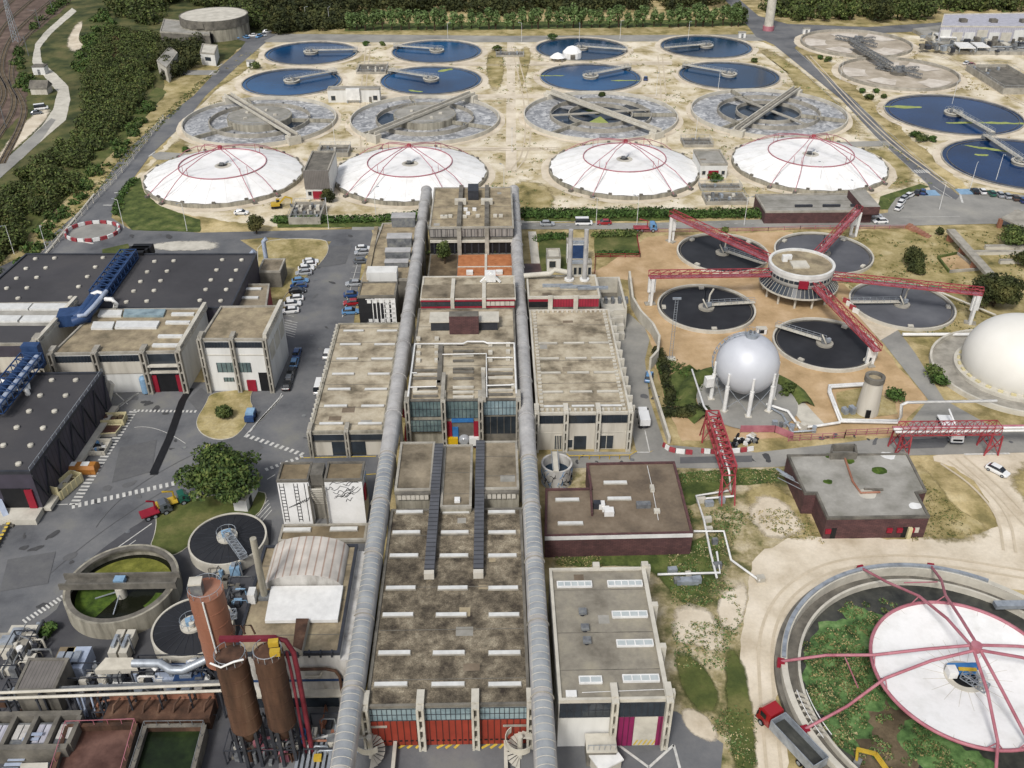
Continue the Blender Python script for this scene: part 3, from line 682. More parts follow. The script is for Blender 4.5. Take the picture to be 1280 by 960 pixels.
# emptied basins
def sector(cx, cy, ri, ro, a0, a1, z, n=24):
    v = []; f = []
    for i in range(n+1):
        a = a0+(a1-a0)*i/n; v += [(cx+ri*math.cos(a), cy+ri*math.sin(a), z), (cx+ro*math.cos(a), cy+ro*math.sin(a), z)]
    for i in range(n): f.append((2*i, 2*i+1, 2*i+3, 2*i+2))
    return v, f
def empty_basin(spec, label):
    cx, cy, R = circ(*spec); t = T('empty_settling_tank', label, 'settling tank', (cx, cy), 'emptied settling tanks'); pale_apron(cx, cy, R, 3)
    MB().ring(cx, cy, 0, 1.3, R-.5, R, K['conc'], 72).build('rim_wall', t)
    MB().lathe(cx, cy, [(R-.5, .13), (R*.75, .2), (R*.5, .3), (0.01, .45)], K['bed'], 64, False).build('dry_floor', t)
    for a0, r0, r1 in ((.3,.55,.9),(1.2,.5,.8),(2.6,.55,.92),(3.6,.4,.75),(5.0,.5,.88)): MB().add(*sector(cx, cy, R*r0, R*r1, a0, a0+.7, .36), K['bedl']).build('silt_patch', t)
    p = MB().cyl(cx, cy, .3, 1.6, 3.4, K['concd'], 28)
    for k in range(26):
        a = random.uniform(0, 2*PI); r = random.uniform(.3, 3.2); s = random.uniform(.4, 1.1)
        p.obox((cx+r*math.cos(a), cy+r*math.sin(a), 1.5), s, s*1.3, random.uniform(.6, 2.2), a, K['iron'])
    p.cyl(cx, cy, 1.6, 3.6, 1.2, K['iron'], 16); p.build('centre_pier', t)
    for a in (2.3, .4, -.9):
        ar = MB(); e = (cx+R*.42*math.cos(a), cy+R*.42*math.sin(a), 1.0); lattice(ar, (cx, cy, 1.2), e, 1.6, 1.4, K['iron'], 5, .2, .12); ar.build('scraper_arm', t)
    return t, cx, cy, R
empty_basin((1000,1139,40,73), 'emptied round tank with dry beige floor, the farther of two')
e2 = empty_basin((1044,1201,76,113), 'emptied round tank with dry beige floor and rusty machinery, the nearer of two')
mb = MB(); lattice(mb, U(1066,56,2.6), U(1112,84,2.6), 2.6, 1.6, K['iron'], 12, .3, .2)
mb.bar(U(1066,56,2.5), U(1112,84,2.5), 2.4, .2, K['conc'])
t = T('collapsed_footbridge', 'grey lattice footbridge lying across the two emptied tanks', 'footbridge', U(1090,70)); mb.build('truss_deck', t)
# aeration tanks with concentric channels
def aerator(spec, ba, full, label, hole):
    cx, cy, R = circ(*spec); t = T('aeration_tank', label, 'aeration tank', (cx, cy), 'round aeration tanks with concentric channels'); pale_apron(cx, cy, R, 2)
    MB().ring(cx, cy, 0, 1.5, R-.4, R, K['concl'], 90).build('outer_wall', t)
    MB().disc(cx, cy, .3, R-.6, K['foam'], 90).build('foaming_water', t)
    r2, r3 = R*.66, R*.42
    MB().ring(cx, cy, .3, 1.7, r2-.4, r2, K['conc'], 72).build('inner_wall', t)
    d = MB()
    if full:
        d.cyl(cx, cy, .3, 2.6, r3, K['conct'], 60); d.disc(cx, cy, 2.62, r3-.5, K['roofc'], 60); rail(d, cx, cy, 2.6, r3-.2, K['steel'], 40)
        for k in range(5):
            a = k*1.3; d.obox((cx+r3*.5*math.cos(a), cy+r3*.5*math.sin(a), 2.6), 1.2, .8, .6, a, K['concl'])
        d.build('centre_deck', t)
    else:
        d.ring(cx, cy, .3, 1.6, r3-.4, r3, K['conc'], 60); d.build('centre_wall', t)
        MB().disc(cx, cy, .36, r3-.5, K['wdark'], 60).build('centre_water', t)
    # radial partitions
    for k in range(3):
        pr = MB(); a = ba+.9+k*2.0; pr.bar((cx+(r3)*math.cos(a), cy+r3*math.sin(a), 1.0), (cx+(R-.5)*math.cos(a), cy+(R-.5)*math.sin(a), 1.0), .8, 1.2, K['conct']); pr.build('partition_wall', t)
    if not full:
        pr = MB(); pr.bar((cx-r2*math.cos(ba+1.1), cy-r2*math.sin(ba+1.1), 1.8), (cx+r2*math.cos(ba+1.1), cy+r2*math.sin(ba+1.1), 1.8), 1.6, .3, K['conc']); pr.build('cross_bridge', t)
    # dark still water sectors between inner wall and centre
    for (a0, a1) in hole:
        MB().add(*sector(cx, cy, r3 if full else r3+.1, r2-.7, a0, a1, .34), K['wdark']).build('still_water', t)
    b = MB(); e = Vector((math.cos(ba), math.sin(ba), 0)); s = Vector((-e.y, e.x, 0)); c = Vector((cx, cy, 2.9 if full else 2.3)); L = R+1.5
    b.bar(c-e*L, c+e*L, 2.5, .35, K['conc']); 
    for k in (-1, 1): b.bar(c-e*L+s*1.25*k+Vector((0,0,.55)), c+e*L+s*1.25*k+Vector((0,0,.55)), .35, .9, K['concl'])
    b.bar(c-e*L+Vector((0,0,.25)), c+e*L+Vector((0,0,.25)), .8, .2, K['concd'])
    b.build('bridge', t)
    for k in (-1, 1):
        MB().obox(c+e*(L-1)*k-Vector((0,0,c.z)), 3, 4.5, c.z, ba, K['concl']).build('bridge_abutment', t)
    for k in range(10):
        a = k*.63; MB().obox((cx+(r2-.3)*math.cos(a), cy+(r2-.3)*math.sin(a), 1.7), .5, .5, .6, a, K['iron']).build('valve_box', t)
    return t
aerator((227,424,126,184), aim(290,131,370,181), True, 'round aeration tank with paved centre at the left end, behind the left dome', [(-.9,.2)])
aerator((436,627,124,182), aim(468,176,590,126), True, 'round aeration tank with paved centre and bridge rising to the right', [(2.6,3.7)])
aerator((651,850,119,178), aim(688,123,818,171), False, 'round aeration tank crossed by two bridges, green algae patch near its centre', [(2.5,4.0),(-.3,.9)])
aerator((860,1060,116,174), aim(920,172,996,118), False, 'round aeration tank at the right end with parallel channels under its bridge', [(2.3,3.6)])
al = bpy.data.objects['aeration_tank.002']; cA = Vector(al.location)
MB().add(*sector(cA.x, cA.y, .5, 8, -2.2, -1.3, .42), K['scum']).build('algae_patch', al)
MB().add(*sector(cA.x, cA.y, 2, 9, 1.6, 2.2, .42), K['algae']).build('algae_patch', al)
# tensile domes
def dome(spec, label, feet=(45,135,225,315), hole=-.9):
    cx, cy, R = circ(*spec); t = T('covered_tank', label, 'covered tank', (cx, cy), 'tanks under white membrane domes'); pale_apron(cx, cy, R, 2.5)
    MB().ring(cx, cy, 0, 1.3, R-.5, R, K['conct'], 90).build('rim_wall', t)
    rr = R*.545; zr = 4.6; n = 96
    # outer skin: 24 panels sagging between their edges
    v = []; f = []
    pr = [(R-.2, 1.35), (R*.92, 1.9), (R*.8, 2.75), (R*.68, 3.6), (rr, zr)]
    for k, (r, z) in enumerate(pr):
        for i in range(n):
            a = 2*PI*i/n; sg = -.16*abs(math.sin(a*12))*math.sin(PI*k/4)
            sc_ = 1-(.022*abs(math.sin(a*12)) if k == 0 else 0)
            v.append((cx+r*sc_*math.cos(a), cy+r*sc_*math.sin(a), z+sg))
    for k in range(4):
        for i in range(n): f.append((k*n+i, k*n+(i+1) % n, (k+1)*n+(i+1) % n, (k+1)*n+i))
    om = MB().add(v, f, K['fabric'], True)
    for i in range(24):
        a = 2*PI*i/24; P_ = [(cx+r*math.cos(a), cy+r*math.sin(a), z+.03) for r, z in pr]
        for j in range(4): om.bar(P_[j], P_[j+1], .07, .04, K['seam'])
    om.build('outer_membrane', t)
    MB().lathe(cx, cy, [(rr, zr), (rr*.75, zr-.25), (rr*.45, zr-.55), (2.4, zr-.55)], K['fabric'], 72).build('inner_membrane', t)
    o = MB().lathe(cx, cy, [(2.6, zr-.5), (1.6, zr-.2), (1.5, zr-.9)], K['concl'], 28); o.disc(cx, cy, zr-.6, 1.55, K['black'], 28)
    o.box(cx-1.0, cy-.4, zr-.3, cx+.2, cy+.4, zr+.4, K['iron']); o.bar((cx+.2, cy+.4, zr-.2), (cx+1.6, cy+1.4, zr+.4), .35, .35, K['steel'])
    o.build('drive_opening', t)
    rg = MB(); rg.tube([(cx+rr*math.cos(2*PI*i/64), cy+rr*math.sin(2*PI*i/64), zr+.2) for i in range(65)], .17, K['pink'], 6, False); rg.build('ring_beam', t)
    for k, a in enumerate(feet):
        for s in (-1, 1):
            A = math.radians(a+s*9); B = math.radians(a+s*5); rb = MB()
            rb.tube([(cx+.6*math.cos(A+s), cy+.6*math.sin(A+s), 10), (cx+rr*.5*math.cos(B), cy+rr*.5*math.sin(B), 9.0), (cx+rr*math.cos(B+s*.03), cy+rr*math.sin(B+s*.03), 7.2), (cx+R*.78*math.cos(A), cy+R*.78*math.sin(A), 4.6), (cx+(R+.8)*math.cos(A), cy+(R+.8)*math.sin(A), .5)], .12, K['pink'], 6)
            rb.bar((cx+rr*math.cos(B), cy+rr*math.sin(B), zr), (cx+rr*math.cos(B), cy+rr*math.sin(B), 7.2), .12, .12, K['red'])
            rb.build('arch_rib', t)
            MB().obox((cx+(R+.8)*math.cos(A), cy+(R+.8)*math.sin(A), 0), 1.2, 1.2, .7, A, K['concd']).build('rib_footing', t)
    hb = MB().cyl(cx, cy, 9.6, 10.4, .7, K['red'], 16); hb.build('crown_hub', t)
    for k in range(16):
        A = 2*PI*k/16+.1; MB().obox((cx+(R-.4)*math.cos(A), cy+(R-.4)*math.sin(A), 1.3), .5, 1.0, .6, A, K['concd']).build('tie_down', t)
    return t
dome((187,376,188,262), 'white domed tank cover with red ribs at the left end of the row', (48,132,228,312))
dome((420,607,186,259), 'white domed tank cover with red ribs directly behind the central blocks', (50,130,232,310))
dome((686,873,182,251), 'white domed tank cover with red ribs just right of the right gallery', (50,130,232,310))
dome((914,1107,176,244), 'white domed tank cover with faded red ribs at the right end of the row', (48,132,236,310))
# field buildings
def facade(t, name, xa, xb, y, z0, z1, m, proud=.06):
    return MB().box(xa, y-proud, z0, xb, y+.05, z1, K[m]).build(name, t)
def slab_bldg(name, label, cat, P, h, wm, rm, group=None, par=.35, z0=0, pm=None, root=None, over=0.):
    """P: footprint in world x,y (counter-clockwise); parts wall, parapet, roof"""
    c = sum((Vector(p) for p in P), Vector((0,0)))/len(P)
    t = root or T(name, label, cat, (c.x, c.y, z0), group)
    MB().prism(P, z0, h-.06, K[wm], cap=False).build('wall', t)
    a = sum(P[i][0]*P[(i+1) % len(P)][1]-P[(i+1) % len(P)][0]*P[i][1] for i in range(len(P)))
    P = P if a > 0 else P[::-1]
    n = len(P); inn = []
    for i in range(n):
        p0, p1, p2 = Vector(P[i-1]), Vector(P[i]), Vector(P[(i+1) % n])
        e1 = (p1-p0).normalized(); e2 = (p2-p1).normalized(); n1 = Vector((-e1.y, e1.x)); n2 = Vector((-e2.y, e2.x))
        b = (n1+n2); b = b/max(.3, b.dot(n1)) if b.length > 1e-4 else n1
        inn.append((p1+b*.35, p1-b*(.06+over)))
    rf = MB().poly([tuple(q[0]) for q in inn], h-.05, K[rm])
    xs, ys = [p[0] for p in P], [p[1] for p in P]; xa, xb, ya, yb = min(xs)+.5, max(xs)-.5, min(ys)+.5, max(ys)-.5
    if n == 4 and rm.startswith('roof') and rm != 'roofd' and all(abs(P[i][0]-P[i-1][0]) < .01 or abs(P[i][1]-P[i-1][1]) < .01 for i in range(4)) and (xb-xa)*(yb-ya) > 60:
        for k in range(int((xb-xa)*(yb-ya)/130)+1):
            u, v, w_, d_ = random.uniform(xa, xb-2.5), random.uniform(ya, yb-2), random.uniform(1, 2.5), random.uniform(.8, 2)
            rf.box(u, v, h-.05, min(u+w_, xb), min(v+d_, yb), h-.038-.0008*k, K[random.choice(['roofg','roofr','roofb','roofc'])], False)
        yy = ya+random.uniform(2, 5)
        while yy < yb-1: rf.box(xa, yy-.05, h-.05, xb, yy+.05, h-.012, K['concd'], False); yy += random.uniform(5, 9)
    rf.build('roof', t)
    pv = []
    for a_, b_ in inn: pv += [(b_.x, b_.y, h-.3), (b_.x, b_.y, h+par), (a_.x, a_.y, h+par), (a_.x, a_.y, h-.3)]
    pf = []
    for i in range(n):
        j = (i+1) % n
        for q in range(4): pf.append((4*i+q, 4*j+q, 4*j+(q+1) % 4, 4*i+(q+1) % 4))
    MB().add(pv, pf, K[pm or 'conc']).build('parapet', t)
    return t
def rect(l, r, yb, yt, h=0.):
    """axis rectangle from the roof's front edge row yb, back row yt"""
    a = U(l, yb, h); b = U(r, yb, h); c = U((l+r)/2, yt, h)
    return [(a.x, a.y), (b.x, a.y), (b.x, c.y), (a.x, c.y)]
def win(t, x0, x1, y, z0, z1, m='glass', name='window', bars=0, fm='concl'):
    w = MB().box(x0, y-.08, z0, x1, y+.1, z1, K[m]); 
    for i in range(1, bars): xx = x0+(x1-x0)*i/bars; w.box(xx-.06, y-.12, z0, xx+.06, y, z1, K[fm])
    o = w.build(name, t)
    f = MB()
    for (a, b, c, d) in ((x0-.1, x1+.1, z1, z1+.1), (x0-.1, x1+.1, z0-.1, z0), (x0-.1, x0, z0, z1), (x1, x1+.1, z0, z1)): f.box(a, y-.13, c, b, y+.05, d, K[fm])
    f.build('frame', o)
    return o
P = rect(409,474,112,108,5.0)
t = slab_bldg('white_shed', 'long low white shed with a taller white panel between the left settling tanks', 'shed', P, 5.0, 'white', 'roofc', par=.2)
y0 = P[0][1]; xa, xb = P[0][0], P[1][0]; wdt = xb-xa
MB().box(xa+wdt*.36, y0-1.2, 1.2, xa+wdt*.62, y0-.02, 5.5, K['wpaint']).build('panel_screen', t)
for s in (.37, .61): MB().box(xa+wdt*s-.15, y0-1.1, 0, xa+wdt*s+.15, y0-.6, 1.2, K['steel']).build('post', t)
win(t, xa+1.2, xa+2.8, y0, .9, 2.6); win(t, xb-2.6, xb-1.0, y0, .9, 2.6); MB().box(xb-4.2, y0-.07, 0, xb-3.2, y0, 2.2, K['concd']).build('door', t)
def pumphouse(l, r, yf, yb, h, label, grey):
    P = rect(l, r, yf, yb, h); t = slab_bldg('pump_house', label, 'pump house', P, h, 'white', 'roofc' if not grey else 'concd', 'white pump houses between the domes', par=.4)
    y0 = P[0][1]; xa, xb = P[0][0], P[1][0]; m = (xa+xb)/2
    MB().box(m-1.6, y0-.12, 0, m+1.6, y0, 2.6, K['crim']).build('door', t)
    win(t, xa+.7, xa+1.7, y0, 1.3, 2.5); win(t, xb-1.7, xb-.7, y0, 1.3, 2.5)
    if grey:
        MB().box(xa-.05, y0-.3, 3.4, xb+.05, y0-.03, h+.5, K['ribgrey']).build('cladding', t)
    return t
pumphouse(379,410,215,190,8.6, 'tall pump house with grey clad front and red door', True)
pumphouse(876,910,206,188,4.5, 'low white pump house with red door between the right domes', False)
c = U(715,72)
t = T('marquee_tent', 'small white peaked tent standing between the blue tanks', 'tent', c)
MB().lathe(c.x, c.y, [(4.2,0),(4.2,2.6),(2.4,4.4),(.2,5.2)], K['fabric'], 12, False).build('canopy', t); MB().box(c.x-1, c.y-4.35, 0, c.x+1, c.y-3.9, 2.2, K['concd']).build('doorway', t)
t = T('marquee_wing', 'low white open tent left of the peaked tent', 'tent', U(697,76)); c = U(697,76)
MB().lathe(c.x, c.y, [(3.6,1.6),(2.0,2.8),(.2,3.6)], K['fabric'], 8, False).build('canopy', t)
mb = MB()
for k in range(6): mb.tube([(c.x+3.4*math.cos(k*1.05), c.y+3.4*math.sin(k*1.05), 0), (c.x+3.4*math.cos(k*1.05), c.y+3.4*math.sin(k*1.05), 1.7)], .08, K['steel'], 6)
mb.build('pole', t)
# concrete pits
def pit(l, r, yf, yb, h, label, stuff=8, m='conc'):
    P = rect(l, r, yf, yb, h); x0, y0, x1, y1 = P[0][0], P[0][1], P[1][0], P[2][1]
    t = T('concrete_chamber', label, 'concrete chamber', ((x0+x1)/2, (y0+y1)/2))
    w = MB(); w.box(x0, y0, 0, x1, y0+.4, h, K[m]); w.box(x0, y1-.4, 0, x1, y1, h, K[m]); w.box(x0, y0+.4, 0, x0+.4, y1-.4, h, K[m]); w.box(x1-.4, y0+.4, 0, x1, y1-.4, h, K[m]); w.build('wall', t)
    MB().box(x0+.4, y0+.4, .05, x1-.4, y1-.4, h*.55, K['concd']).build('deck', t)
    for k in range(stuff):
        e = MB()
        px = random.uniform(x0+1, x1-1); py = random.uniform(y0+1, y1-1); s = random.uniform(.4, 1.0)
        e.obox((px, py, h*.55), s, s*1.6, random.uniform(.4, 1.3), 0, K[random.choice(['iron','concl','steel'])])
        e.build('pump_unit', t)
    hr = MB()
    for (a, b) in (((x0,y0),(x1,y0)),((x1,y0),(x1,y1)),((x1,y1),(x0,y1)),((x0,y1),(x0,y0))):
        hr.bar((a[0],a[1],h+1), (b[0],b[1],h+1), .06, .06, K['steel'])
        for i in range(6): hr.bar((a[0]+(b[0]-a[0])*i/6, a[1]+(b[1]-a[1])*i/6, h), (a[0]+(b[0]-a[0])*i/6, a[1]+(b[1]-a[1])*i/6, h+1), .06, .06, K['steel'])
    hr.build('handrail', t)
    return t
pit(397,435,191,181,1.6, 'grey concrete chamber left of the central dome', 4)
pit(360,400,272,252,2.2, 'busy concrete chamber with pipes left of the excavator', 16)
pit(883,936,252,240,1.2, 'low concrete chamber with machinery beside the hedge', 12)
pit(855,892,181,172,1.0, 'shallow concrete chamber behind the right pump house', 2)
pit(876,928,236,229,.8, 'narrow concrete chamber in front of the right pump house', 3)
pit(445,482,90,80,1.0, 'small concrete chamber between the left blue tanks', 10)
pit(620,655,69,64,.8, 'fenced concrete chamber between the middle tanks', 4)
pit(1255,1310,110,80,2.6, 'half-dug concrete basin with dark channels at the right edge', 6)
t = slab_bldg('long_low_building', 'long low flat building with dark brick front below the right dome', 'building', rect(957,1092,265,243,3.6), 3.6, 'brown', 'roofc', par=.3)
tb = rect(1078,1100,262,240,5.2); MB().prism(tb, 3.7, 6.0, K['brown'], K['roofc']).build('stair_tower', t)
for i in range(3):
    x = t.location.x-6+i*8; MB().box(x, P[0][1]*0+t.location.y-3, 3.55, x+5, t.location.y-2.4, 4.2, K['dsteel']).build('roof_vent', t)
for k, (px, py) in enumerate([(268,-0),]): pass
# valve huts and cabinets in the field
for k, (px, py, lab) in enumerate([(314,83,'small pale cabinet beside the left blue tank'),(927,47,'small white cabinet near the road junction'),(1007,42,'white cabinet beside the farther emptied tank')]):
    c = U(px, py); t = T('equipment_cabinet', lab, 'cabinet', c)
    MB().box(c.x-1.6, c.y-1, 0, c.x+1.6, c.y+1, 2.4, K['wpaint']).build('body', t); MB().box(c.x-1.8, c.y-1.2, 2.4, c.x+1.8, c.y+1.2, 2.6, K['roofc']).build('roof', t); MB().box(c.x-.5, c.y-1.06, .1, c.x+.5, c.y-1, 2.0, K['iron']).build('door', t)
# lilac-roofed hall and filter beds at the far right
P = Q([(1176,33),(1180,18),(1320,16),(1330,34)], 8)
t = slab_bldg('sheet_roofed_hall', 'long lilac-grey sheet-roofed hall at the far right corner', 'hall', P, 8, 'lav', 'lav', par=.3, pm='concl')
a, b = Vector(P[0]), Vector(P[3])
for i in range(10):
    q = a+(b-a)*(i+.5)/10; MB().box(q.x-2.4, q.y-.3, 1 if i % 3 else 0, q.x+2.4, q.y-.05, 5.5 if i % 3 else 6.6, K['concl' if i % 2 else 'white']).build('wall_panel', t)
for i in range(3): q = a+(b-a)*(.25+.25*i); MB().box(q.x-1.5, q.y+8, 8, q.x+1.5, q.y+11, 9.4, K['concd']).build('roof_vent', t)
P = Q([(1140,40),(1170,36),(1330,38),(1340,70),(1190,68)])
t = T('filter_bed_block', 'sprawling grey filter deck full of pipes in front of the lilac hall', 'filter deck', U(1220,55))
MB().prism(P, 0, 1.6, K['conc'], K['roofc']).build('deck', t)
for k in range(96):
    mb = MB()
    u = random.random(); v = random.random(); px = 1150+u*150; py = 41+v*24+u*1; q = U(px, py, 1.6); s = random.uniform(.8, 2.6)
    mb.obox(q, s, s*random.uniform(.5, 2), random.uniform(.6, 2.4), random.choice([0, .1]), K[random.choice(['iron','dsteel','concl','concd','steel'])])
    mb.build('pump_unit', t)
for k in range(14): q = U(1160+k*10, 44+(k*7) % 20, 1.6); MB().bar((q.x, q.y, 2.2), (q.x+9, q.y, 2.2), .5, .5, K['steel']).build('pipe', t)
for k, (l, r, yf, yb, lab) in enumerate([(1168,1196,47,41,'left rear'),(1188,1214,46,41,'middle rear'),(1192,1220,60,53,'left front'),(1214,1238,59,53,'right front'),(1258,1290,46,40,'right-edge')]):
    P = Q([(l+8,yf),(l,yb),(r-10,yb),(r,yf)], 3.5); c = Vector(P[0]); t = T('filter_shelter', f'white flat-roofed shelter on the filter deck, {lab} one', 'shelter', (sum(p[0] for p in P)/4, sum(p[1] for p in P)/4, 1.6), 'white shelters on the filter deck')
    MB().prism(P, 3.2, 3.6, K['wpaint'], bottom=True).build('roof', t); mb = MB()
    for p in P: mb.box(p[0]-.15, p[1]-.15, 1.6, p[0]+.15, p[1]+.15, 3.2, K['steel'])
    mb.build('frame', t)
# tall water tower mast
c = U(960,38); t = T('concrete_mast', 'tall pale round mast with a red band at its foot beside the junction', 'mast', c)
MB().cyl(c.x, c.y, 2.2, 40, 2.2, K['concl'], 24, 1.8).build('shaft', t); MB().cyl(c.x, c.y, 0, 2.2, 2.7, K['pink'], 24).build('base', t)
c = U(650,46)
# ------------------------------------------------------------------ central blocks and galleries
def hz(px, pt, y): return H*(1-y/U(px, pt, 0).y)
def gallery(name, label, x, y0, y1, z, r):
    t = T('tubular_gallery', label, 'gallery', (x, y0, 0), 'long tubular galleries')
    n = 18
    def arc(a0, a1, rr, k): return [(x+rr*math.cos(a0+(a1-a0)*i/k), z+rr*math.sin(a0+(a1-a0)*i/k)) for i in range(k+1)]
    def shell(pts, ya, yb, m, smooth=True):
        mb = MB(); k = len(pts)
        mb.add([(p[0], yy, p[1]) for yy in (ya, yb) for p in pts], [(i, i+1, k+i+1, k+i) for i in range(k-1)], m, smooth); return mb
    b = shell(arc(0, PI, r, n), y0, y1, K['tubep'])
    b.add([(x-r, y0, z), (x-r, y1, z), (x-r, y1, z-.9), (x-r, y0, z-.9)], [(0,1,2,3)], K['tubep'])
    b.add([(x+r, y0, z), (x+r, y1, z), (x+r, y1, z-.9), (x+r, y0, z-.9)], [(3,2,1,0)], K['tubep'])
    b.add([(x-r, y0, z-.9), (x+r, y0, z-.9), (x+r, y1, z-.9), (x-r, y1, z-.9)], [(3,2,1,0)], K['concd'])
    b.build('casing', t)
    e = MB(); e.add([(x+r*math.cos(PI*i/12), y0-.01, z+r*math.sin(PI*i/12)) for i in range(13)]+[(x-r, y0-.01, z-.9), (x+r, y0-.01, z-.9)], [tuple(range(15))[::-1]], K['concl'])
    e.build('end_wall', t)
    # glazed bays near the front, plain sheet farther back
    L = 12.4; k = 0; yy = y0+1
    while yy < y1-3:
        ye = min(yy+L-1.4, y1-.6); near = yy < 122
        g = shell(arc(.75, PI-.75, r+.03, 12), yy, ye, K['tubeg' if near else 'tubep'])
        q = yy; pitch = 1.15 if near else 2.3
        while q <= ye+.01:
            pts = arc(.6, PI-.6, r+(.09 if near else .05), 10); g.tube([(p[0], q, p[1]) for p in pts], .045 if near else .04, K['concl' if near else 'tubep'], 4, False); q += pitch
        g.build('glazed_vault', t)
        hb = MB(); pts = arc(0, PI, r+.09, 16)
        hb.tube([(p[0], ye+.6, p[1]) for p in pts], .09, K['conc' if near else 'tubep'], 5, False); hb.build('frame_hoop', t)
        lg = MB()
        for s in (-1, 1): lg.box(x+s*(r-.25)-.3, ye+.2, 0, x+s*(r-.25)+.3, ye+1.0, z-.9, K['conc'])
        lg.box(x-r, ye+.25, z-1.5, x+r, ye+.95, z-.92, K['conc'])
        lg.build('support_frame', t)
        yy += L; k += 1
    return t
gallery('gallery', 'long grey tubular gallery along the left side of the central halls', -19.1, 68.0, 252, 8.9, 1.42)
gallery('gallery', 'long grey tubular gallery along the right side of the central halls', 5.45, 66.5, 252, 8.9, 1.42)
def skylight(t, px, py, h, w=5.0, d=.95, hh=.45, m='skyl', bars=0, world=None):
    c = U(px, py, h) if world is None else Vector(world)
    mb = MB().box(c.x-w/2, c.y-d/2, h-.05, c.x+w/2, c.y+d/2, h+hh, K[m])
    if bars:
        for i in range(bars+1): xx = c.x-w/2+w*i/bars; mb.box(xx-.08, c.y-d/2-.04, h, xx+.08, c.y+d/2+.04, h+hh+.06, K['wpaint'])
        for s in (-1, 1): mb.box(c.x-w/2, c.y+s*d/2-.08, h, c.x+w/2, c.y+s*d/2+.08, h+hh+.05, K['wpaint'])
    else: mb.box(c.x-w/2-.1, c.y-d/2-.1, h-.05, c.x+w/2+.1, c.y+d/2+.1, h+.16, K['conc'])
    return mb.build('skylight', t)
def pilaster(t, x, y, z0, z1, w=.9, d=1.0, m='concl', dirx=0):
    mb = MB()
    for s in (-1, 1): mb.box(x+s*(w/2-.15)-.15, y-d, z0, x+s*(w/2-.15)+.15, y-.0, z1+.6, K[m])
    k = max(3, int((z1-z0)/2)); 
    for i in range(k+1):
        z = z0+(z1+.3-z0)*i/k; mb.box(x-w/2+.3, y-d+.1, z, x+w/2-.3, y-.1, z+.35, K[m])
    mb.box(x-w/2+.3, y-.35, z0, x+w/2-.3, y-.12, z1+.4, K['concd'])
    mb.box(x-w/2, y, z1+.36, x+w/2, y+2.2, z1+.85, K[m])
    return mb.build('pilaster', t)
def glazing(t, xa, xb, y, z0, z1, m, nx, nz, fm='dsteel', proud=.08, name='glazing'):
    mb = MB().box(xa, y-proud, z0, xb, y+.03, z1, K[m])
    for i in range(nx+1): x = xa+(xb-xa)*i/nx; mb.box(x-.04, y-proud-.06, z0, x+.04, y-proud+.02, z1, K[fm])
    for i in range(nz+1): z = z0+(z1-z0)*i/nz; mb.box(xa, y-proud-.05, z-.04, xb, y-proud+.01, z+.04, K[fm])
    return mb.build(name, t)
# ---- front hall
X0, X1 = -17.35, 3.85
t = slab_bldg('front_hall', 'large front hall with mossy brown roof, rows of white skylights and red-orange doors', 'hall', [(X0,79),(X1,79),(X1,117.4),(X0,117.4)], 8, 'conct', 'roofm', par=.18, pm='concd')
rows = [(640.6,512,570,627),(666,508,568.5,627.5),(695,505,567.5,628),(735.5,501,566,629),(769,497.5,564,630),(816.6,493,561,630.5),(856,488.5,560,631)]
for r in rows:
    for x in r[1:]: skylight(t, x, r[0], 8, 4.3, .6, .28)
glazing(t, X0+.1, X1-.1, 79, 5.3, 7.6, 'glassb', 33, 2)
for k in range(3):
    xa = X0+.2+k*7.1; xb = xa+6.7
    MB().box(xa, 78.85, 0.2, xb, 79.02, 5.2, K['panelr']).build('loading_door', t)
    mb = MB()
    for i in range(9): mb.box(xa+.1+i*.73, 78.8, 1.05, xa+.5+i*.73, 78.86, 1.3, K['black'])
    mb.build('door_vent', t)
for x in (X0-.1, -10.3, -3.2, X1+.1): pilaster(t, x, 78.8, 0, 8, 1.0, .9)
MB().box(X0, 78.9, 5.18, X1, 79.05, 5.32, K['concd']).build('lintel', t)
# ---- raised rear roofs of the front hall
ya, yb = U(515,613,9.9).y, 133.0
for k, (xa, xb, yy, zt, lab) in enumerate([(-16.9,-10.9,ya,9.9,'left'),(-9.3,-4.3,U(570,634,9.2).y,9.2,'middle'),(-2.9,3.5,ya,9.9,'right')]):
    b = slab_bldg('raised_roof_block', f'low raised gravel roof block at the rear of the front hall, {lab} of three', 'roof block', [(xa,yy),(xb,yy),(xb,yb),(xa,yb)], zt, 'conct', 'roofg', 'raised roof blocks behind the mossy roof', par=.2, z0=0)
    if k != 1:
        for i in range(7): x = xa+.4+i*(xb-xa-.8)/7; MB().box(x, yy-.5, 8.3, x+.65, yy-.05, 9.5, K['cream']).build('clerestory_pane', b)
        MB().box(xa, yy-.7, 9.5, xb, yy-.04, 9.8, K['concd']).build('eave', b)
    else: MB().box(U(572,627,9.2).x-.5, yy+1, 9.2, U(572,627,9.2).x+.4, yy+2, 9.7, K['wpaint']).build('roof_hatch', b)
for (p1, p2, lab) in (((549,557),(536.5,713),'left'),((600.5,553),(598,712),'right')):
    a, b = U(*p1, 10.2), U(*p2, 8.9); t2 = T('ventilation_duct', f'dark ribbed ventilation duct running along the front hall roof, {lab} one', 'duct', (b.x, b.y, 8), 'dark ribbed roof ducts')
    yk = U(575,618,9.6).y; f = (a.y-yk)/(a.y-b.y); xk = a.x+(b.x-a.x)*f
    mb = MB(); mb.bar((a.x, a.y, 9.6), (xk, yk, 9.6), 1.5, 2.2, K['ribdark']); mb.bar((xk, yk, 9.3), (b.x, b.y, 8.4), 1.5, 1.5, K['ribdark']); mb.build('casing', t2)
    MB().box(b.x-.75, b.y-1.0, 8.02, b.x+.75, b.y-.2, 9.2, K['cream']).build('end_box', t2)
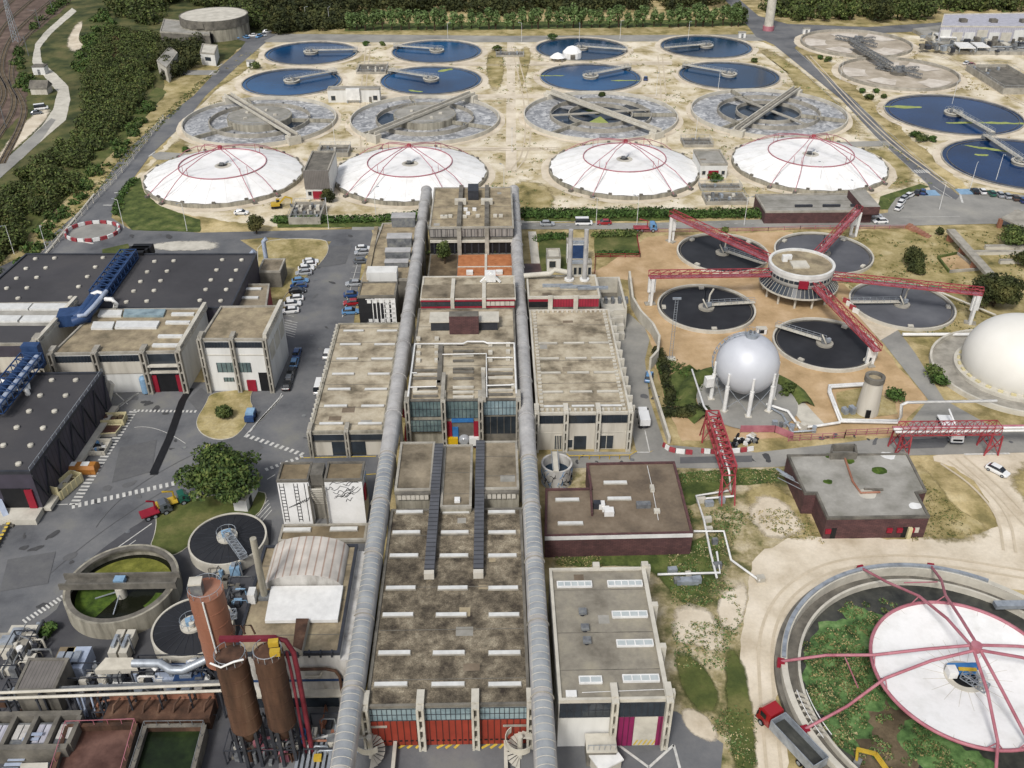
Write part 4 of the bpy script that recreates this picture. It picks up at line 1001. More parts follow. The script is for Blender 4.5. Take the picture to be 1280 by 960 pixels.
# stair tower curves and ramp walls in front of the hall
for (px, py, lab) in ((463,935,'left'),(650,935,'right')):
    c = U(px, py, 2); t2 = T('spiral_stair', f'concrete spiral stair beside the {lab} end of the red-orange doors', 'stair', (c.x, c.y), 'spiral stairs flanking the loading doors')
    s = 1 if lab == 'left' else -1
    mb = MB().cyl(c.x, c.y, 0, 4.4, .35, K['concl'], 14)
    for k in range(16):
        a0 = s*(k*.3)-1.6; mb.add([(c.x+.35*math.cos(a0), c.y+.35*math.sin(a0), .3+k*.25), (c.x+1.9*math.cos(a0), c.y+1.9*math.sin(a0), .3+k*.25), (c.x+1.9*math.cos(a0+s*.32), c.y+1.9*math.sin(a0+s*.32), .3+k*.25), (c.x+.35*math.cos(a0+s*.32), c.y+.35*math.sin(a0+s*.32), .3+k*.25)], [(0,1,2,3)], K['concl'])
    mb.build('step', t2)
    MB().box(c.x-1.8 if s > 0 else c.x-2.2, c.y+1.7, 4.1, c.x+2.2 if s > 0 else c.x+1.8, 78.7, 4.4, K['conc']).build('landing', t2)
    hr = MB(); hr.ring(c.x, c.y, 3.2, 4.3, 1.85, 1.95, K['concl'], 24, 2.2, 5.4); hr.build('balustrade', t2)
for (px, lab) in ((495,'left'),(632,'right')):
    a, b = U(px, 932), U(px, 975); t2 = T('ramp_wall', f'low concrete retaining wall on the {lab} side of the loading ramp', 'wall', a, 'low walls beside the loading ramp')
    MB().box(a.x-.2, b.y, 0, a.x+.2, a.y, 1.1, K['conc']).build('wall', t2)
    MB().box(a.x-.24, b.y, 1.1, a.x+.24, a.y, 1.2, K['concl']).build('coping', t2)
# ---- glass hall
X0, X1, YF, YB, h = -16.6, 4.0, 144.5, 179.6, 11.0
t = slab_bldg('glass_hall', 'central hall with grey-green glazed front and a roof full of white pipes', 'hall', [(X0,YF),(X1,YF),(X1,YB),(X0,YB)], h, 'conct', 'roofp', par=.15, pm='concd')
xs = [X0+.1, -9.9, -3.0, X1-.1]
glazing(t, xs[0], xs[1]-.5, YF, 7.4, 10.8, 'glassg', 9, 2); glazing(t, xs[0], xs[1]-.5, YF-.9, 4.6, 7.2, 'glassg', 9, 2, name='lower_glazing')
glazing(t, xs[1]+.5, xs[2]-.5, YF, 7.0, 10.8, 'glassg', 8, 2); glazing(t, xs[2]+.5, xs[3], YF, 7.6, 10.8, 'glassb', 9, 2)
glazing(t, xs[2]+.5, xs[3], YF, 3.2, 7.3, 'glass', 5, 1, 'concd', name='lower_glazing'); MB().box(xs[2]+.5, YF-.05, 0, xs[3], YF+.05, 3.1, K['concd']).build('recess', t)
MB().box(xs[1]+1.4, YF-.06, 0, xs[2]-1.4, YF+.03, 6.2, K['concd']).build('door_opening', t)
for s in (xs[1]+.5, xs[2]-1.4): MB().box(s, YF-.25, 0, s+.9, YF-.02, 6.2, K['crim']).build('door_leaf', t)
MB().box(xs[1]+1.4, YF-.4, 6.2, xs[2]-1.4, YF-.03, 6.9, K['blueb']).build('door_lintel', t)
MB().box(xs[1]+1.5, YF-.3, .5, xs[1]+2.6, YF-.1, 5, K['blueb']).build('machine_panel', t)
for x in (X0, xs[1], xs[2], X1): pilaster(t, x, YF-.1, 0, h, .9, 1.3, 'conc')
for (xa, xb, ys) in ((516,547,(462,467,472,484,489,494)),(566,592,(438,443,450,460,464,472,483,489,495)),(610,641,(461,466,471,482,487,492))):
    for y in ys:
        a, b = U(xa, y, h+.4), U(xb, y, h+.4)
        MB().box(a.x, a.y-.25, h, b.x, a.y+.25, h+.35, K['concl' if int(y) % 2 else 'concd']).build('roof_louvre', t)
def pipe(t, pts, r, m, h=None, name='pipe', n=6):
    P = [U(p[0], p[1], p[2] if len(p) > 2 else h) for p in pts]
    return MB().tube(P, r, K[m], n).build(name, t)
pipe(t, [(510,496),(518.5,430),(579,429.6),(584,427),(605,427),(609,429),(643,429),(645.5,492)], .2, 'wpaint', h+.8)
pipe(t, [(553,443),(608,442),(608.5,496)], .12, 'wpaint', h+.8); pipe(t, [(608,447),(641,447)], .12, 'wpaint', h+.8)
pipe(t, [(513,466),(521,466)], .12, 'wpaint', h+.8); pipe(t, [(608,482),(642,481)], .14, 'wpaint', h+.8); pipe(t, [(512,484),(545,483)], .12, 'wpaint', h+.8)
for (px, py) in [(523,425),(524,434),(523,443),(523,452),(546,425),(546,434),(546,443),(546,452),(613,432),(613,442),(613,451),(635,432),(635,441),(635,450),(548,480),(606,476),(604,464),(519,489),(642,484)]:
    c = U(px, py, h); MB().box(c.x-.42, c.y-.45, h, c.x+.42, c.y+.45, h+.6, K['concl']).build('vent_box', t)
a, b = U(551,433,h), U(549,482,h); MB().bar((a.x,a.y,h+.3),(b.x,b.y,h+.3),.9,.6,K['concd']).build('roof_channel', t)
for (px,) in ((555,),(604,)):
    a, b = U(px, 468, h+.5), U(px-2 if px < 580 else px+1, 500, h+.5); MB().bar(a, b, .7, 1.0, K['conc']).build('roof_beam', t)
# brown penthouse on the glass hall
a, b = U(562,418,h), U(598.5,418,h); yb = U(580,389,15.2).y
pb = T('brown_penthouse', 'dark brown box standing on the glass hall roof between two vents', 'penthouse', ((a.x+b.x)/2, a.y, h))
MB().prism([(a.x,a.y),(b.x,a.y),(b.x,yb),(a.x,yb)], h, 15.2, K['brown'], K['concd']).build('wall', pb)
for s, xx in ((-1, a.x), (1, b.x)):
    MB().box(xx, a.y+1.6, h, xx+s*3.9, a.y+4.2, h+2.0, K['dsteel']).build('vent_housing', pb); MB().box(xx+s*.03, a.y+1.3, h+2.0, xx+s*4.2, a.y+5.5, h+2.25, K['concl']).build('vent_cover', pb)
# ---- red-trimmed block
t = slab_bldg('red_trimmed_block', 'low block with red window trim across the spine behind the glass hall', 'building', [(-16.2,179.8),(4.3,179.8),(4.3,190.6),(-16.2,190.6)], 13.1, 'concd', 'roofp', par=.15, pm='concl')
for k, (xa, xb) in enumerate([(-16.0,-9.6),(-9.0,-2.8),(-2.2,4.1)]):
    glazing(t, xa, xb, 179.8, 11.5, 12.7, 'glass' if k < 2 else 'cream', 6, 1, proud=.1)
    MB().box(xa-.1, 179.55, 12.7, xb+.1, 179.77, 13.0, K['crim']).build('trim', t); MB().box(xa-.1, 179.5, 11.15, xb+.1, 179.77, 11.5, K['crim']).build('trim', t)
    MB().box(xa, 180.2, 13.1, xb, 186.0, 13.5, K['roofg']).build('roof_panel', t)
for x in (-9.3, -2.5): MB().box(x-.4, 179.3, 11.05, x+.4, 188.5, 13.75, K['concl']).build('beam', t)
c = U(613,344,13.1); mb = MB().box(c.x-1.2, 187.5, 13.2, c.x+1.2, 190, 15.0, K['wpaint']); mb.bar((c.x-2.2,187.3,13.3),(c.x,188.5,15.2),.4,.4,K['wpaint']); mb.bar((c.x+2.2,187.3,13.3),(c.x,188.5,15.2),.4,.4,K['wpaint']); mb.build('roof_fan', t)
# ---- court and top block
t = T('raised_court', 'terracotta paved court with a green edge between the spine blocks', 'court', (-6, 190.8))
MB().box(-16.4, 190.75, 0, 4.6, 218, 6, K['concd']).build('podium', t)
MB().box(-9.2, 204.6, 6, -2.6, 216.5, 6.06, K['court']).build('paving', t); MB().box(-2.0, 204.6, 6, 4.2, 216.5, 6.06, K['court']).build('paving', t)
MB().box(-2.6, 203, 6, -2.0, 216.5, 6.3, K['concl']).build('walkway', t); MB().box(-9.2, 209.3, 6.1, 4.2, 209.8, 6.14, K['concl']).build('line', t)
MB().box(-16, 204.6, 6, -9.4, 216.5, 6.1, K['soil']).build('planting_bed', t); MB().box(-16, 192, 6, 4.4, 204.4, 6.12, K['green']).build('lawn', t)
for x in (-6.2, 1.0): MB().box(x-.8, 205.2, 6.06, x+.8, 206.4, 6.9, K['wpaint']).build('bench', t)
t = slab_bldg('top_block', 'flat-roofed block with grey panelled front at the far end between the galleries', 'building', [(-16.3,217.4),(4.7,217.4),(4.7,243.6),(-16.3,243.6)], 13, 'concd', 'roofb', par=.2, pm='conc')
for k, (xa, xb) in enumerate([(-16.2,-9.3),(-8.5,-2.4),(-1.6,4.6)]):
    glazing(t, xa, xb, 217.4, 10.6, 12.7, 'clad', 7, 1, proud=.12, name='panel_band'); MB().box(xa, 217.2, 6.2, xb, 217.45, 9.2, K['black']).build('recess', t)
    for i in range(4): x = xa+.8+i*1.7; MB().box(x, 217.0, 6.1, x+.35, 217.18, 9.2, K['dsteel']).build('column', t)
    MB().box(xa, 216.6, 9.3, xb, 217.3, 9.8, K['concl']).build('beam', t)
for x in (-8.9, -2.0):
    MB().box(x-.5, 216.2, 6, x+.5, 217.35, 13.4, K['conc']).build('pilaster', t); MB().box(x-.55, 217.7, 13, x+.55, 243, 14.1, K['concd']).build('roof_duct', t)
    MB().box(x-1.5, 231.5, 13.1, x+1.5, 233, 14.4, K['concl']).build('duct_junction', t)
MB().box(-7.0, 235, 13, -4.2, 240, 15.6, K['dsteel']).build('penthouse', t)
for (px, py) in [(553,272),(557,272),(563,271.5),(581,272),(597,271),(619,271),(626,271),(582,263),(593,263),(585,268)]:
    c = U(px, py, 13); MB().box(c.x-.5, c.y-.5, 13, c.x+.5, c.y+.5, 13.6, K['concl' if py > 268 else 'wpaint']).build('roof_vent', t)
# ---- vehicles' court between front hall and glass hall is open; tall pipes there
t = T('elbow_pipe', 'fat cream elbow pipe in the gap before the glass hall', 'pipe', U(634,550)); mb = MB()
c = U(632,550); mb.tube([(c.x,c.y,0),(c.x,c.y,5.4),(c.x+.3,c.y,6.2),(c.x+1.0,c.y,6.6),(c.x+2.4,c.y,6.6)], .75, K['concl'], 12); mb.build('tube', t); MB().tube([(c.x+.2,c.y-1,2.6),(c.x+1.6,c.y-1,2.6),(c.x+1.9,c.y-1,3.6),(c.x+1.9,c.y-1,6.0)], .45, K['cream'], 10).build('branch', t)
t = T('red_pipe_cluster', 'crimson bent pipes at the left of the glass hall front', 'pipe', U(517,550)); c = U(517,550)
for k in range(3): MB().tube([(c.x-1.4+k*.9,c.y,0),(c.x-1.2+k*.9,c.y,3.0+k),(c.x-.6+k*.9,c.y+.6,4.6+k*.6),(c.x-1.8,c.y+1,5.2+k*.6)], .38, K['crim'], 8).build('pipe', t)
# ---- west hall
P = rect(387,479,541,405,5.4)
t = slab_bldg('west_hall', 'long low hall with sandy roof and two columns of skylights beside the left gallery', 'hall', P, 5.4, 'cream', 'roofp', par=.25, pm='conct')
x0, x1, y0, y1 = P[0][0], P[1][0], P[0][1], P[2][1]
for (y, xa, xb) in [(414,442,484),(431,438,481),(449,434,477.5),(468,429,473.5),(487,424,470),(508,419.5,466),(530,414,462.5)]:
    for x in (xa, xb): skylight(t, x, y, 5.4, 4.4, .6, .25)
for i in range(26):
    yy = y0+1+(y1-y0-2)*i/25; MB().box(x0-.5, yy-.18, 4.2, x0-.05, yy+.18, 5.9, K['concl']).build('wall_rib', t)
facade(t, 'window_band', x0+.4, x1, y0, 3.6, 4.9, 'glass')
for (a, b) in ((.28,.46),(.54,.74)): MB().box(x0+(x1-x0)*a, y0-.09, 0, x0+(x1-x0)*b, y0, 3.3, K['glass']).build('door', t)
for f in (0, .5): pilaster(t, x0+(x1-x0)*f, y0-.02, 0, 5.4, .8, .8, 'conc')
MB().box(x0, y0-.12, 3.3, x1, y0-.0, 3.6, K['concd']).build('lintel', t)
# ---- mural block and long west building
yb = 5.4
a, b = U(447,371,11), U(494,371,11); yk = U(470,353,11).y
t = slab_bldg('patterned_block', 'small block with white grid and black disc pattern on its front wall', 'building', [(a.x,a.y),(b.x,a.y),(b.x,yk),(a.x,yk)], 11, 'concd', 'roofb', par=.2, pm='concd')
MB().box(a.x, a.y-.08, 3, b.x, a.y-.02, 10.6, K['mural']).build('front_panel', t)
mb = MB(); W = b.x-a.x
for i in range(7):
    x = a.x+W*(.38+.1*i)
    if x < b.x-.1: mb.box(x-.09, a.y-.14, 4, x+.09, a.y-.1, 10.6, K['wpaint'])
for i in range(6): z = 4.4+i*1.2; mb.box(a.x+W*.2 if i > 4 or i < 1 else a.x+W*.66, a.y-.15, z-.09, b.x-.1, a.y-.1, z+.09, K['wpaint'])
for i in range(5):
    for j in range(5):
        if (i >= 3) or j in (0, 4): mb.box(a.x+W*(.24+.16*i), a.y-.12, 4.6+j*1.2, a.x+W*(.24+.16*i)+W*.1, a.y-.09, 5.4+j*1.2, K['wpaint'])
mb.build('grid_pattern', t)
MB().box(a.x+W*.45, a.y-.1, 9.6, b.x-.2, a.y-.03, 10.6, K['dirtw']).build('white_band', t)
P = Q([(452,350),(478,280),(521,278),(514,350)], 9)
t = slab_bldg('long_west_building', 'long flat building with four grey rooftop units left of the left gallery', 'building', P, 9, 'concd', 'roofb', par=.3, pm='conc')
Pw = Q([(450,362),(468,283),(473,283),(458,362)], 9.5); MB().prism(Pw, 0, 9.5, K['concd'], K['roofb']).build('side_wall', t)
for (px, py, w, d, hh) in [(505,281,6,3.2,2.6),(500,306,6,3,2.4),(498,322,6,2.4,2),(496,332,5.5,2.0,1.2)]:
    c = U(px, py, 9); u = MB().box(c.x-w/2, c.y-d/2, 9, c.x+w/2, c.y+d/2, 9+hh, K['iron']); u.box(c.x-w/2-.1, c.y-d/2-.1, 9+hh, c.x+w/2+.1, c.y+d/2+.1, 9.12+hh, K['tubep']); u.build('air_unit', t)
c = U(470,350,9); MB().box(c.x-2, c.y-1, 9, c.x+5, c.y+2.4, 11.4, K['white']).build('stair_head', t)
# ---- east hall
P = rect(671,789,517,387,8.5); x0, x1, y0, y1 = P[0][0], P[1][0], P[0][1], P[2][1]
t = slab_bldg('east_hall', 'broad hall with stained sandy roof and toothed concrete edge, right of the right gallery', 'hall', P, 8.5, 'cream', 'roofp', par=.12, pm='concl')
for k in range(30):
    for xx in (x0+1.0, x1-1.2):
        yy = y0+1+(y1-y0-2)*k/29; MB().box(xx-.35, yy-.22, 8.5, xx+.35, yy+.22, 8.85, K['concl']).build('roof_block', t)
for k in range(14):
    for yy in (y0+.9, y1-1): xx = x0+2+(x1-x0-4)*k/13; MB().box(xx-.22, yy-.3, 8.5, xx+.22, yy+.3, 8.85, K['concl']).build('roof_block', t)
for (y) in (429,448,466,508,490):
    for (xa, xb) in ((.08,.30),(.38,.62),(.68,.92)): skylight(t, 0, 0, 8.5, (x1-x0)*(xb-xa), .5, .22, 'concl' if y != 508 else 'skyl', world=(x0+(x1-x0)*(xa+xb)/2, U(730,y,8.5).y, 8.5))
glazing(t, x0+.3, x1-.3, y0, 6.3, 8.0, 'glass', 12, 1)
bx = [x0, x0+(x1-x0)*.31, x0+(x1-x0)*.655, x1-.1]
for k in range(3):
    xa, xb = bx[k]+.5, bx[k+1]-.5
    if k == 0: win(t, xa+3, xb-.2, y0, .2, 3.4, bars=4); MB().box(xa, y0-.05, 3.9, xb, y0, 4.1, K['concl']).build('sill_band', t)
    if k == 1: MB().box(xa+1.2, y0-.06, 0, xb-1.5, y0, 3.2, K['glass']).build('doorway', t); win(t, xa, xa+.9, y0, .5, 2.4)
    if k == 2: win(t, xa, xa+2.6, y0, .2, 3.3, bars=2); MB().box(xa, y0-.05, 3.9, xb, y0, 4.1, K['concl']).build('sill_band', t)
for x in bx: pilaster(t, x, y0-.05, 0, 8.5, .9, .9, 'concl')
for k in range(12):
    yy = y0+2+(y1-y0-3)*k/11; MB().box(x1, yy-.25, 0, x1+1.0, yy+.25, 8.7, K['concl']).build('buttress', t)
mb = MB().tube([(bx[1]+.2,y0-2.6,1.0),(bx[1]+.6,y0-3.2,1.0),(bx[2],y0-3.2,1.0),(bx[3],y0-3.2,1.0),(bx[3]+1.5,y0-2,1.0)], .09, K['yellow'], 6); t2 = T('yellow_guard_rail', 'yellow tubular guard rail before the east hall doors', 'guard rail', (bx[2],y0-3.2)); mb.build('rail', t2)
for i in range(7): xx = bx[1]+.6+(bx[3]-bx[1]-.6)*i/6; MB().box(xx-.06,y0-3.26,.05,xx+.06,y0-3.14,1.0,K['yellow']).build('post', t2)
# ---- red walled block and twin stacks
yk = U(710,386,8.5).y+.3; he = hz(705,372,yk); P = [(U(660,372,he).x,yk),(U(750,372,he).x,yk),(U(750,372,he).x,U(705,345,he).y),(U(660,372,he).x,U(705,345,he).y)]
x0, x1 = P[0][0], P[1][0]; y0, y1 = P[0][1], P[2][1]
t = slab_bldg('red_walled_block', 'block with crimson panel front and gravel roof below the twin stacks', 'building', P, he, 'concd', 'roofp', par=.3, pm='concl')
for (a, b) in ((.34,.64),(.69,.985)): MB().box(x0+(x1-x0)*a, y0-.12, 8.9, x0+(x1-x0)*b, y0-.02, he-.4, K['panelc']).build('red_panel', t)
MB().box(x0+.2, y0-.1, 8.9, x0+(x1-x0)*.28, y0-.02, he-1.0, K['black']).build('opening', t); MB().box(x0+.2, y0-.12, he-.9, x0+(x1-x0)*.28, y0-.02, he-.35, K['crim']).build('red_panel', t)
for a in (.31,.665): MB().box(x0+(x1-x0)*a-.5, y0-.6, 8.6, x0+(x1-x0)*a+.5, y0-.02, he+.6, K['concl']).build('pilaster', t)
for i in range(3): c = U(697+i*22,358+i*1.5,he); MB().box(c.x-3.4, c.y-.4, he, c.x+3.4, c.y+.4, he+.5, K['steel']).build('roof_duct', t)
c = U(709,346,he); mb = MB().tube([(c.x-10,y1-1.5,he+.9),(c.x-4,y1-1.5,he+1.4),(c.x-3,y1-1.2,he+2.2),(c.x+1,y1-1.0,he+1.2)], .6, K['concl'], 10); mb.build('flue', t)
t = T('twin_stacks', 'pair of slender pale steel stacks joined by crossbars behind the crimson block', 'chimney', (0,0,he)); a, b = U(711.5,350,he), U(730.5,350,he); t.location = ((a.x+b.x)/2, a.y, he)
zt = hz(712,287,a.y)
for p in (a, b): MB().cyl(p.x, p.y, he, zt, .55, K['tubep'], 16, .5).build('stack', t); MB().cyl(p.x, p.y, he, he+.4, 1.1, K['wpaint'], 16).build('base', t)
for z in (he+4.2, he+9): MB().box(a.x+.5, a.y-.35, z, b.x-.5, a.y+.35, z+.6, K['steel']).build('crossbar', t)
P = rect(709,736,303,298,6); t = slab_bldg('blue_fronted_hut', 'white hut with a blue front seen between the twin stacks', 'hut', P, 6, 'white', 'roofc', par=.2); MB().box(P[0][0]+.5, P[0][1]-.08, 1.2, P[1][0]-.5, P[0][1]-.02, 5.2, K['bluep']).build('blue_panel', t)
P = rect(684,701,322,311,4); t = slab_bldg('white_cube_hut', 'small white cube hut in the garden right of the right gallery', 'hut', P, 4, 'white', 'concl', par=.2); win(t, P[0][0]+.6, P[0][0]+2.2, P[0][1], 1.2, 3)
P = rect(710,740,330,324,6); t = slab_bldg('equipment_frame_house', 'low pale equipment house with dark louvres behind the crimson block', 'equipment house', P, 6, 'concl', 'roofc', par=.2)
for i in range(5): w_ = (P[1][0]-P[0][0])/5; MB().box(P[0][0]+.3+i*w_, P[0][1]-.08, .8, P[0][0]+w_-.2+i*w_, P[0][1]-.02, 5, K['glass']).build('louvre', t)
# annex right of the crimson block
P = rect(752,784,384,346,6); x0, x1, y0, y1 = P[0][0], P[1][0], P[0][1], P[2][1]
t = T('concrete_annex', 'roofless pale concrete annex beside the crimson block and retaining wall', 'annex', ((x0+x1)/2, y0))
for (q) in ((x0,y0,x0+.5,y1),(x1-.5,y0,x1,y1),(x0+.5,y1-.5,x1-.5,y1)): MB().box(q[0],q[1],0,q[2],q[3],6,K['concl']).build('wall', t)
MB().box(x0+.5, y0, 0, x1-.5, (y0*.6+y1*.4), 5.2, K['concl']).build('deck', t); MB().box(x0+.5, (y0*.6+y1*.4)+.01, 0, x1-.5, y1-.5, 2.0, K['concd']).build('floor', t)
for k in range(4): MB().box(x0+1+k*1.6, y0+3, 5.2, x0+1.7+k*1.6, y0+4.4, 6.4, K['iron']).build('pump_unit', t)
for k in range(3): MB().box(x0+.6, y0-1.5-k*1.6, 0, x1-.8, y0-.1-k*1.6, 4.0-k*1.2, K['concl']).build('step', t)
# retaining wall
t = T('retaining_wall', 'curved pale retaining wall between the service yard and the tan terrace', 'wall', U(800,440)); mb = MB()
mb.wall(Q([(786,352),(790,385),(800,402),(815,418),(823,434),(821,452),(812,462)]), .5, 0, 3.0, K['concl']); mb.wall(Q([(810,470),(822,510),(836,555)]), .5, 0, 1.6, K['concl']); mb.build('wall', t)
# ---- brick L building
P = Q([(681,671),(866,667),(843,578),(733,580),(738,611),(682,612)], 4.6)
t = slab_bldg('brick_pavilion', 'low L-shaped dark brick building with gravel roof and white fascia, right of the right gallery', 'building', P, 4.6, 'brown', 'roofr', par=.25, pm='brown')
x0, y0, x1 = P[0][0], P[0][1], P[1][0]
MB().add([(x0,y0-.12,3.9),(x1,P[1][1]-.12,3.9),(x1,P[1][1]-.12,4.7),(x0,y0-.12,4.7),(x0,y0-.02,3.9),(x1,P[1][1]-.02,3.9),(x1,P[1][1]-.02,4.7),(x0,y0-.02,4.7)], [(0,1,2,3),(3,2,6,7),(4,0,3,7),(1,5,6,2),(0,4,5,1)], K['wpaint']).build('fascia', t)
for (px, py, l) in ((769,604,4.0),(774,624,4.0),(709,625.5,4.0),(713,655,4.1)): skylight(t, px, py, 4.6, l, .6, .35)
for (px, py, w, d, hh, m) in ((746,634,1.2,1,1.2,'dsteel'),(752,634,1.0,1.2,1.0,'wpaint'),(761,642,1.6,1.4,.9,'wpaint'),(757,638,1.2,.8,.7,'wpaint'),(804,633,2.4,1,.8,'iron'),(815,612,.7,1.4,.6,'concl'),(821,640,1,.8,.5,'concl')):
    c = U(px, py, 4.6); MB().box(c.x-w/2, c.y-d/2, 4.55, c.x+w/2, c.y+d/2, 4.6+hh, K[m]).build('roof_unit', t)
pipe(t, [(809,582),(815,608),(823,650)], .06, 'wpaint', 4.75)
a = Q([(738,611),(740,645)], 4.6); MB().bar((a[0][0],a[0][1],4.9),(a[1][0],a[1][1],4.9),.3,.7,K['brown']).build('roof_upstand', t)
# graffiti tank
cx, cy, R = circ(677,715,566,591,4.2); t = T('graffiti_tank', 'small open round tank covered in black and white graffiti beside the right gallery', 'tank', (cx, cy))
MB().ring(cx, cy, 0, 4.2, R-.35, R, K['dirtw'], 48).build('wall', t); MB().disc(cx, cy, 2.2, R-.35, K['wdark'], 40).build('water', t)
mb = MB(); mb.bar((cx-.3, cy-R, 4.4), (cx-.3, cy+R, 4.4), 1.0, .3, K['concl']); mb.bar((cx-.9, cy-R, 4.9), (cx-.9, cy+R, 4.9), .1, .1, K['steel']); mb.bar((cx+.3, cy-R, 4.9), (cx+.3, cy+R, 4.9), .1, .1, K['steel']); mb.build('walkway', t)
mb = MB()
for k in range(46):
    a = random.uniform(PI*1.02, PI*1.98); z = random.uniform(.4, 3.4); l = random.uniform(.03, .16); dz = random.uniform(-.6, .6)
    p = [(cx+(R+.02)*math.cos(a+l*j), cy+(R+.02)*math.sin(a+l*j), min(4, max(.2, z+dz*j+.3*math.sin(j*2+k)))) for j in range(4)]
    mb.tube(p, .06, K[random.choice(['mural','mural','clblue'])], 4, False)
mb.build('graffiti', t)
# ---- east front building
P = rect(699,837,877,711,9.3); x0, x1, y0, y1 = P[0][0], P[1][0], P[0][1], P[2][1]
t = slab_bldg('east_front_building', 'flat-roofed building with white wall and magenta door at the lower right of the galleries', 'building', P, 9.3, 'white', 'roofe', par=.3, pm='concl')
for (px, py, w, b) in ((718,731.5,5.0,5),(781,730.5,5.0,5),(787,769,4.9,4),(793.5,805,4.9,4),(738,851,2.9,2),(801,849,4.7,4)): skylight(t, px, py, 9.3, w, 1.0, .3, 'paleg', b)
for (px, py) in ((728,768),(731,788),(733.5,804)): c = U(px, py, 9.3); u = MB().cyl(c.x, c.y, 9.25, 9.8, .35, K['dsteel'], 12); u.box(c.x-.55, c.y-.55, 9.8, c.x+.55, c.y+.55, 10.1, K['iron']); u.build('roof_fan', t)
c = U(714,869,9.3); MB().box(c.x-.7, c.y-.5, 9.25, c.x+.7, c.y+.5, 9.7, K['wpaint']).build('roof_hatch', t)
c = U(700,871,9.3); MB().bar((x0+3, y0+1.0, 9.75),(x1-.5, y0+1.3, 9.75),.06,.06,K['wpaint']).build('handrail', t)
m_ = x0+(x1-x0)*.505
glazing(t, x0+.1, m_-.5, y0, 6.2, 8.9, 'glass', 7, 2); glazing(t, m_+.5, x1-.3, y0, 6.2, 8.9, 'glass', 8, 1)
xa, xb = m_+.55, x1-.35; w_ = xb-xa
MB().box(xa, y0-.1, .1, xa+w_*.37, y0-.02, 6.0, K['panelm']).build('door_leaf', t); MB().box(xb-w_*.13, y0-.1, .1, xb, y0-.02, 6.0, K['panelm']).build('door_leaf', t)
MB().box(xa+w_*.37, y0-.06, .1, xb-w_*.13, y0-.01, 6.0, K['concl']).build('doorway', t)
mb = MB()
for i in range(5): xx = xa+w_*.39+i*w_*.1; mb.add([(xx,y0-.09,.2),(xx+.25,y0-.09,.2),(xx+.7,y0-.09,1.3),(xx+.45,y0-.09,1.3)],[(0,1,2,3)],K['yline'])
mb.build('hazard_stripes', t)
for x in (m_, x1): pilaster(t, x, y0-.02, 0, 9.3, .9, .9)
for k in range(4): yy = y0+1+(y1-y0-1)*k/3; MB().box(x1, yy-.4, 0, x1+.9, yy+.4, 9.8, K['concl']).build('buttress', t)
for k in range(3): yy = y0+1+(y1-y0-1)*k/3; MB().box(x1+.02, yy+.5, 6.4, x1+.2, yy+(y1-y0-1)/3-.5, 8.8, K['glass']).build('side_glazing', t)
MB().box(x1-.5, y0, 9.6, x1+.1, y1, 9.75, K['concl']).build('coping', t)
for px in (745,806): c = U(px,709,9.6); MB().box(c.x-.5, y1-.3, 8.5, c.x+.5, y1+.6, 10.2, K['concl']).build('pilaster_head', t)
# lean-to stair in front
c = U(750,925); t = T('entrance_stair_house', 'small grey stair house with railing before the white wall', 'stair house', (c.x,c.y)); 
MB().box(c.x-2.2, c.y-4, 0, c.x+1.6, y0-.4, 3.0, K['concd']).build('wall', t); MB().box(c.x-2.3, c.y-4.1, 3.0, c.x+1.7, y0-.35, 3.2, K['concl']).build('roof', t)
mb = MB()
for i in range(6): mb.bar((c.x-2.1+i*.72, c.y-3.8, 3.2), (c.x-2.1+i*.72, c.y-3.8, 4.2), .06, .06, K['steel'])
mb.bar((c.x-2.1,c.y-3.8,4.2),(c.x+1.5,c.y-3.8,4.2),.06,.06,K['steel']); mb.build('railing', t)
c = U(757,946,1.8); t = T('white_kiosk', 'tilted white-roofed kiosk at the bottom edge before the magenta door', 'kiosk', (c.x,c.y)); MB().obox((c.x,c.y-.5,0),3.2,2.4,2.2,.5,K['cream']).build('body', t); MB().obox((c.x,c.y-.5,2.2),3.6,2.8,.25,.5,K['wpaint']).build('roof', t)
# ------------------------------------------------------------------ left works
def roof_domes(t, pts, h, r=.54):
    for (px, py) in pts:
        c = U(px, py, h); mb = MB().cyl(c.x, c.y, h-.06, h+.28, r, K['concl'], 16, cap=False)
        mb.lathe(c.x, c.y, [(r*.92, h+.26), (r*.6, h+.38), (.02, h+.42)], K['concl'], 16); mb.build('dome_light', t)
h = 9.0
t = slab_bldg('dark_roofed_hall', 'wide hall under a dark membrane roof dotted with dome lights, upper left', 'hall', Q([(33,318),(321,318),(289,386),(-44,386)], h), h, 'violet', 'roofd', par=.3, pm='dsteel')
Z = lambda L, s, ox, oy: [(a/s+ox, b/s+oy) for a, b in L]
roof_domes(t, Z([(170,360),(262,357),(495,355),(125,407),(220,404),(458,400),(80,454),(177,450),(420,446),(33,502),(130,500),(378,494),(87,550),(338,546),(742,373),(834,370),(1067,365),(1160,366),(707,423),(802,420),(1040,414),(1134,415),(675,470),(771,466),(1013,462),(1110,463),(642,516),(740,513),(988,508),(1086,508),(607,568),(705,564),(960,560),(1060,562)], 3.84, 0, 230), h)
t = T('blue_truss_gallery', 'bright blue lattice gallery lying across the dark roof', 'gallery', U(150,345,9)); t.location.z = 9
a, b = U(163,322,9.3), U(125,374,9.3)
mb = MB(); lattice(mb, a, b, 3.8, 2.2, K['bluep'], 9, .24, .16); mb.build('lattice_frame', t)
MB().bar(a+Vector((0,0,.3)), b+Vector((0,0,.3)), 3.2, .3, K['bluep']).build('deck', t)
for s in (-1.1, 1.1): MB().tube([a+Vector((s,0,1.2)), b+Vector((s,0,1.2))], .55, K['bluep'], 8).build('pipe', t)
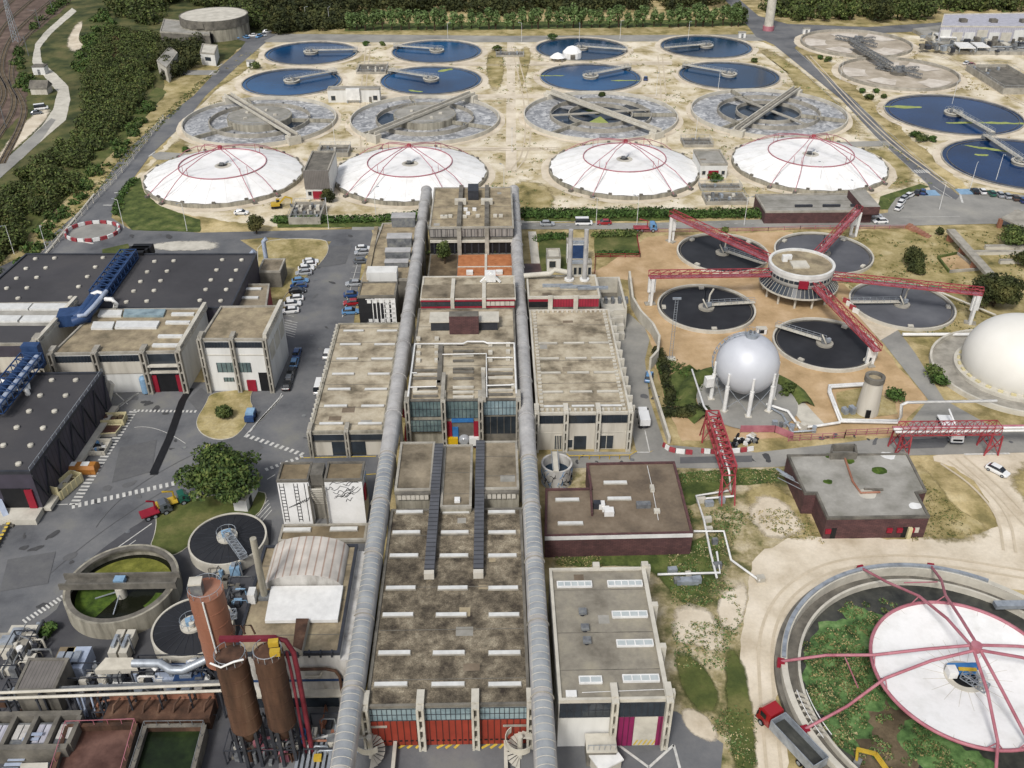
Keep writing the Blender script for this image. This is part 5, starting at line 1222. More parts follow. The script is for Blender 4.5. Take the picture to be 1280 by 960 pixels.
t = T('blue_duct_group', 'blue and pale grey ducts dropping from the lattice gallery between the roofs', 'duct', U(112,390,9)); t.location.z = 9
for k, pts in enumerate([[(128,368,11.5),(112,388,11.5),(104,398,11),(92,402,10.5)], [(122,364,11.2),(108,384,11.4),(96,396,11),(88,398,10)]]):
    MB().tube([U(*p) for p in pts], 1.1, K['bluep'], 10).build('blue_duct', t)
MB().tube([U(133,364,12.4), U(118,382,12.6), U(106,394,12.2), U(98,395,11.8)], .45, K['gpipe'], 8).build('pipe', t)
MB().tube([U(115,368,12), U(122,365,12.6), U(128,367,12.4)], .45, K['wpaint'], 8).build('pipe', t); MB().tube([U(132,374,12), U(140,374,12.4), U(145,380,11.6), U(144,385,9.2)], .5, K['wpaint'], 8).build('pipe', t)
c = U(96,402,9); MB().obox((c.x, c.y, 9.0), 6.5, 4, 2.6, .2, K['bluep']).build('blue_plenum', t)
t = T('rooftop_coolers', 'black rooftop cooler boxes behind the far edge of the dark roof', 'cooler', U(172,312,8)); t.location.z = 0
for k in range(3): c = U(168+k*5, 314-k*3, 9.6); MB().box(c.x-2.4, c.y-1.2, 7.5, c.x+2.4, c.y+1.2, 9.8, K['black']).build('cooler_box', t)
c = U(174,318,9); MB().box(c.x-3, c.y-.5, 0, c.x+3.5, c.y+4, 7.45, K['concd']).build('stand', t)
# parking side ramp building at its right end
P = Q([(293,385),(333,385),(337,356),(305,356)], 6.5); t = slab_bldg('side_workshop', 'small workshop with crimson side wall between the dark hall and the car park', 'workshop', P, 6.5, 'crim', 'roofg', par=.3, pm='conc')
for y in (362,373): skylight(t, 315 if y == 362 else 311, y, 6.5, 4.4, .9, .35)
for (px, py) in ((320,354),(335,338)): c = U(px, py, 0); MB().tube([(c.x,c.y,0),(c.x,c.y,8.2),(c.x+.8,c.y,8.9)], .55, K['gpipe'], 10).build('vent_pipe', t)
P = rect(322,350,340,324,4.5); slab_bldg('brick_store', 'low grey brick store with flat roof beside the straw island', 'store', P, 4.5, 'concd', 'roofg', par=.2)
# concrete framed blocks
def side_beam(t, p, q, z, m='concl'):
    mb = MB(); a, b = Vector(p), Vector(q); d = (b-a)
    mb.bar((a.x,a.y,z+.2),(b.x,b.y,z+.2), .9, .5, K[m]); mb.bar((a.x+.0,a.y,z+1.2),(b.x,b.y,z+1.2), .8, .45, K[m])
    n = 8
    for i in range(n+1): c = a+d*i/n; mb.box(c.x-.35, c.y-.35, z, c.x+.35, c.y+.35, z+1.4, K[m])
    return mb.build('edge_beam', t)
h1 = 10.0
P = Q([(-60,431),(49,430),(96,378),(-40,380)], h1)
t = slab_bldg('west_framed_block', 'concrete framed block with white rooflights and dark front roof at the left edge', 'building', P, h1, 'cream', 'roofd', par=.2, pm='conc')
for (xa, xb, y) in ((-8,38,385),(40,85,385),(-20,25,400),(28,74,400)):
    a, b = U(xa,y+3,h1), U(xb,y-3,h1); MB().prism(Q([(xa-3,y+3.5),(xb-3,y+3.5),(xb+3,y-3.5),(xa+3,y-3.5)],h1), h1-.05, h1+.5, K['skyl']).build('rooflight', t)
c = U(0,393,h1); MB().prism(Q([(-38,407),(72,407),(94,380),(-20,380)],h1), h1-.05, h1+.06, K['roofc']).build('pale_roof_zone', t)
MB().box(P[0][0], P[0][1]-.1, 7.0, P[1][0]-.4, P[0][1]-.02, 9.6, K['violet']).build('panel_band', t)
side_beam(t, P[1], P[2], h1); y0 = P[0][1]
for x in (P[1][0]-.6, P[1][0]-11): pilaster(t, x, y0-.1, 0, h1+.6, 1.2, 1.2, 'conc')
h2 = 9.6
P = Q([(64,443),(225,440),(257,386),(122,387)], h2)
t = slab_bldg('middle_framed_block', 'concrete framed block with pale rooflights and a recessed dark loading bay', 'building', P, h2, 'white', 'roofb', par=.25, pm='conc')
a0, b0 = Vector(P[0]), Vector(P[1]); y0 = a0.y; W = b0.x-a0.x; y0 = min(a0.y, b0.y)
for L in ([(484,612),(590,612),(582,640),(470,640)],[(600,608),(798,608),(785,640),(592,640)],[(450,668),(552,668),(540,700),(438,700)],[(562,665),(768,665),(752,697),(552,697)],[(828,624),(936,624),(930,634),(822,634)],[(800,664),(916,664),(910,674),(794,674)],[(764,730),(880,730),(874,740),(758,740)],[(738,773),(858,773),(850,784),(730,784)]):
    MB().prism(Q(Z(L,3.84,0,230),h2), h2-.04, h2+.45, K['skyl' if L[0][0] != 600 else 'glassb']).build('rooflight', t)
def band(t, name, P, f0, f1, z0, z1, m, pr=.08):
    a, b = Vector(P[0]), Vector(P[1]); d = b-a; nn = Vector((d.y, -d.x)).normalized()
    p, q = a+d*f0, a+d*f1
    return MB().prism([p+nn*pr, q+nn*pr, q+nn*.005, p+nn*.005], z0, z1, K[m], bottom=True).build(name, t)
def bglz(t, P, f0, f1, z0, z1, m, n, name='glazing'):
    a, b = Vector(P[0]), Vector(P[1]); d = b-a; nn = Vector((d.y, -d.x)).normalized(); mb = MB()
    p, q = a+d*f0, a+d*f1; mb.prism([p+nn*.07, q+nn*.07, q+nn*.005, p+nn*.005], z0, z1, K[m], bottom=True)
    for i in range(n+1): c = p+(q-p)*i/n; mb.prism([c+nn*.13-d.normalized()*.06, c+nn*.13+d.normalized()*.06, c+nn*.06+d.normalized()*.06, c+nn*.06-d.normalized()*.06], z0, z1, K['dsteel'])
    return mb.build(name, t)
bglz(t, P, .02, .32, 7.6, 9.1, 'glass', 12); bglz(t, P, .36, .68, 7.6, 9.1, 'glass', 12)
band(t, 'wall_joint', P, .02, .68, 4.6, 4.75, 'conc'); band(t, 'cream_band', P, .02, .68, 4.8, 7.5, 'cream', .05)
band(t, 'recess', P, .74, .97, 3.6, 9.2, 'glass'); band(t, 'balcony_slab', P, .73, .985, 6.6, 6.9, 'concl', 1.0); band(t, 'balcony_slab', P, .73, .985, 5.0, 5.3, 'concl', .8)
band(t, 'doorway', P, .75, .95, .1, 4.2, 'black', .1); band(t, 'door_jamb', P, .735, .775, .1, 4.2, 'crim', .3); band(t, 'door_jamb', P, .925, .97, .1, 4.2, 'crim', .3)
for f in (0, .34, .71, .99): q = a0+(b0-a0)*f; pilaster(t, q.x, q.y-.1, 0, h2, 1.1, 1.0, 'conc')
side_beam(t, P[1], P[2], h2+.1)
h3 = 12.4
P = Q([(250,425),(332,425),(352,383),(276,384)], h3)
t = slab_bldg('white_office_block', 'tall white block with gravel roof and red door beside the parked cars', 'building', P, h3, 'white', 'roofb', par=.3, pm='conc')
bglz(t, P, .06, .45, 10.6, 11.9, 'glass', 8); bglz(t, P, .52, .97, 10.6, 11.9, 'glass', 9)
def bwin(t, P, f0, f1, z0, z1, n=3):
    bglz(t, P, f0, f1, z0, z1, 'glassg', n, 'window')
bwin(t, P, .18, .47, 4.7, 7.0, 4); bwin(t, P, .52, .70, 4.7, 7.0, 3); bwin(t, P, .25, .40, 2.4, 3.4, 3)
band(t, 'door', P, .60, .74, .1, 2.8, 'crim', .3); band(t, 'loading_door', P, .80, .97, .1, 4.6, 'black'); band(t, 'sill_band', P, .0, .99, 8.8, 8.95, 'concl', .12)
a0, b0 = Vector(P[0]), Vector(P[1])
for f in (.0, .485, .99): q = a0+(b0-a0)*f; pilaster(t, q.x, q.y-.1, 0, h3, .9, .9, 'conc')
side_beam(t, P[1], P[2], h3+.1)
p, q = Vector(P[1]), Vector(P[2])
for k in range(3):
    c = p+(q-p)*(.12+k*.3); e = p+(q-p)*(.34+k*.3); MB().prism([c+Vector((.1,0)), e+Vector((.1,0)), e+Vector((.01,0)), c+Vector((.01,0))], 6.5, 10, K['concl'], bottom=True).build('side_panel', t)
# dark low hall at lower left
h4 = 9.0
P = Q([(-70,592),(38,591),(128.5,466.5),(-20,468)], h4)
t = slab_bldg('dark_loading_hall', 'dark violet clad hall with dome lights and a raised loading dock', 'hall', P, h4, 'violet', 'roofd', par=.35, pm='dsteel', z0=1.2)
roof_domes(t, Z([(270,190),(395,190),(210,270),(343,270),(152,352),(285,352),(88,437),(225,440),(18,530),(160,530),(97,627)], 4.17, 0, 430), h4)
MB().prism([Vector(p)*.999 for p in P], 0, 1.19, K['concd']).build('plinth', t)
band(t, 'dock_opening', P, .58, .93, 1.4, 5.6, 'black', .12); band(t, 'door_leaf', P, .86, .95, 1.4, 5.4, 'crim', .35); band(t, 'dock_platform', P, .5, 1.0, .1, 1.3, 'concl', 3.2)
p, q = Vector(P[1]), Vector(P[2]); nn = Vector(((q-p).y, -(q-p).x)).normalized()
n = 12
for i in range(n):
    a = p+(q-p)*i/n; b = p+(q-p)*(i+1)/n
    z0, z1 = (1.6, 8.4) if i % 2 else (8.4, 1.6)
    MB().bar((a.x+nn.x*.12, a.y+nn.y*.12, z0), (b.x+nn.x*.12, b.y+nn.y*.12, z1), .22, .22, K['dsteel']).build('brace', t)
mb = MB().prism([p+nn*.02, q+nn*.02, q+nn*1.3, p+nn*1.3], .5, 1.2, K['concl'])
mb.build('dock_ledge', t)
mb = MB(); mb.bar((p.x,p.y,h4+1.1),(q.x,q.y,h4+1.1),.07,.07,K['steel'])
for i in range(19): a = p+(q-p)*i/18; mb.bar((a.x,a.y,h4+.3),(a.x,a.y,h4+1.1),.06,.06,K['steel'])
mb.build('handrail', t)
t = T('roof_pipe_loop', 'pair of white looped pipes on the dark loading hall roof', 'pipe', U(15,480,9)); t.location.z = 9
for d in (0, 9): MB().tube([U(-20,476+d,9.9), U(30,476.5+d,9.9), U(34,480+d,9.9), U(35,487+d*.6,9.1)], .5, K['wpaint'], 8).build('pipe', t)
t = T('blue_pipe_bridge', 'blue pipe bridge slanting from the framed blocks over the dark hall', 'pipe bridge', U(20,470,9)); t.location.z = 9
a, b = U(41,447,11.5), U(-12,512,11.5)
for s in (-.9, .9): MB().tube([a+Vector((s,0,0)), b+Vector((s,0,0))], .7, K['bluep' if s < 0 else 'gpipe'], 10).build('pipe', t)
mb = MB(); lattice(mb, a-Vector((0,0,.9)), b-Vector((0,0,.9)), 4.2, 2.0, K['bluep'], 8, .2, .14); mb.build('lattice_frame', t)
c = U(42,446,10); MB().box(c.x-1.5, c.y-1, 7.8, c.x+1.8, c.y+.8, 13, K['bluep']).build('head_frame', t)
t = T('slanting_post', 'thick blue-grey slanting post at the left edge before the loading dock', 'post', U(12,655)); MB().bar(U(12,655), U(-6,615,4), .9, .9, K['gpipe']).build('shaft', t); c = U(12,656); MB().box(c.x-1, c.y-.8, 0, c.x+1, c.y+.8, .4, K['concd']).build('base', t)
t = T('striped_kerb_wall', 'low grassy wall with black and yellow hazard edge at the left margin', 'wall', U(5,672)); mb = MB().wall(Q([(14,652),(-12,700)]), .5, 0, .8, K['concd']); mb.build('wall', t)
A, B = Vector(U2(15,653)), Vector(U2(-11,701)); mb = MB()
for i in range(10): p1 = A+(B-A)*i/10; p2 = A+(B-A)*(i+.5)/10; mb.wall([p1, p2], .56, .78, .86, K['yline' if 1 else 'black'])
mb.build('hazard_paint', t)
# conveyor ramp, tank and cabinets by the loading bay
t = T('conveyor_ramp', 'sloping grey conveyor at the back corner of the dark loading hall', 'conveyor', U(133,508)); MB().bar(U(133,507,.8), U(139,478,5.5), 1.8, .7, K['concl']).build('belt', t)
for (px, py, z) in ((133,506,1.0),(137,498,3.2)): c = U(px, py, 0); MB().box(c.x-.7, c.y-.15, 0, c.x-.4, c.y+.15, z, K['steel']).build('leg', t); MB().box(c.x+.4, c.y-.15, 0, c.x+.7, c.y+.15, z, K['steel']).build('leg', t)
c = U(183,492); t = T('blue_tank', 'upright light blue tank against the cream wall', 'tank', c); MB().cyl(c.x, c.y, .4, 3.8, .75, K['ltblue'], 20).lathe(c.x, c.y, [(.75,3.8),(.5,4.2),(.02,4.35)], K['ltblue'], 20).build('vessel', t)
for k in range(3): a = k*2.1; MB().box(c.x+.55*math.cos(a)-.1, c.y+.55*math.sin(a)-.1, .05, c.x+.55*math.cos(a)+.1, c.y+.55*math.sin(a)+.1, .45, K['steel']).build('leg', t)
c = U(163,484); t = T('round_waste_drum', 'dark drum standing before the cream wall', 'drum', c); MB().cyl(c.x, c.y, .05, 1.5, .6, K['iron'], 16).build('body', t); MB().cyl(c.x, c.y, 1.5, 1.6, .64, K['black'], 16).build('lid', t)
# skips and containers along the dock
def ang(p, q): a, b = Vector(U2(*p)), Vector(U2(*q)); d = b-a; return math.atan2(d.y, d.x), d.length
def skip(px, py, L, W, Hh, rz, m, label, fill=None, cat='skip', ends=0):
    c = U(px, py); t = T('waste_skip', label, cat, (c.x, c.y, .1), None)
    R = Matrix.Rotation(rz, 3, 'Z')
    def bx(x0,y0,z0,x1,y1,z1,mm,name,slope=0):
        v = [(x0,y0,z0),(x1,y0,z0),(x1,y1,z0),(x0,y1,z0),(x0,y0,z1),(x1,y0,z1),(x1,y1,z1),(x0,y1,z1)]
        v = [R@Vector(p)+Vector((c.x,c.y,.1)) for p in v]
        return MB().add(v, [(4,5,6,7),(0,1,5,4),(1,2,6,5),(2,3,7,6),(3,0,4,7),(3,2,1,0)], K[mm]).build(name, t)
    bx(-L/2,-W/2,0,L/2,W/2,.2,m,'floor')
    for s in (-1,1): bx(-L/2, s*W/2-.06, .2, L/2, s*W/2+.06, Hh, m, 'side_wall')
    bx(-L/2-.06,-W/2+.07,.2,-L/2+.06,W/2-.07,Hh+ends,m,'end_wall'); bx(L/2-.06,-W/2+.07,.2,L/2+.06,W/2-.07,Hh,m,'end_wall')
    for i in range(5): x = -L/2+L*(i+.5)/5; bx(x-.07, -W/2-.16, .1, x+.07, -W/2-.065, Hh-.1, m, 'stiffener')
    if fill:
        mb = MB()
        for k in range(26):
            p = R@Vector((random.uniform(-L/2+.5, L/2-.5), random.uniform(-W/2+.4, W/2-.4), 0)); s = random.uniform(.3, .9)
            mb.obox((c.x+p.x, c.y+p.y, .3), s, s*1.4, random.uniform(.2, Hh*.7), random.random()*3, K[random.choice(fill)])
        o = mb.build('waste_heap', t); o['kind'] = 'stuff'
    return t
skip(138,529,6.2,2.6,1.6,.05,'creamp','long cream skip of reddish spoil, topmost beside the dashed bay line',['redmud','redmud','soil'])
skip(116,562,6.2,4.0,1.0,.0,'concl','open tray heaped with blue and white scrap',['clblue','wpaint','iron','black','concl'])
skip(84,612,5.8,2.6,1.9,1.22,'creamp','empty cream skip with tall end walls at the end of the dock row',['creamp','soil'],ends=1.0)
c = U(101,589); t = T('orange_container', 'orange closed container with two white lids beside the dock', 'container', (c.x,c.y,.1))
MB().box(c.x-3.2, c.y-1.2, .1, c.x+3.2, c.y+1.2, 1.2, K['ochre']).build('body', t); mb = MB()
mb.add([(c.x-3.2,c.y-1.2,1.2),(c.x+3.2,c.y-1.2,1.2),(c.x+3.2,c.y+1.2,1.2),(c.x-3.2,c.y+1.2,1.2),(c.x-3,c.y-.7,1.7),(c.x+3,c.y-.7,1.7),(c.x+3,c.y+.7,1.7),(c.x-3,c.y+.7,1.7)],[(4,5,6,7),(0,1,5,4),(1,2,6,5),(2,3,7,6),(3,0,4,7)],K['ochre']); mb.build('lid_housing', t)
for s in (-1.2,1.2): MB().box(c.x+s-.7, c.y-.6, 1.7, c.x+s+.7, c.y+.6, 1.78, K['wpaint']).build('lid', t)
for s in (-2.2,0,2.2): MB().box(c.x+s-.1, c.y-1.3, .2, c.x+s+.1, c.y-1.2, 1.1, K['ochre']).build('stiffener', t)
P = Q([(110,549),(146,546),(154,536),(120,536)]); c = U(132,542); t = T('spoil_tray', 'flat tray of pale rubble between the top skip and the scrap heap', 'tray', c)
MB().prism(P, .1, .9, K['conc'], K['redmud'], bottom=True).build('body', t); mb = MB()
for i in range(4): a, b = Vector(P[i]), Vector(P[(i+1)%4]); mb.wall([a, b], .14, .9, 1.1, K['creamp'])
mb.build('rim', t)
c = U(314,524); t = T('blue_compressor', 'small blue machine standing on the hatched bay by the grass island', 'compressor', c)
MB().box(c.x-.9,c.y-1.6,.4,c.x+.9,c.y+1.6,1.5,K['bluep']).build('body', t); MB().box(c.x-.8,c.y-.8,1.5,c.x+.8,c.y+1.2,2.0,K['ltblue']).build('hood', t)
for s in (-1,1): MB().obox((c.x+s*.95,c.y-.8,.1),.2,.7,.7,0,K['rub']).build('wheel', t); MB().obox((c.x+s*.95,c.y+.8,.1),.2,.7,.7,0,K['rub']).build('wheel', t)
# white cabin by the big tree
c = U(307,632); t = T('site_cabin', 'small white site cabin beside the big tree and round dark tank', 'cabin', c, rz=0)
MB().obox((c.x,c.y+1,.25),2.4,5.6,2.5,-.12,K['wpaint']).build('body', t); MB().obox((c.x,c.y+1,2.75),2.6,5.8,.15,-.12,K['concl']).build('roof', t); MB().obox((c.x+1.22,c.y-.3,.4),.08,1.0,2.0,-.12,K['dsteel']).build('door', t); MB().obox((c.x+1.2,c.y+2,1.2),.08,1.2,.9,-.12,K['glass']).build('window', t); MB().obox((c.x,c.y+1,.05),2.2,5.2,.18,-.12,K['concd']).build('base', t)
# ---- rail yard with tracks and catenary, hillside structures
trk = [[(2,205),(30,140),(14,95),(30,50),(80,6)],[(-15,190),(18,130),(2,85),(20,40),(70,-4)],[(-35,180),(5,120),(-12,75),(8,30),(55,-12)],[(-55,175),(-10,110),(-25,65),(-5,20),(40,-18)],[(-75,170),(-28,100),(-40,55),(-20,10),(25,-22)]]
def spl(P, n=8):
    o = []
    for i in range(len(P)-1):
        p0, p1, p2, p3 = [Vector(P[max(0, min(len(P)-1, i+k))]) for k in (-1,0,1,2)]
        for j in range(n):
            u = j/n; o.append(.5*((2*p1)+(p2-p0)*u+(2*p0-5*p1+4*p2-p3)*u*u+(3*p1-p0-3*p2+p3)*u**3))
    o.append(Vector(P[-1])); return o
for i, px in enumerate(trk):
    P = spl(Q(px)); t = T('railway_track', f'rusty railway track in the yard at top left, {ordn(i)} from the service road', 'railway track', (P[0].x, P[0].y), 'tracks in the rail yard')
    for s in (-.72, .72):
        Q_ = []
        for k, p in enumerate(P):
            d = (P[min(k+1,len(P)-1)]-P[max(k-1,0)]).normalized(); Q_.append(p+Vector((-d.y,d.x))*s)
        mb = MB()
        for k in range(len(Q_)-1): mb.bar((Q_[k].x,Q_[k].y,.32),(Q_[k+1].x,Q_[k+1].y,.32),.12,.18,K['rail'])
        mb.build('rail', t)
    MB().strip(P, 2.6, .16, K['soil']).build('sleeper_bed', t)
def mast(px, py, hgt_, label, lattice_=False):
    c = U(px, py); t = T('catenary_mast', label, 'mast', c, 'masts of the rail yard')
    if lattice_:
        mb = MB()
        for a, b in ((-1,-1),(1,-1),(1,1),(-1,1)): mb.bar((c.x+a*1.3,c.y+b*1.3,0),(c.x+a*.25,c.y+b*.25,hgt_),.2,.2,K['steel'])
        for k in range(9):
            z0, z1 = hgt_*k/9, hgt_*(k+1)/9; w0, w1 = 1.3-1.05*k/9, 1.3-1.05*(k+1)/9
            mb.bar((c.x-w0,c.y-w0,z0),(c.x+w1,c.y-w1,z1),.12,.12,K['steel']); mb.bar((c.x+w0,c.y-w0,z0),(c.x-w1,c.y-w1,z1),.12,.12,K['steel'])
        mb.build('lattice_frame', t); MB().bar((c.x-3,c.y,hgt_*.95),(c.x+3,c.y,hgt_*.95),.3,.3,K['steel']).build('crossarm', t)
    else:
        MB().cyl(c.x, c.y, 0, hgt_, .16, K['iron'], 8).build('post', t); MB().bar((c.x,c.y,hgt_-1),(c.x-4,c.y,hgt_-.4),.12,.12,K['iron']).build('arm', t)
    return t
mast(21,52,26,'tall grey lattice mast in the rail yard',True)
for k, (px, py) in enumerate([(8,160),(50,35),(66,14),(-5,110),(36,70)]): mast(px, py, 9, f'slim catenary mast in the rail yard, {ordn(k)} of five')
cx, cy, R = circ(231,304,11,32,8); t = T('round_reservoir', 'round pale concrete reservoir with tapering wall among the trees', 'reservoir', (cx,cy))
MB().lathe(cx, cy, [(R*1.0,0),(R*.99,5.5)], K['conct'], 64).build('wall', t); MB().lathe(cx, cy, [(R*.99+.02,5.5),(R*.99+.3,5.6),(R*.99+.3,9.3),(R*.97,9.3)], K['concd'], 64, False).build('upper_band', t); MB().disc(cx, cy, 9.2, R*.98, K['concl'], 64).build('roof', t)
MB().obox((cx,cy-R-.2,0),5,2,4,0,K['black']).build('entrance', t); MB().box(cx-5,cy-R-.6,6.3,cx-1,cy-R+.2,8.2,K['concd']).build('window_panel', t)
P = Q([(200,40),(262,44),(262,30),(205,24)], 5); slab_bldg('low_annex', 'low grey annex in front of the round reservoir', 'annex', P, 5, 'concd', 'roofc', par=.3)
P = Q([(250,66),(268,68),(272,57),(253,55)], 5); t = slab_bldg('white_gatehouse', 'small white flat-roofed gatehouse beside the road near the reservoir', 'gatehouse', P, 5, 'white', 'concl', par=.3); band(t, 'window', P, .3, .7, 2, 3.5, 'glass')
P = Q([(196,76),(208,85),(222,66),(212,58)], 6); t = slab_bldg('hillside_shed', 'grey shed with pale sloping side at the foot of the wooded hill', 'shed', P, 6, 'concl', 'roofc', par=.2); band(t, 'door', P, .3, .7, .1, 4, 'concd')
P = Q([(46,132),(62,130),(64,118),(50,119)], 5); t = T('trackside_house', 'small dark-roofed house beside the curved service road', 'house', U(55,128)); c = U(53,116)
MB().box(c.x-3.2,c.y-2.6,0,c.x+3.2,c.y+2.6,2.6,K['cream']).build('wall', t); MB().add([(c.x-3.6,c.y-3,2.5),(c.x+3.6,c.y-3,2.5),(c.x+3.6,c.y+3,2.5),(c.x-3.6,c.y+3,2.5),(c.x-3.6,c.y,5),(c.x+3.6,c.y,5)],[(0,1,5,4),(2,3,4,5),(1,2,5),(3,0,4)],K['concd']).build('roof', t)
c = U(52,92); t = T('trackside_cabin', 'white cabin at the bend of the service road', 'cabin', c); MB().box(c.x-2.5,c.y-2,0,c.x+2.5,c.y+2,3.2,K['wpaint']).build('body', t); MB().box(c.x-2.7,c.y-2.2,3.2,c.x+2.7,c.y+2.2,3.5,K['concd']).build('roof', t); MB().box(c.x-.5,c.y-2.06,.1,c.x+.5,c.y-2,2.2,K['iron']).build('door', t)
# boundary fence along the wood
t = T('boundary_fence', 'pale wire boundary fence along the foot of the wooded hill', 'fence', U(60,330)); P = spl(Q([(-40,432),(10,366),(60,318),(110,262),(160,208),(205,150)]), 7)
for p in P: MB().box(p.x-.08,p.y-.08,0,p.x+.08,p.y+.08,2.0,K['concl']).build('post', t)
mb = MB()
for z in (.6,1.2,1.9):
    for i in range(len(P)-1): mb.bar((P[i].x,P[i].y,z),(P[i+1].x,P[i+1].y,z),.06,.06,K['concl'])
mb.build('wire', t)
t = T('kerb_pipe', 'pale concrete kerb pipe running beside the left access road', 'pipe', U(40,345)); P = spl(Q([(-30,405),(40,338),(85,285),(118,244)]), 6); MB().tube([(p.x,p.y,.3) for p in P], .3, K['concl'], 8).build('tube', t)
# red and white barrier ring at the roundabout
c = U(116,291); t = T('barrier_ring', 'ring of red and white plastic road barriers at the roundabout', 'barrier', c)
for i in range(22):
    a = 2*PI*i/22; r = 7.2
    o = MB().obox((c.x+r*math.cos(a), c.y+r*.85*math.sin(a), .08), .45, 1.75, .95, a, K['red' if i % 2 else 'wpaint']).build('barrier_block', t)
MB().disc(c.x, c.y, .16, 6, K['asphl'], 32).build('centre', t)
for (px, py, L, a) in ((110,304,3.6,1.2),(138,290,3,0)): q = U(px, py); tag(MB().obox((q.x,q.y,.15), .6, L, .004, a, K['line']).build('painted_arrow'), kind='structure')
# ------------------------------------------------------------------ digesters, gas holders and the right-hand works
def thickener(spec, m, label, za, dev, group='round sludge tanks around the glazed tower'):
    cx, cy, R = circ(*spec, .8); t = T('sludge_tank', label, 'sludge tank', (cx, cy), group)
    MB().ring(cx, cy, 0, .85, R-.4, R, K['concl'], 72).build('rim_wall', t)
    MB().disc(cx, cy, .35, R-.4, K[m], 72).build('sludge', t)
    MB().ring(cx, cy, .36, .6, R-1.0, R-.85, K['concd'], 72).build('weir', t)
    e = Vector((math.cos(za), math.sin(za), 0)); s = Vector((-e.y, e.x, 0))
    w = MB(); a = Vector((cx, cy, 1.3)); b = a+e*(R+.2); w.bar(a, b, 1.1, .18, K['concl'])
    for k in (-.5, .5):
        w.bar(a+s*k+Vector((0,0,1)), b+s*k+Vector((0,0,1)), .07, .07, K['steel'])
        for i in range(9): q = a+(b-a)*i/8+s*k; w.bar(q, q+Vector((0,0,1)), .06, .06, K['steel'])
    w.build('walkway', t)
    p = MB(); p.cyl(cx, cy, .36, .8, 1.9, K['conc'], 20); p.cyl(cx, cy, .8, 1.5, .9, K['iron'], 16)
    if dev: lattice(p, (cx-.6, cy, 1.2), (cx-.6, cy, 5.6), 1.2, .01, K['steel'], 4, .12, .08); p.tube([(cx+.4,cy,1.2),(cx+.5,cy,4),(cx+1.2,cy,5.6)], .22, K['concl'], 8)
    p.tube([(cx,cy-.8,1),(cx-.8,cy-1.2,2.4),(cx-1.2,cy-.6,3.2)], .18, K['concl'], 8); p.obox((cx+.5,cy-.6,1.3),.9,.7,.9,.3,K['steel'])
    p.build('centre_drive', t)
    for k in range(3):
        a_ = za+1.4+k*1.6; MB().obox((cx+(R-1.5)*math.cos(a_), cy+(R-1.5)*math.sin(a_), .36), .9, 1.2, .5, a_, K['concl']).build('scum_box', t)
    return cx, cy, R
thickener((841,966,293,338), 'sludge', 'round dark sludge tank behind the tower, under the far-left red bridge', -.75, True)
thickener((968,1091,290,342), 'sludgel', 'round grey sludge tank partly hidden behind the glazed tower', -2.2, True)
thickener((822,944,355,414), 'sludge', 'round dark sludge tank left of the tower and above the silver sphere', .1, True)
thickener((1063,1192,350,411), 'sludgel', 'round grey sludge tank right of the tower under the long red bridge', PI, True)
thickener((966,1096,397,462), 'sludge', 'round dark sludge tank nearest the silver sphere, front of the five', 2.5, False)
# glazed control tower
cx, cy = 74.3, 205.6; R = 7.7; t = T('control_tower', 'round glazed control building on columns with five red bridges', 'building', (cx, cy))
MB().lathe(cx, cy, [(R-.6,5.0),(R,5.2),(R,8.0)], K['white'], 56).build('wall', t)
MB().ring(cx, cy, 7.7, 8.6, R-.5, R+.15, K['white'], 56).build('parapet', t); MB().disc(cx, cy, 8.1, R-.45, K['roofb'], 56).build('roof', t)
g = MB().lathe(cx, cy, [(R+1.6,3.4),(R+.05,5.1)], K['glass'], 56, False)
for i in range(56): a = 2*PI*i/56; g.bar((cx+(R+1.65)*math.cos(a),cy+(R+1.65)*math.sin(a),3.4),(cx+(R+.1)*math.cos(a),cy+(R+.1)*math.sin(a),5.15),.07,.07,K['concl'])
g.build('sloping_glazing', t); MB().ring(cx, cy, 3.0, 3.4, R-1, R+1.75, K['concl'], 56).build('gallery_slab', t)
g = MB().lathe(cx, cy, [(R+.03,6.1),(R+.03,6.9)], K['glass'], 56, False)
for i in range(40): a = 2*PI*i/40; g.bar((cx+(R+.06)*math.cos(a),cy+(R+.06)*math.sin(a),6.1),(cx+(R+.06)*math.cos(a),cy+(R+.06)*math.sin(a),6.9),.1,.06,K['concl'])
g.build('window_band', t); MB().cyl(cx, cy, 0, 3.0, 3.2, K['concd'], 32).build('core', t)
for i in range(12): a = 2*PI*i/12+.2; MB().cyl(cx+(R+.2)*math.cos(a), cy+(R+.2)*math.sin(a), 0, 3.0, .28, K['concl'], 12).build('column', t)
MB().box(cx-2.8, cy-2.6, 8.12, cx+1.2, cy+.8, 8.6, K['concl']).build('roof_plate', t); MB().box(cx-4.4, cy+1, 8.12, cx-3.2, cy+2.2, 9.6, K['wpaint']).build('roof_unit', t); MB().box(cx-3, cy+2.2, 8.12, cx-1.8, cy+3.2, 9.2, K['wpaint']).build('roof_unit', t)
a = -1.75; MB().obox((cx+R*math.cos(a), cy+R*math.sin(a), 5.4), 1.0, 2.2, 1.9, a, K['crim']).build('red_panel', t)
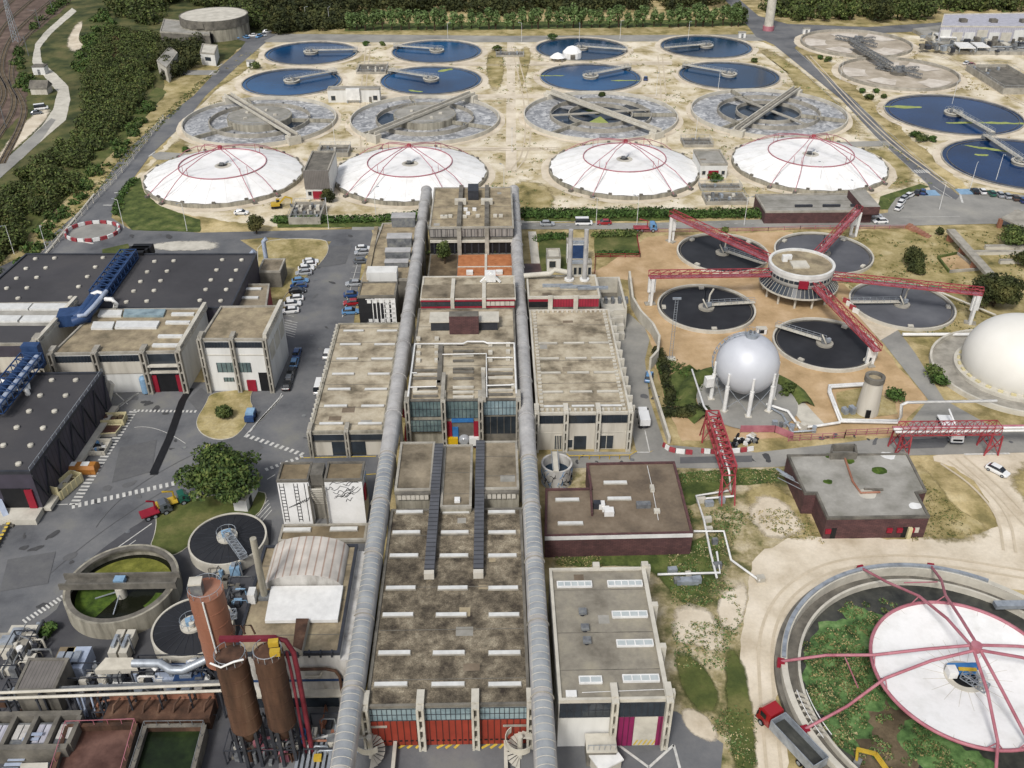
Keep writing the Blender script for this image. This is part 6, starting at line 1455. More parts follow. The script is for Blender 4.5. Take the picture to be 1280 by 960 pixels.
# red lattice bridges with white legs
for (top, base, w_, lab, dens) in (((841,270),(838.5,302),3.0,'far left', 12),((814.6,346),(812.5,380),3.0,'near left', 12),((1072,264),(1066,295),3.0,'far right', 9),((1223.5,367),(1212,404),3.0,'long right', 14),((1092,440),(1086,456),3.0,'front', 9)):
    yb = U(*base).y; b = U(*base); zt = H*(1-b.y/U(top[0],top[1],0).y); zt = max(4.5, min(9, zt))
    t = T('red_bridge', f'red lattice bridge from the glazed tower to a white leg, {lab} of five', 'footbridge', (b.x, b.y), 'red bridges around the glazed tower')
    d = Vector((cx-b.x, cy-b.y, 0)).normalized(); s = Vector((b.x, b.y, zt)); e = Vector((cx, cy, 5.6))-d*(R-.1)
    if lab == 'front': s = s-d*1.0
    mb = MB(); lattice(mb, s-d*.8, e, 1.7, 1.4, K['red'], dens, .17, .09); mb.build('lattice_frame', t)
    MB().bar(s-d*.8+Vector((0,0,.05)), e+Vector((0,0,.05)), 1.1, .1, K['pink']).build('deck', t)
    lg = MB()
    for k in (-.7, .7): q = Vector((-d.y, d.x, 0))*k; lg.add([(b.x+q.x-.28,b.y+q.y-.28,0),(b.x+q.x+.28,b.y+q.y-.28,0),(b.x+q.x+.28,b.y+q.y+.28,0),(b.x+q.x-.28,b.y+q.y+.28,0),(b.x+q.x-.38,b.y+q.y-.38,zt-.15),(b.x+q.x+.38,b.y+q.y-.38,zt-.15),(b.x+q.x+.38,b.y+q.y+.38,zt-.15),(b.x+q.x-.38,b.y+q.y+.38,zt-.15)],[(4,5,6,7),(0,1,5,4),(1,2,6,5),(2,3,7,6),(3,0,4,7)],K['wpaint'])
    lg.box(b.x-.9,b.y-.3,zt*.45,b.x+.9,b.y+.3,zt-.2,K['wpaint']); lg.build('leg', t)
    MB().obox((b.x,b.y,0),2.6,1.6,.3,math.atan2(d.y,d.x),K['conc']).build('footing', t)
# silver sphere
c = U(927,499); cx, cy = c.x, c.y; R = 6.3; zc = H*(1-cy/U(926.5,454,0).y)
t = T('gas_sphere', 'large silver gas sphere standing on white legs', 'gas sphere', (cx, cy))
prof = [(max(.02, R*math.sin(PI*i/40)), zc-R*math.cos(PI*i/40)) for i in range(41)]
MB().lathe(cx, cy, prof, K['sphere'], 72).build('vessel', t)
cap = MB(); cap.cyl(cx, cy, zc+R-.3, zc+R+.5, 1.2, K['steel'], 24); rail(cap, cx, cy, zc+R+.3, 1.4, K['steel'], 20); cap.cyl(cx-.4, cy, zc+R+.5, zc+R+1.3, .25, K['iron'], 10); cap.cyl(cx+.5, cy+.2, zc+R+.5, zc+R+1.1, .2, K['iron'], 10); cap.build('top_platform', t)
LG = [-1.95+k*2*PI/8+.36 for k in range(8)]
for a in LG:
    x, y = cx+(R+.05)*math.cos(a), cy+(R+.05)*math.sin(a); mb = MB().cyl(x, y, .3, zc-2.6, .42, K['wpaint'], 16); mb.cyl(x, y, zc-2.6, zc+.3, .26, K['wpaint'], 14); mb.build('leg', t); MB().obox((x,y,.1),1.3,1.3,.25,a,K['concl']).build('footing', t)
for k in range(8):
    a, b = LG[k], LG[(k+1) % 8]; mb = MB()
    for (u, v) in ((a,b),(b,a)): mb.bar((cx+R*math.cos(u),cy+R*math.sin(u),.8),(cx+R*math.cos(v),cy+R*math.sin(v),zc-2.8),.09,.09,K['steel'])
    mb.build('cross_brace', t)
st = MB(); pts = [(cx+(R+.5)*math.cos(3.0)*math.cos(u)-.0, cy+(R+.5)*math.cos(u)*math.sin(3.0)+.5, zc+(R+.5)*math.sin(u)) for u in [-.9+2.3*i/14 for i in range(15)]]
for o in (-.45, .45): st.tube([(p[0], p[1]+o, p[2]) for p in pts], .07, K['steel'], 5)
for p in pts: st.bar((p[0], p[1]-.45, p[2]), (p[0], p[1]+.45, p[2]), .3, .06, K['steel'])
st.build('stair', t); MB().obox((cx-R-1.0, cy-.2, 3.6), 1.6, 1.4, 2.0, .2, K['wpaint']).build('stair_cabin', t)
tag(MB().disc(cx+.8, cy-1, .22, 10.2, K['asphl'], 56).build('concrete_pad'), kind='structure')
# earth bank with weeds around the pad
def berm(cx, cy, r0, r1, a0, a1, hgt_, m, name, label, cat='bank', th='thing'):
    n = 40; v = []
    for i in range(n+1):
        a = a0+(a1-a0)*i/n
        for (r, z) in ((r0,.05),(r0+.8,hgt_*.9),((r0+r1)/2,hgt_),(r1,.05)):
            k = noise.noise(Vector((a*5, r, 2)))*.25; v.append((cx+(r+k)*math.cos(a), cy+(r+k)*math.sin(a), z))
    f = [(4*i+q, 4*i+q+1, 4*i+q+5, 4*i+q+4) for i in range(n) for q in range(3)]
    o = MB().add(v, f, K[m], True).build(name); tag(o, kind='structure'); return o
berm(cx+.8, cy-1, 10.3, 14.2, 1.9, 3.7, 1.4, 'green', 'earth_bank', '')
berm(cx+.8, cy-1, 10.3, 13.6, -.15, .8, 1.2, 'green', 'earth_bank', '')
patch('grass', [(818,448),(828,440),(836,470),(862,456),(878,470),(866,510),(834,508)], 'green', 6, .3)
# white dome gas holder
cx, cy = U(1266,466).x, U(1266,466).y; t = T('gas_dome', 'big white membrane gas dome on a round concrete base at the right edge', 'gas dome', (cx, cy))
R = 10.9; a0 = -.30; prof = [(R*math.cos(u), 3.6+R*.86*math.sin(u)) for u in [a0+(PI/2-a0)*i/24 for i in range(24)]]+[(.02, 3.6+R*.86)]
MB().lathe(cx, cy, prof, K['dome'], 72).build('membrane', t); MB().ring(cx, cy, 0, 1.0, R-1.2, R+1.2, K['concl'], 72).build('base_ring', t); MB().cyl(cx, cy, 3.6+R*.86-.1, 3.6+R*.86+.9, .7, K['wpaint'], 16).build('top_valve', t)
for i in range(28): a = 2*PI*i/28; MB().obox((cx+(R+.2)*math.cos(a), cy+(R+.2)*math.sin(a), 1.0), .6, 1.0, .35, a, K['creamp']).build('clamp', t)
tag(MB().disc(cx, cy, .24, R+5.6, K['conc'], 64).build('concrete_apron'), kind='structure'); o = MB().ring(cx, cy, 0, 1.1, R+5.6, R+6.1, K['concl'], 64).build('apron_wall', t)
# stub tower
c = U(1083,515); t = T('concrete_stub_tower', 'short tapering pale concrete tower with dark rim near the pipe bridge', 'tower', c)
MB().lathe(c.x, c.y, [(2.25,0),(1.75,8.3)], K['cream'], 32).build('shaft', t); MB().ring(c.x, c.y, 7.6, 8.7, 1.3, 1.95, K['concd'], 32).build('rim', t); MB().disc(c.x, c.y, 8.1, 1.4, K['roofb'], 28).build('top', t)
MB().obox((c.x-.6, c.y-2.15, .1), .9, .3, 1.8, 0, K['black']).build('opening', t)
for k in range(2): MB().obox((c.x-4.6+k*1.4, c.y-.4, .05), .9, 1.4, 1.2+.4*k, .3, K['steel']).build('equipment_box', t)
patch('lawn', [(1046,492),(1075,485),(1118,500),(1122,518),(1050,526)], 'straw', 7, .3)
t = T('white_pipe_loop', 'pair of white pipes looping around the stub tower lawn to the pipe bridge', 'pipe', U(1050,510))
for k, o in enumerate((0, 2.2)):
    MB().tube([U(1100-6*k,478+o,.7),U(1036+o,482+o,.7),U(1036+o,490,.7),U(1050+o,527-o,.7),U(1122,528-o,.7),U(1126,521,2.0),U(1127,506,6.0),U(1134,503,6.4),U(1246,501,6.4)], .3, K['wpaint'], 8).build('pipe', t)
t = T('grey_pipe_run', 'bundle of white and grey pipes leading from the sphere to the road', 'pipe', U(985,530))
MB().tube([U(958,505,.8),U(985,514,.8),U(1000,535,.8),U(1024,532,.8),U(1050,528,.8)], .28, K['wpaint'], 8).build('pipe', t); MB().tube([U(960,508,.6),U(978,518,.6),U(990,540,.6),U(1020,538,.6)], .22, K['steel'], 8).build('pipe', t)
for k in range(8): c = U(968+k*7, 532+(k*5) % 9); MB().obox((c.x,c.y,.05), random.uniform(.5,1.2), random.uniform(.5,1.2), random.uniform(.6,1.8), k*.4, K[random.choice(['iron','steel','concl'])]).build('pump_unit', t)
# red pipe bridge over the road
t = T('red_pipe_bridge', 'red lattice pipe bridge crossing the road above the white truck', 'pipe bridge', U(1186,541)); a, b = U(1126,533,6), U(1250,531,6); ya = (a.y+b.y)/2
mb = MB(); lattice(mb, (a.x,ya,4.6), (b.x,ya,4.6), 2.4, 1.6, K['red'], 13, .16, .09); mb.build('truss', t)
for s, x in ((0, a.x+.8), (1, b.x-.8)):
    mb = MB()
    for yy in (ya-1.6, ya+1.6):
        for dx in (-1.1, 1.1): mb.bar((x+dx*1.2, yy, 0), (x+dx*.9, yy, 4.6), .26, .26, K['red'])
        mb.bar((x-1.3,yy,.3),(x+1.1,yy,4.4),.15,.15,K['red']); mb.bar((x+1.3,yy,.3),(x-1.1,yy,4.4),.15,.15,K['red']); mb.bar((x-1.2,yy,2.3),(x+1.2,yy,2.3),.15,.15,K['red'])
    for dx in (-1.1,1.1): mb.bar((x+dx,ya-1.6,2.3),(x+dx,ya+1.6,2.3),.15,.15,K['red'])
    mb.build('tower_leg', t)
for yy in (ya-.6, ya+.3, ya+.9): MB().tube([(a.x-1,yy,5.1),(b.x+20,yy,5.1)], .25, K['wpaint' if yy < ya+.5 else 'pink'], 8).build('pipe', t)
# slanting red pipe gantry
t = T('red_pipe_gantry', 'red lattice gantry carrying pipes over the road in front of the sphere', 'pipe bridge', U(900,570)); a, b = U(889,524,5.6), U(911,594,5.0)
mb = MB(); lattice(mb, a, b, 2.3, 2.0, K['red'], 9, .28, .18); mb.build('truss', t)
for q in (a, b):
    mb = MB()
    for dx in (-1.15, 1.15): mb.bar((q.x+dx, q.y, 0), (q.x+dx, q.y, q.z), .26, .26, K['red']); mb.bar((q.x+dx, q.y+2.4 if q is a else q.y-2.4, 0), (q.x+dx, q.y, q.z), .2, .2, K['red'])
    mb.bar((q.x-1.15,q.y,.4),(q.x+1.15,q.y,q.z-.4),.14,.14,K['red']); mb.bar((q.x+1.15,q.y,.4),(q.x-1.15,q.y,q.z-.4),.14,.14,K['red']); mb.build('leg', t)
MB().tube([U(865,462,1.5), U(880,508,5.8), a+Vector((0,0,.7)), b+Vector((0,0,.7)), U(913,612,.6)], .2, K['wpaint'], 8).build('pipe', t)
# low pipe network on the weedy ground
t = T('low_pipe_network', 'low white pipe network with valves zigzagging over the weedy ground', 'pipe', U(890,660))
for pts in ([(912,613,.8),(870,620,.8),(880,650,.8),(888,690,.8),(896,722,.8)],[(867,664,1),(905,664,1),(914,700,.8),(950,726,.6)],[(822,718,.9),(900,716,.9),(896,690,.9)],[(872,624,.6),(918,620,.6)]):
    MB().tube([U(*p) for p in pts], .2, K['wpaint'], 8).build('pipe', t)
for (px, py) in [(876,628),(886,632),(902,628),(884,652),(886,664),(893,680),(896,710),(860,720),(846,728),(858,730),(870,728),(840,716),(950,726)]: c = U(px, py); MB().obox((c.x,c.y,.05),random.uniform(.8,1.6),random.uniform(.6,1.0),random.uniform(.6,1.2),.1,K[random.choice(['steel','concl','iron'])]).build('valve_box', t)
c = U(861,729); MB().box(c.x-2,c.y-.6,.1,c.x+1.4,c.y+.6,.9,K['steel']).build('trough', t)
# dark brick block on the right
h = 4.6; P = Q([(1034,648),(1162,646),(1146,616.5),(1158,614),(1134,567),(984,569),(1006,617),(1020,617)], h)
t = slab_bldg('brown_brick_block', 'dark brown brick block with flat grey roof and orange lamps by its doors', 'building', P, h, 'brown', 'roofc', par=.18, pm='concd')
x0, y0, x1 = P[0][0], P[0][1], P[1][0]; f = lambda px: U(px, 655, 3).x
band(t, 'doorway', P, .07, .12, .1, 2.4, 'black', .06); band(t, 'doorway', P, .77, .82, .1, 2.4, 'black', .06); band(t, 'door_leaf', P, .82, .86, .1, 2.4, 'creamp', .5)
for u in (.035, .64, .74, .86): 
    a = Vector(P[0])+(Vector(P[1])-Vector(P[0]))*u; MB().obox((a.x,a.y-.2,1.4),.9,.3,.9,0,K['crim']).build('wall_lamp', t)
a = Vector(P[0])+(Vector(P[1])-Vector(P[0]))*.9; MB().obox((a.x,a.y-.1,1.2),1.1,.1,1.1,0,K['cream']).build('notice_board', t)
pk = Q([(1038,570),(1070,570),(1068,560),(1040,560)], 5.2); mb = MB()
for i in range(4): mb.wall([pk[i], pk[(i+1) % 4]], .4, h-.05, 6.0, K['concd'])
mb.build('roof_curb', t)
for pts in ([(1056,572),(1066,602),(1076,616),(1100,615)],[(1080,611),(1104,612)]): MB().tube([U(a_,b_,h+.15) for a_, b_ in pts], .2, K['terra' if len(pts) > 2 else 'concd'], 8).build('roof_pipe', t)
for (px, py, m_, r) in ((1100,588,'algae',1.4),(1034,602,'algae',.8),(1062,576,'algae',1.0),(1110,569,'wpaint',1.4),(1144,632,'wpaint',1.1),(1084,617,'concl',1.6),(1036,570,'algae',.8)):
    c = U(px, py, h); P_ = [(c.x+r*math.cos(u*.4), c.y+r*.8*math.sin(u*.4)) for u in range(15)]; MB().poly(rough_edge(P_, .3, .5, .8), h-.03, K[m_]).build('roof_patch', t)
st = MB()
for i in range(9): q = U(976+i*3.6, 590+i*2.1, 3.6-i*.12); st.obox((q.x,q.y,q.z),.5,2.2,.12,.5,K['steel'])
st.bar(U(974,592,4.4),U(1006,608,4.2),.08,.08,K['steel']); st.bar(U(972,597,4.4),U(1002,612,4.2),.08,.08,K['steel']); st.build('outside_stair', t)
# red fence and barrier along the road
def fence(name, label, pts, hh, m, step=2.0, solid=False):
    P = Q(pts); t = T(name, label, 'fence', (P[0][0], P[0][1]))
    mb = MB()
    for i in range(len(P)-1):
        a, b = Vector(P[i]), Vector(P[i+1]); L = (b-a).length; k = max(1, int(L/step))
        for j in range(k+1): q = a+(b-a)*j/k; MB().box(q.x-.06,q.y-.06,0,q.x+.06,q.y+.06,hh,K[m]).build('post', t)
        for z in ((.3, hh*.55, hh-.08)): mb.bar((a.x,a.y,z),(b.x,b.y,z),.07,.09,K[m])
        if solid: mb.wall([a, b], .05, .2, hh-.1, K[m])
    mb.build('rail', t); return t
fence('red_sheet_fence', 'dull red sheet fence along the road below the sphere pad', [(925,541),(968,541),(990,550)], 1.8, 'pink', 2.4, True)
fence('red_mesh_fence', 'pale red mesh fence between the sphere pipes and the red pipe bridge', [(985,552),(1055,548),(1056,545),(1122,542)], 1.5, 'pink', 2.0)
fence('terrace_fence', 'red railing along the top of the tan terrace beside the main road', [(797,296),(803,291),(960,289),(1000,287),(1130,286)], 1.2, 'pink', 4)
fence('garden_fence', 'red railing between the garden plots and the tan terrace', [(743,342),(744,322),(800,322),(796,298)], 1.2, 'crim', 3)
def barrier_row(pts, n, label):
    P = spl(Q(pts), 10); t = T('barrier_row', label, 'barrier', (P[0].x, P[0].y)); L = len(P)
    for i in range(n):
        a = P[int(i*(L-1)/n)]; b = P[int((i+1)*(L-1)/n)]; b = a+(b-a)*.9; d = (b-a).normalized(); nn = Vector((-d.y,d.x))
        v = [a-nn*.3, b-nn*.3, b+nn*.3, a+nn*.3]; w = [a-nn*.12, b-nn*.12, b+nn*.12, a+nn*.12]
        MB().add([(p.x,p.y,.1) for p in v]+[(p.x,p.y,1.0) for p in w], [(4,5,6,7),(0,1,5,4),(1,2,6,5),(2,3,7,6),(3,0,4,7)], K['red' if i % 2 == 0 else 'wpaint']).build('barrier_block', t)
barrier_row([(829,558),(840,565),(866,568)], 5, 'short curved row of red and white road barriers below the terrace corner')
barrier_row([(876,566),(905,567),(942,563)], 8, 'row of dark and white road barriers under the red gantry')
for k, (px, py) in enumerate([(922,550),(930,553),(938,549),(915,556),(944,552)]):
    c = U(px, py); t = T('scrap_pile', f'small dark heap of scrap by the red gantry, {ordn(k)} of five', 'scrap pile', c, 'scrap heaps by the red gantry'); mb = MB()
    for j in range(7): mb.obox((c.x+random.uniform(-1,1), c.y+random.uniform(-1,1), .06), random.uniform(.4,1.4), random.uniform(.3,.8), random.uniform(.2,.8), random.random()*3, K[random.choice(['black','concl','iron','wpaint'])])
    o = mb.build('scrap', t); o['kind'] = 'stuff'
# lower right basin with cover
cx, cy, R = 64.2, 85.3, 23.7; t = T('open_basin', 'huge overgrown round basin with part white cover under magenta arches, lower right', 'covered tank', (cx, cy))
MB().ring(cx, cy, 0, 2.0, R-.3, R+.6, K['concl'], 120).build('rim_wall', t); MB().ring(cx, cy, 0, 1.2, R-2.3, R-1.9, K['concl'], 120).build('inner_wall', t)
MB().ring(cx, cy, .1, .3, R-1.9, R-.31, K['concd'], 120).build('channel', t); MB().ring(cx, cy, 0, .9, R+.62, R+1.3, K['concd'], 120, 1.2, 3.9).build('outer_kerb', t)
MB().disc(cx, cy, .15, R-2.3, K['mud'], 100).build('shallow_water', t)
def blob(x, y, r, m, z, amp=1.2): 
    P = [(x+r*math.cos(u*.21), y+r*math.sin(u*.21)) for u in range(30)]; return MB().poly(rough_edge(P, amp, .7, .35), z, K[m])
for k, (px, py, r, m) in enumerate([(1050,850,7.5,'reed'),(1035,800,6,'reed'),(1085,905,5.5,'soil'),(1105,930,5,'soil'),(1045,915,5.5,'reed'),(1062,830,5,'reed'),(1068,880,4.5,'reed'),(1020,870,5,'reed'),(1125,915,4.2,'soil'),(1155,930,3.6,'reed'),(1190,950,3.4,'reed'),(1080,775,2.6,'reed'),(1100,960,4,'soil'),(1210,965,4,'reed')]):
    c = U(px, py, .2); q = Vector((c.x-cx, c.y-cy)); 
    if q.length+r > R-2.6: q = q*((R-2.9-r)/q.length)
    blob(cx+q.x, cy+q.y, r, m, .2+.006*k).build('weed_mat', t)
rr, zr = 12.6, 5.5
MB().lathe(cx, cy, [(rr,zr),(rr*.75,zr-.3),(rr*.45,zr-.8),(2.6,zr-1.2)], K['fabric'], 80).build('membrane', t)
MB().tube([(cx+rr*math.cos(2*PI*i/80), cy+rr*math.sin(2*PI*i/80), zr+.1) for i in range(81)], .26, K['pink'], 8, False).build('ring_beam', t)
for i in range(20): a = 2*PI*i/20+.1; MB().bar((cx+rr*.98*math.cos(a),cy+rr*.98*math.sin(a),zr-.02),(cx+2.6*math.cos(a),cy+2.6*math.sin(a),zr-1.17),.05,.03,K['concl']).build('membrane_seam', t)
o = MB().ring(cx, cy, zr-1.3, zr-1.1, 1.9, 2.7, K['concl'], 32); o.disc(cx, cy, zr-1.6, 2.0, K['black'], 32); o.build('centre_opening', t)
o = MB(); o.box(cx-2.0,cy+.2,zr-1.1,cx+2.2,cy+1.5,zr-.1,K['blueb']); o.box(cx-2.4,cy-.4,zr-1.1,cx-1.2,cy+1,zr+.1,K['wpaint']); o.box(cx+1.6,cy-1,zr-1.1,cx+2.6,cy+.2,zr-.1,K['wpaint']); lattice(o,(cx-.4,cy,zr-1),(cx+1.9,cy-2.6,zr-1),1.2,.9,K['steel'],4,.1,.07); o.bar((cx-1,cy+.3,zr+.1),(cx+1.4,cy+.1,zr+.1),.4,.3,K['yellow']); o.build('drive_gear', t)
for (A1) in (91, 181.5, 271, 1):
    for s in (-1, 1):
        A = math.radians(A1+s*13.5); B = math.radians(A1+s*9); mb = MB(); e = (cx+.5*math.cos(A+s*.8), cy+.5*math.sin(A+s*.8), 10.2)
        mb.tube([e, (cx+rr*.5*math.cos(B), cy+rr*.5*math.sin(B), 9.1), (cx+rr*math.cos(B), cy+rr*math.sin(B), 7.1), (cx+R*.78*math.cos(A), cy+R*.78*math.sin(A), 4.6), (cx+(R+.6)*math.cos(A), cy+(R+.6)*math.sin(A), 2.0)], .22, K['pink'], 8); mb.build('arch_rib', t)
        MB().obox((cx+(R+.6)*math.cos(A), cy+(R+.6)*math.sin(A), 1.2), 1.0, 1.0, 1.0, A, K['crim']).build('rib_foot', t)
        mb = MB()
        for dz in (-5, 5): a2 = B+math.radians(dz); mb.tube([(cx+rr*math.cos(B),cy+rr*math.sin(B),7.1),(cx+rr*math.cos(a2),cy+rr*math.sin(a2),zr+.1)], .09, K['pink'], 6)
        mb.build('strut', t)
    B1, B2 = math.radians(A1-9), math.radians(A1+9); MB().tube([(cx+rr*1.3*math.cos(B1),cy+rr*1.3*math.sin(B1),6.1),(cx+rr*1.3*math.cos(B2),cy+rr*1.3*math.sin(B2),6.1)], .1, K['pink'], 6).build('tie_bar', t)
MB().cyl(cx, cy, 9.8, 10.8, .75, K['pink'], 16).build('crown_hub', t)
mb = MB()
for a in [2.0+i*.02 for i in range(0)]: pass
g_ = MB(); A0, A1 = 3.16, 3.50
for i in range(8): a = A0+(A1-A0)*i/8; g_.bar((cx+(R-2.1)*math.cos(a),cy+(R-2.1)*math.sin(a),1.2),(cx+(R-.5)*math.cos(a),cy+(R-.5)*math.sin(a),2.1),.1,.5,K['concl'])
for r in (R-.6,R-1.9): g_.tube([(cx+r*math.cos(A0+(A1-A0)*i/8),cy+r*math.sin(A0+(A1-A0)*i/8),2.6) for i in range(9)], .07, K['wpaint'], 5)
g_.build('access_stair', t); MB().ring(cx, cy, 2.0, 2.35, R-.1, R+.5, K['steel'], 60, 1.0, 2.9).build('cable_tray', t)
c = U(1268,755,2.4); MB().box(c.x-3,c.y-.6,1.9,c.x+3,c.y+.6,2.6,K['steel']).build('equipment_box', t)
# raised concrete channels at the right
t = T('elevated_channel', 'raised concrete channel on brick piers crossing the dry grass at right', 'channel', U(1210,320)); a, b = U(1188,288,2.6), U(1240,346,2.6)
MB().bar(a, b, 2.2, .9, K['conc']).build('trough', t)
for f_ in (.05,.35,.65,.95): q = a+(b-a)*f_; MB().obox((q.x,q.y,0),1.2,1.6,2.1,.5,K['terra']).build('pier', t)
t = T('concrete_shelter', 'flat concrete canopy on brick piers at the right edge near the cars', 'shelter', U(1268,285)); P = Q([(1252,272),(1272,262),(1330,280),(1300,296)], 3); MB().prism(P, 2.6, 3.1, K['conc'], bottom=True).build('roof', t)
for p in P: MB().box(p[0]-.5,p[1]-.5,0,p[0]+.5,p[1]+.5,2.6,K['terra']).build('pier', t)
for k, (l, r, y) in enumerate([(1232,1300,307),(1215,1300,314),(1250,1300,325)]):
    a, b = U(l,y,1), U(r,y,1); t = T('low_concrete_wall', f'low pale concrete wall across the dry grass at the right edge, {ordn(k)} from the back', 'wall', a, 'low walls on the dry grass'); MB().box(a.x,a.y-.5,0,b.x,a.y+.5,1.0,K['concl']).build('body', t); MB().box(a.x-.05,a.y-.56,1.0,b.x+.05,a.y+.56,1.1,K['conc']).build('coping', t)
P = Q([(1172,323),(1196,318),(1222,338),(1186,341)]); t = T('sunken_chamber', 'sunken square chamber with green lining in the dry grass', 'concrete chamber', P[0]); mb = MB()
for i in range(4): mb.wall([P[i], P[(i+1) % 4]], .5, 0, .7, K['green' if i in (0,3) else 'conc'])
mb.build('rim', t); MB().poly(P, .13, K['tan']).build('floor', t)
t = T('brick_steps', 'reddish brick steps descending from the main road to the dry grass', 'steps', U(1150,292))
for k in range(7): c = U(1136+k*4,285+k*1.8); MB().obox((c.x,c.y,0),2.2,1.2,1.0-k*.13,.8,K['terra']).build('step', t)
t = T('green_pipe_run', 'green and white pipe run beside the right grey sludge tank', 'pipe', U(1160,362)); MB().tube([U(1042,350,1),U(1080,350,1),U(1150,357,1)], .25, K['greenp'], 8).build('pipe', t); MB().tube([U(1150,357,1),U(1180,367,1),U(1245,394,1)], .25, K['concl'], 8).build('pipe', t); c = U(1068,353); MB().obox((c.x,c.y,.1),4,.4,1.3,0,K['greenp']).build('screen', t); c = U(1168,363); MB().obox((c.x,c.y,.1),3,.4,1.3,-.4,K['greenp']).build('screen', t)
t = T('long_white_pipe', 'long straight white pipe between the grey sludge tank and the white dome', 'pipe', U(1170,418)); MB().tube([U(1128,418,.7),U(1215,418,.7)], .4, K['wpaint'], 8).build('tube', t)
for k in range(5): c = U(1132+k*19,419); MB().box(c.x-.2,c.y-.4,0,c.x+.2,c.y+.4,.4,K['conc']).build('support', t)
t = T('red_white_screen', 'red and white site screens beside the right grey sludge tank', 'barrier', U(1062,384))
for k in range(4): c = U(1057+k*4,379+k*4.2); MB().obox((c.x,c.y,.1),.3,1.6,1.2,.7,K['wpaint' if k % 2 else 'red']).build('panel', t)
# tall transparent lamp mast shown over the dark tank
for k, (px, py, hh) in enumerate([]): pass
# kiosks on the terrace
for k, (px, py) in enumerate([(955,417),(1013,417)]): pass
c = U(951,417); t = T('small_switch_cabinet', 'small white cabinet on the tan gravel behind the silver sphere', 'cabinet', c); MB().box(c.x-1.1,c.y-.6,.1,c.x+1.1,c.y+.6,1.5,K['wpaint']).build('body', t); MB().box(c.x-.7,c.y-.66,.4,c.x+.5,c.y-.605,1.3,K['black']).build('window', t); MB().box(c.x-1.2,c.y-.7,1.5,c.x+1.2,c.y+.7,1.6,K['concl']).build('roof', t)
# concrete ramp pad right of the sphere
patch('concrete_pad', [(985,507),(1002,500),(1030,530),(1006,534)], 'concl', 7, .1)
# gardens
for k, P in enumerate([[(672,293),(708,291),(708,338),(676,340)],[(742,292),(796,290),(800,318),(744,322)]]): patch('garden_plot', P, 'lawn', 7, .3)
patch('garden_path', [(655,330),(675,330),(678,342),(655,342)], 'redmud', 7); patch('garden_path', [(660,290),(670,290),(675,330),(664,330)], 'concl', 8)
# ------------------------------------------------------------------ lower-left treatment plant
# mural block
h = 9.7; y0 = U(400,601,h).y
def XX(px, py=601, z=None): return U(px, py, h if z is None else z).x
yb = U(400,578.5,h).y
xa, xb, xc, xd = XX(346), XX(385), XX(405), XX(452)
t = T('mural_block', 'white twin block with black line mural and a stair between its halves', 'building', ((xa+xd)/2, y0))
for (a, b, nme) in ((xa, xb, 'l'), (xc, xd, 'r')):
    MB().prism([(a,y0),(b,y0),(b,yb),(a,yb)], 0, h, K['fabric'], cap=False).build('wall', t); MB().poly([(a,y0),(b,y0),(b,yb),(a,yb)], h-.1, K['roofo']).build('roof', t)
    pr = MB()
    for q in ((a-.06,y0-.06,b+.06,y0+.3),(a-.06,yb-.3,b+.06,yb+.06),(a-.06,y0+.3,a+.3,yb-.3),(b-.3,y0+.3,b+.06,yb-.3)): pr.box(q[0],q[1],h-.25,q[2],q[3],h+.25,K['concd'])
    pr.build('parapet', t)
MB().box(xb+.01, y0+1.5, 0, xc-.01, yb-1, h-1.5, K['conc']).build('link_wall', t); MB().box(xb+.3, y0+.6, h-1.5, xc-.3, yb-1, h+.8, K['concd']).build('link_roof', t)
mb = MB()
for i in range(9): mb.box(xb+.2, y0-.6+i*.22, h-2.8-i*.55+1.2, xc-.2, y0-.3+i*.22, h-2.6-i*.55+1.2, K['concl'])
mb.build('stair', t)
for x in (xb+.15, xc-.15): MB().box(x-.12, y0-1.0, 0, x+.12, y0-.7, h-.5, K['concd']).build('stair_post', t)
mu = MB(); w_ = xb-xa
for fx in (.06, .2, .52, .64, .86, .97): mu.box(xa+w_*fx-.05, y0-.05, .8+4*(fx > .9), xa+w_*fx+.05, y0-.015, 9.2, K['mural'])
for (f0, f1) in ((.06,.2),(.52,.64)):
    for i in range(11): mu.box(xa+w_*f0, y0-.045, 1.2+i*.72, xa+w_*f1, y0-.012, 1.32+i*.72, K['mural'])
for i in range(10):
    x = xa+w_*(.25+.07*i); mu.bar((x, y0-.03, 3.9+.16*i), (x+w_*.08, y0-.03, 4.2+.22*i), .03, .12, K['mural'])
w2 = xd-xc
for i in range(15):
    x = xc+w2*random.uniform(.0, .6); z = random.uniform(5.2, 9.2); L = random.uniform(1.2, 3.2)
    p = [(x+L*j/5, y0-.03, min(9.4, z+.12*L*j/5*3+.35*math.sin(j*1.9+i))) for j in range(6)]
    for j in range(5):
        if p[j+1][0] < xd-.1: mu.bar(p[j], p[j+1], .03, .08, K['mural'])
mu.build('mural_lines', t)
MB().box(xd, y0+.6, 4.8, xd+.3, y0+2.2, 7.4, K['crim']).build('red_panel', t); MB().box(xd+.01, y0+2.6, 3.4, xd+.12, yb-.6, 8.2, K['clblue']).build('side_panel', t)
# low strip in front of it
h = .8; P = rect(345,455,676,652,h); P[2] = (P[2][0], y0-.02); P[3] = (P[3][0], y0-.02)
P = [(xa,U(400,676,h).y),(xd+.4,U(400,676,h).y),(xd+.4,y0-.9),(xa,y0-.9)]
t = slab_bldg('low_link_roof', 'low strip roof with two white skylights in front of the mural block', 'building', P, h, 'concd', 'roofo', par=.2)
skylight(t, 371.5, 663, h, 4.6, .8, .35); skylight(t, 430, 662, h, 4.6, .8, .35)
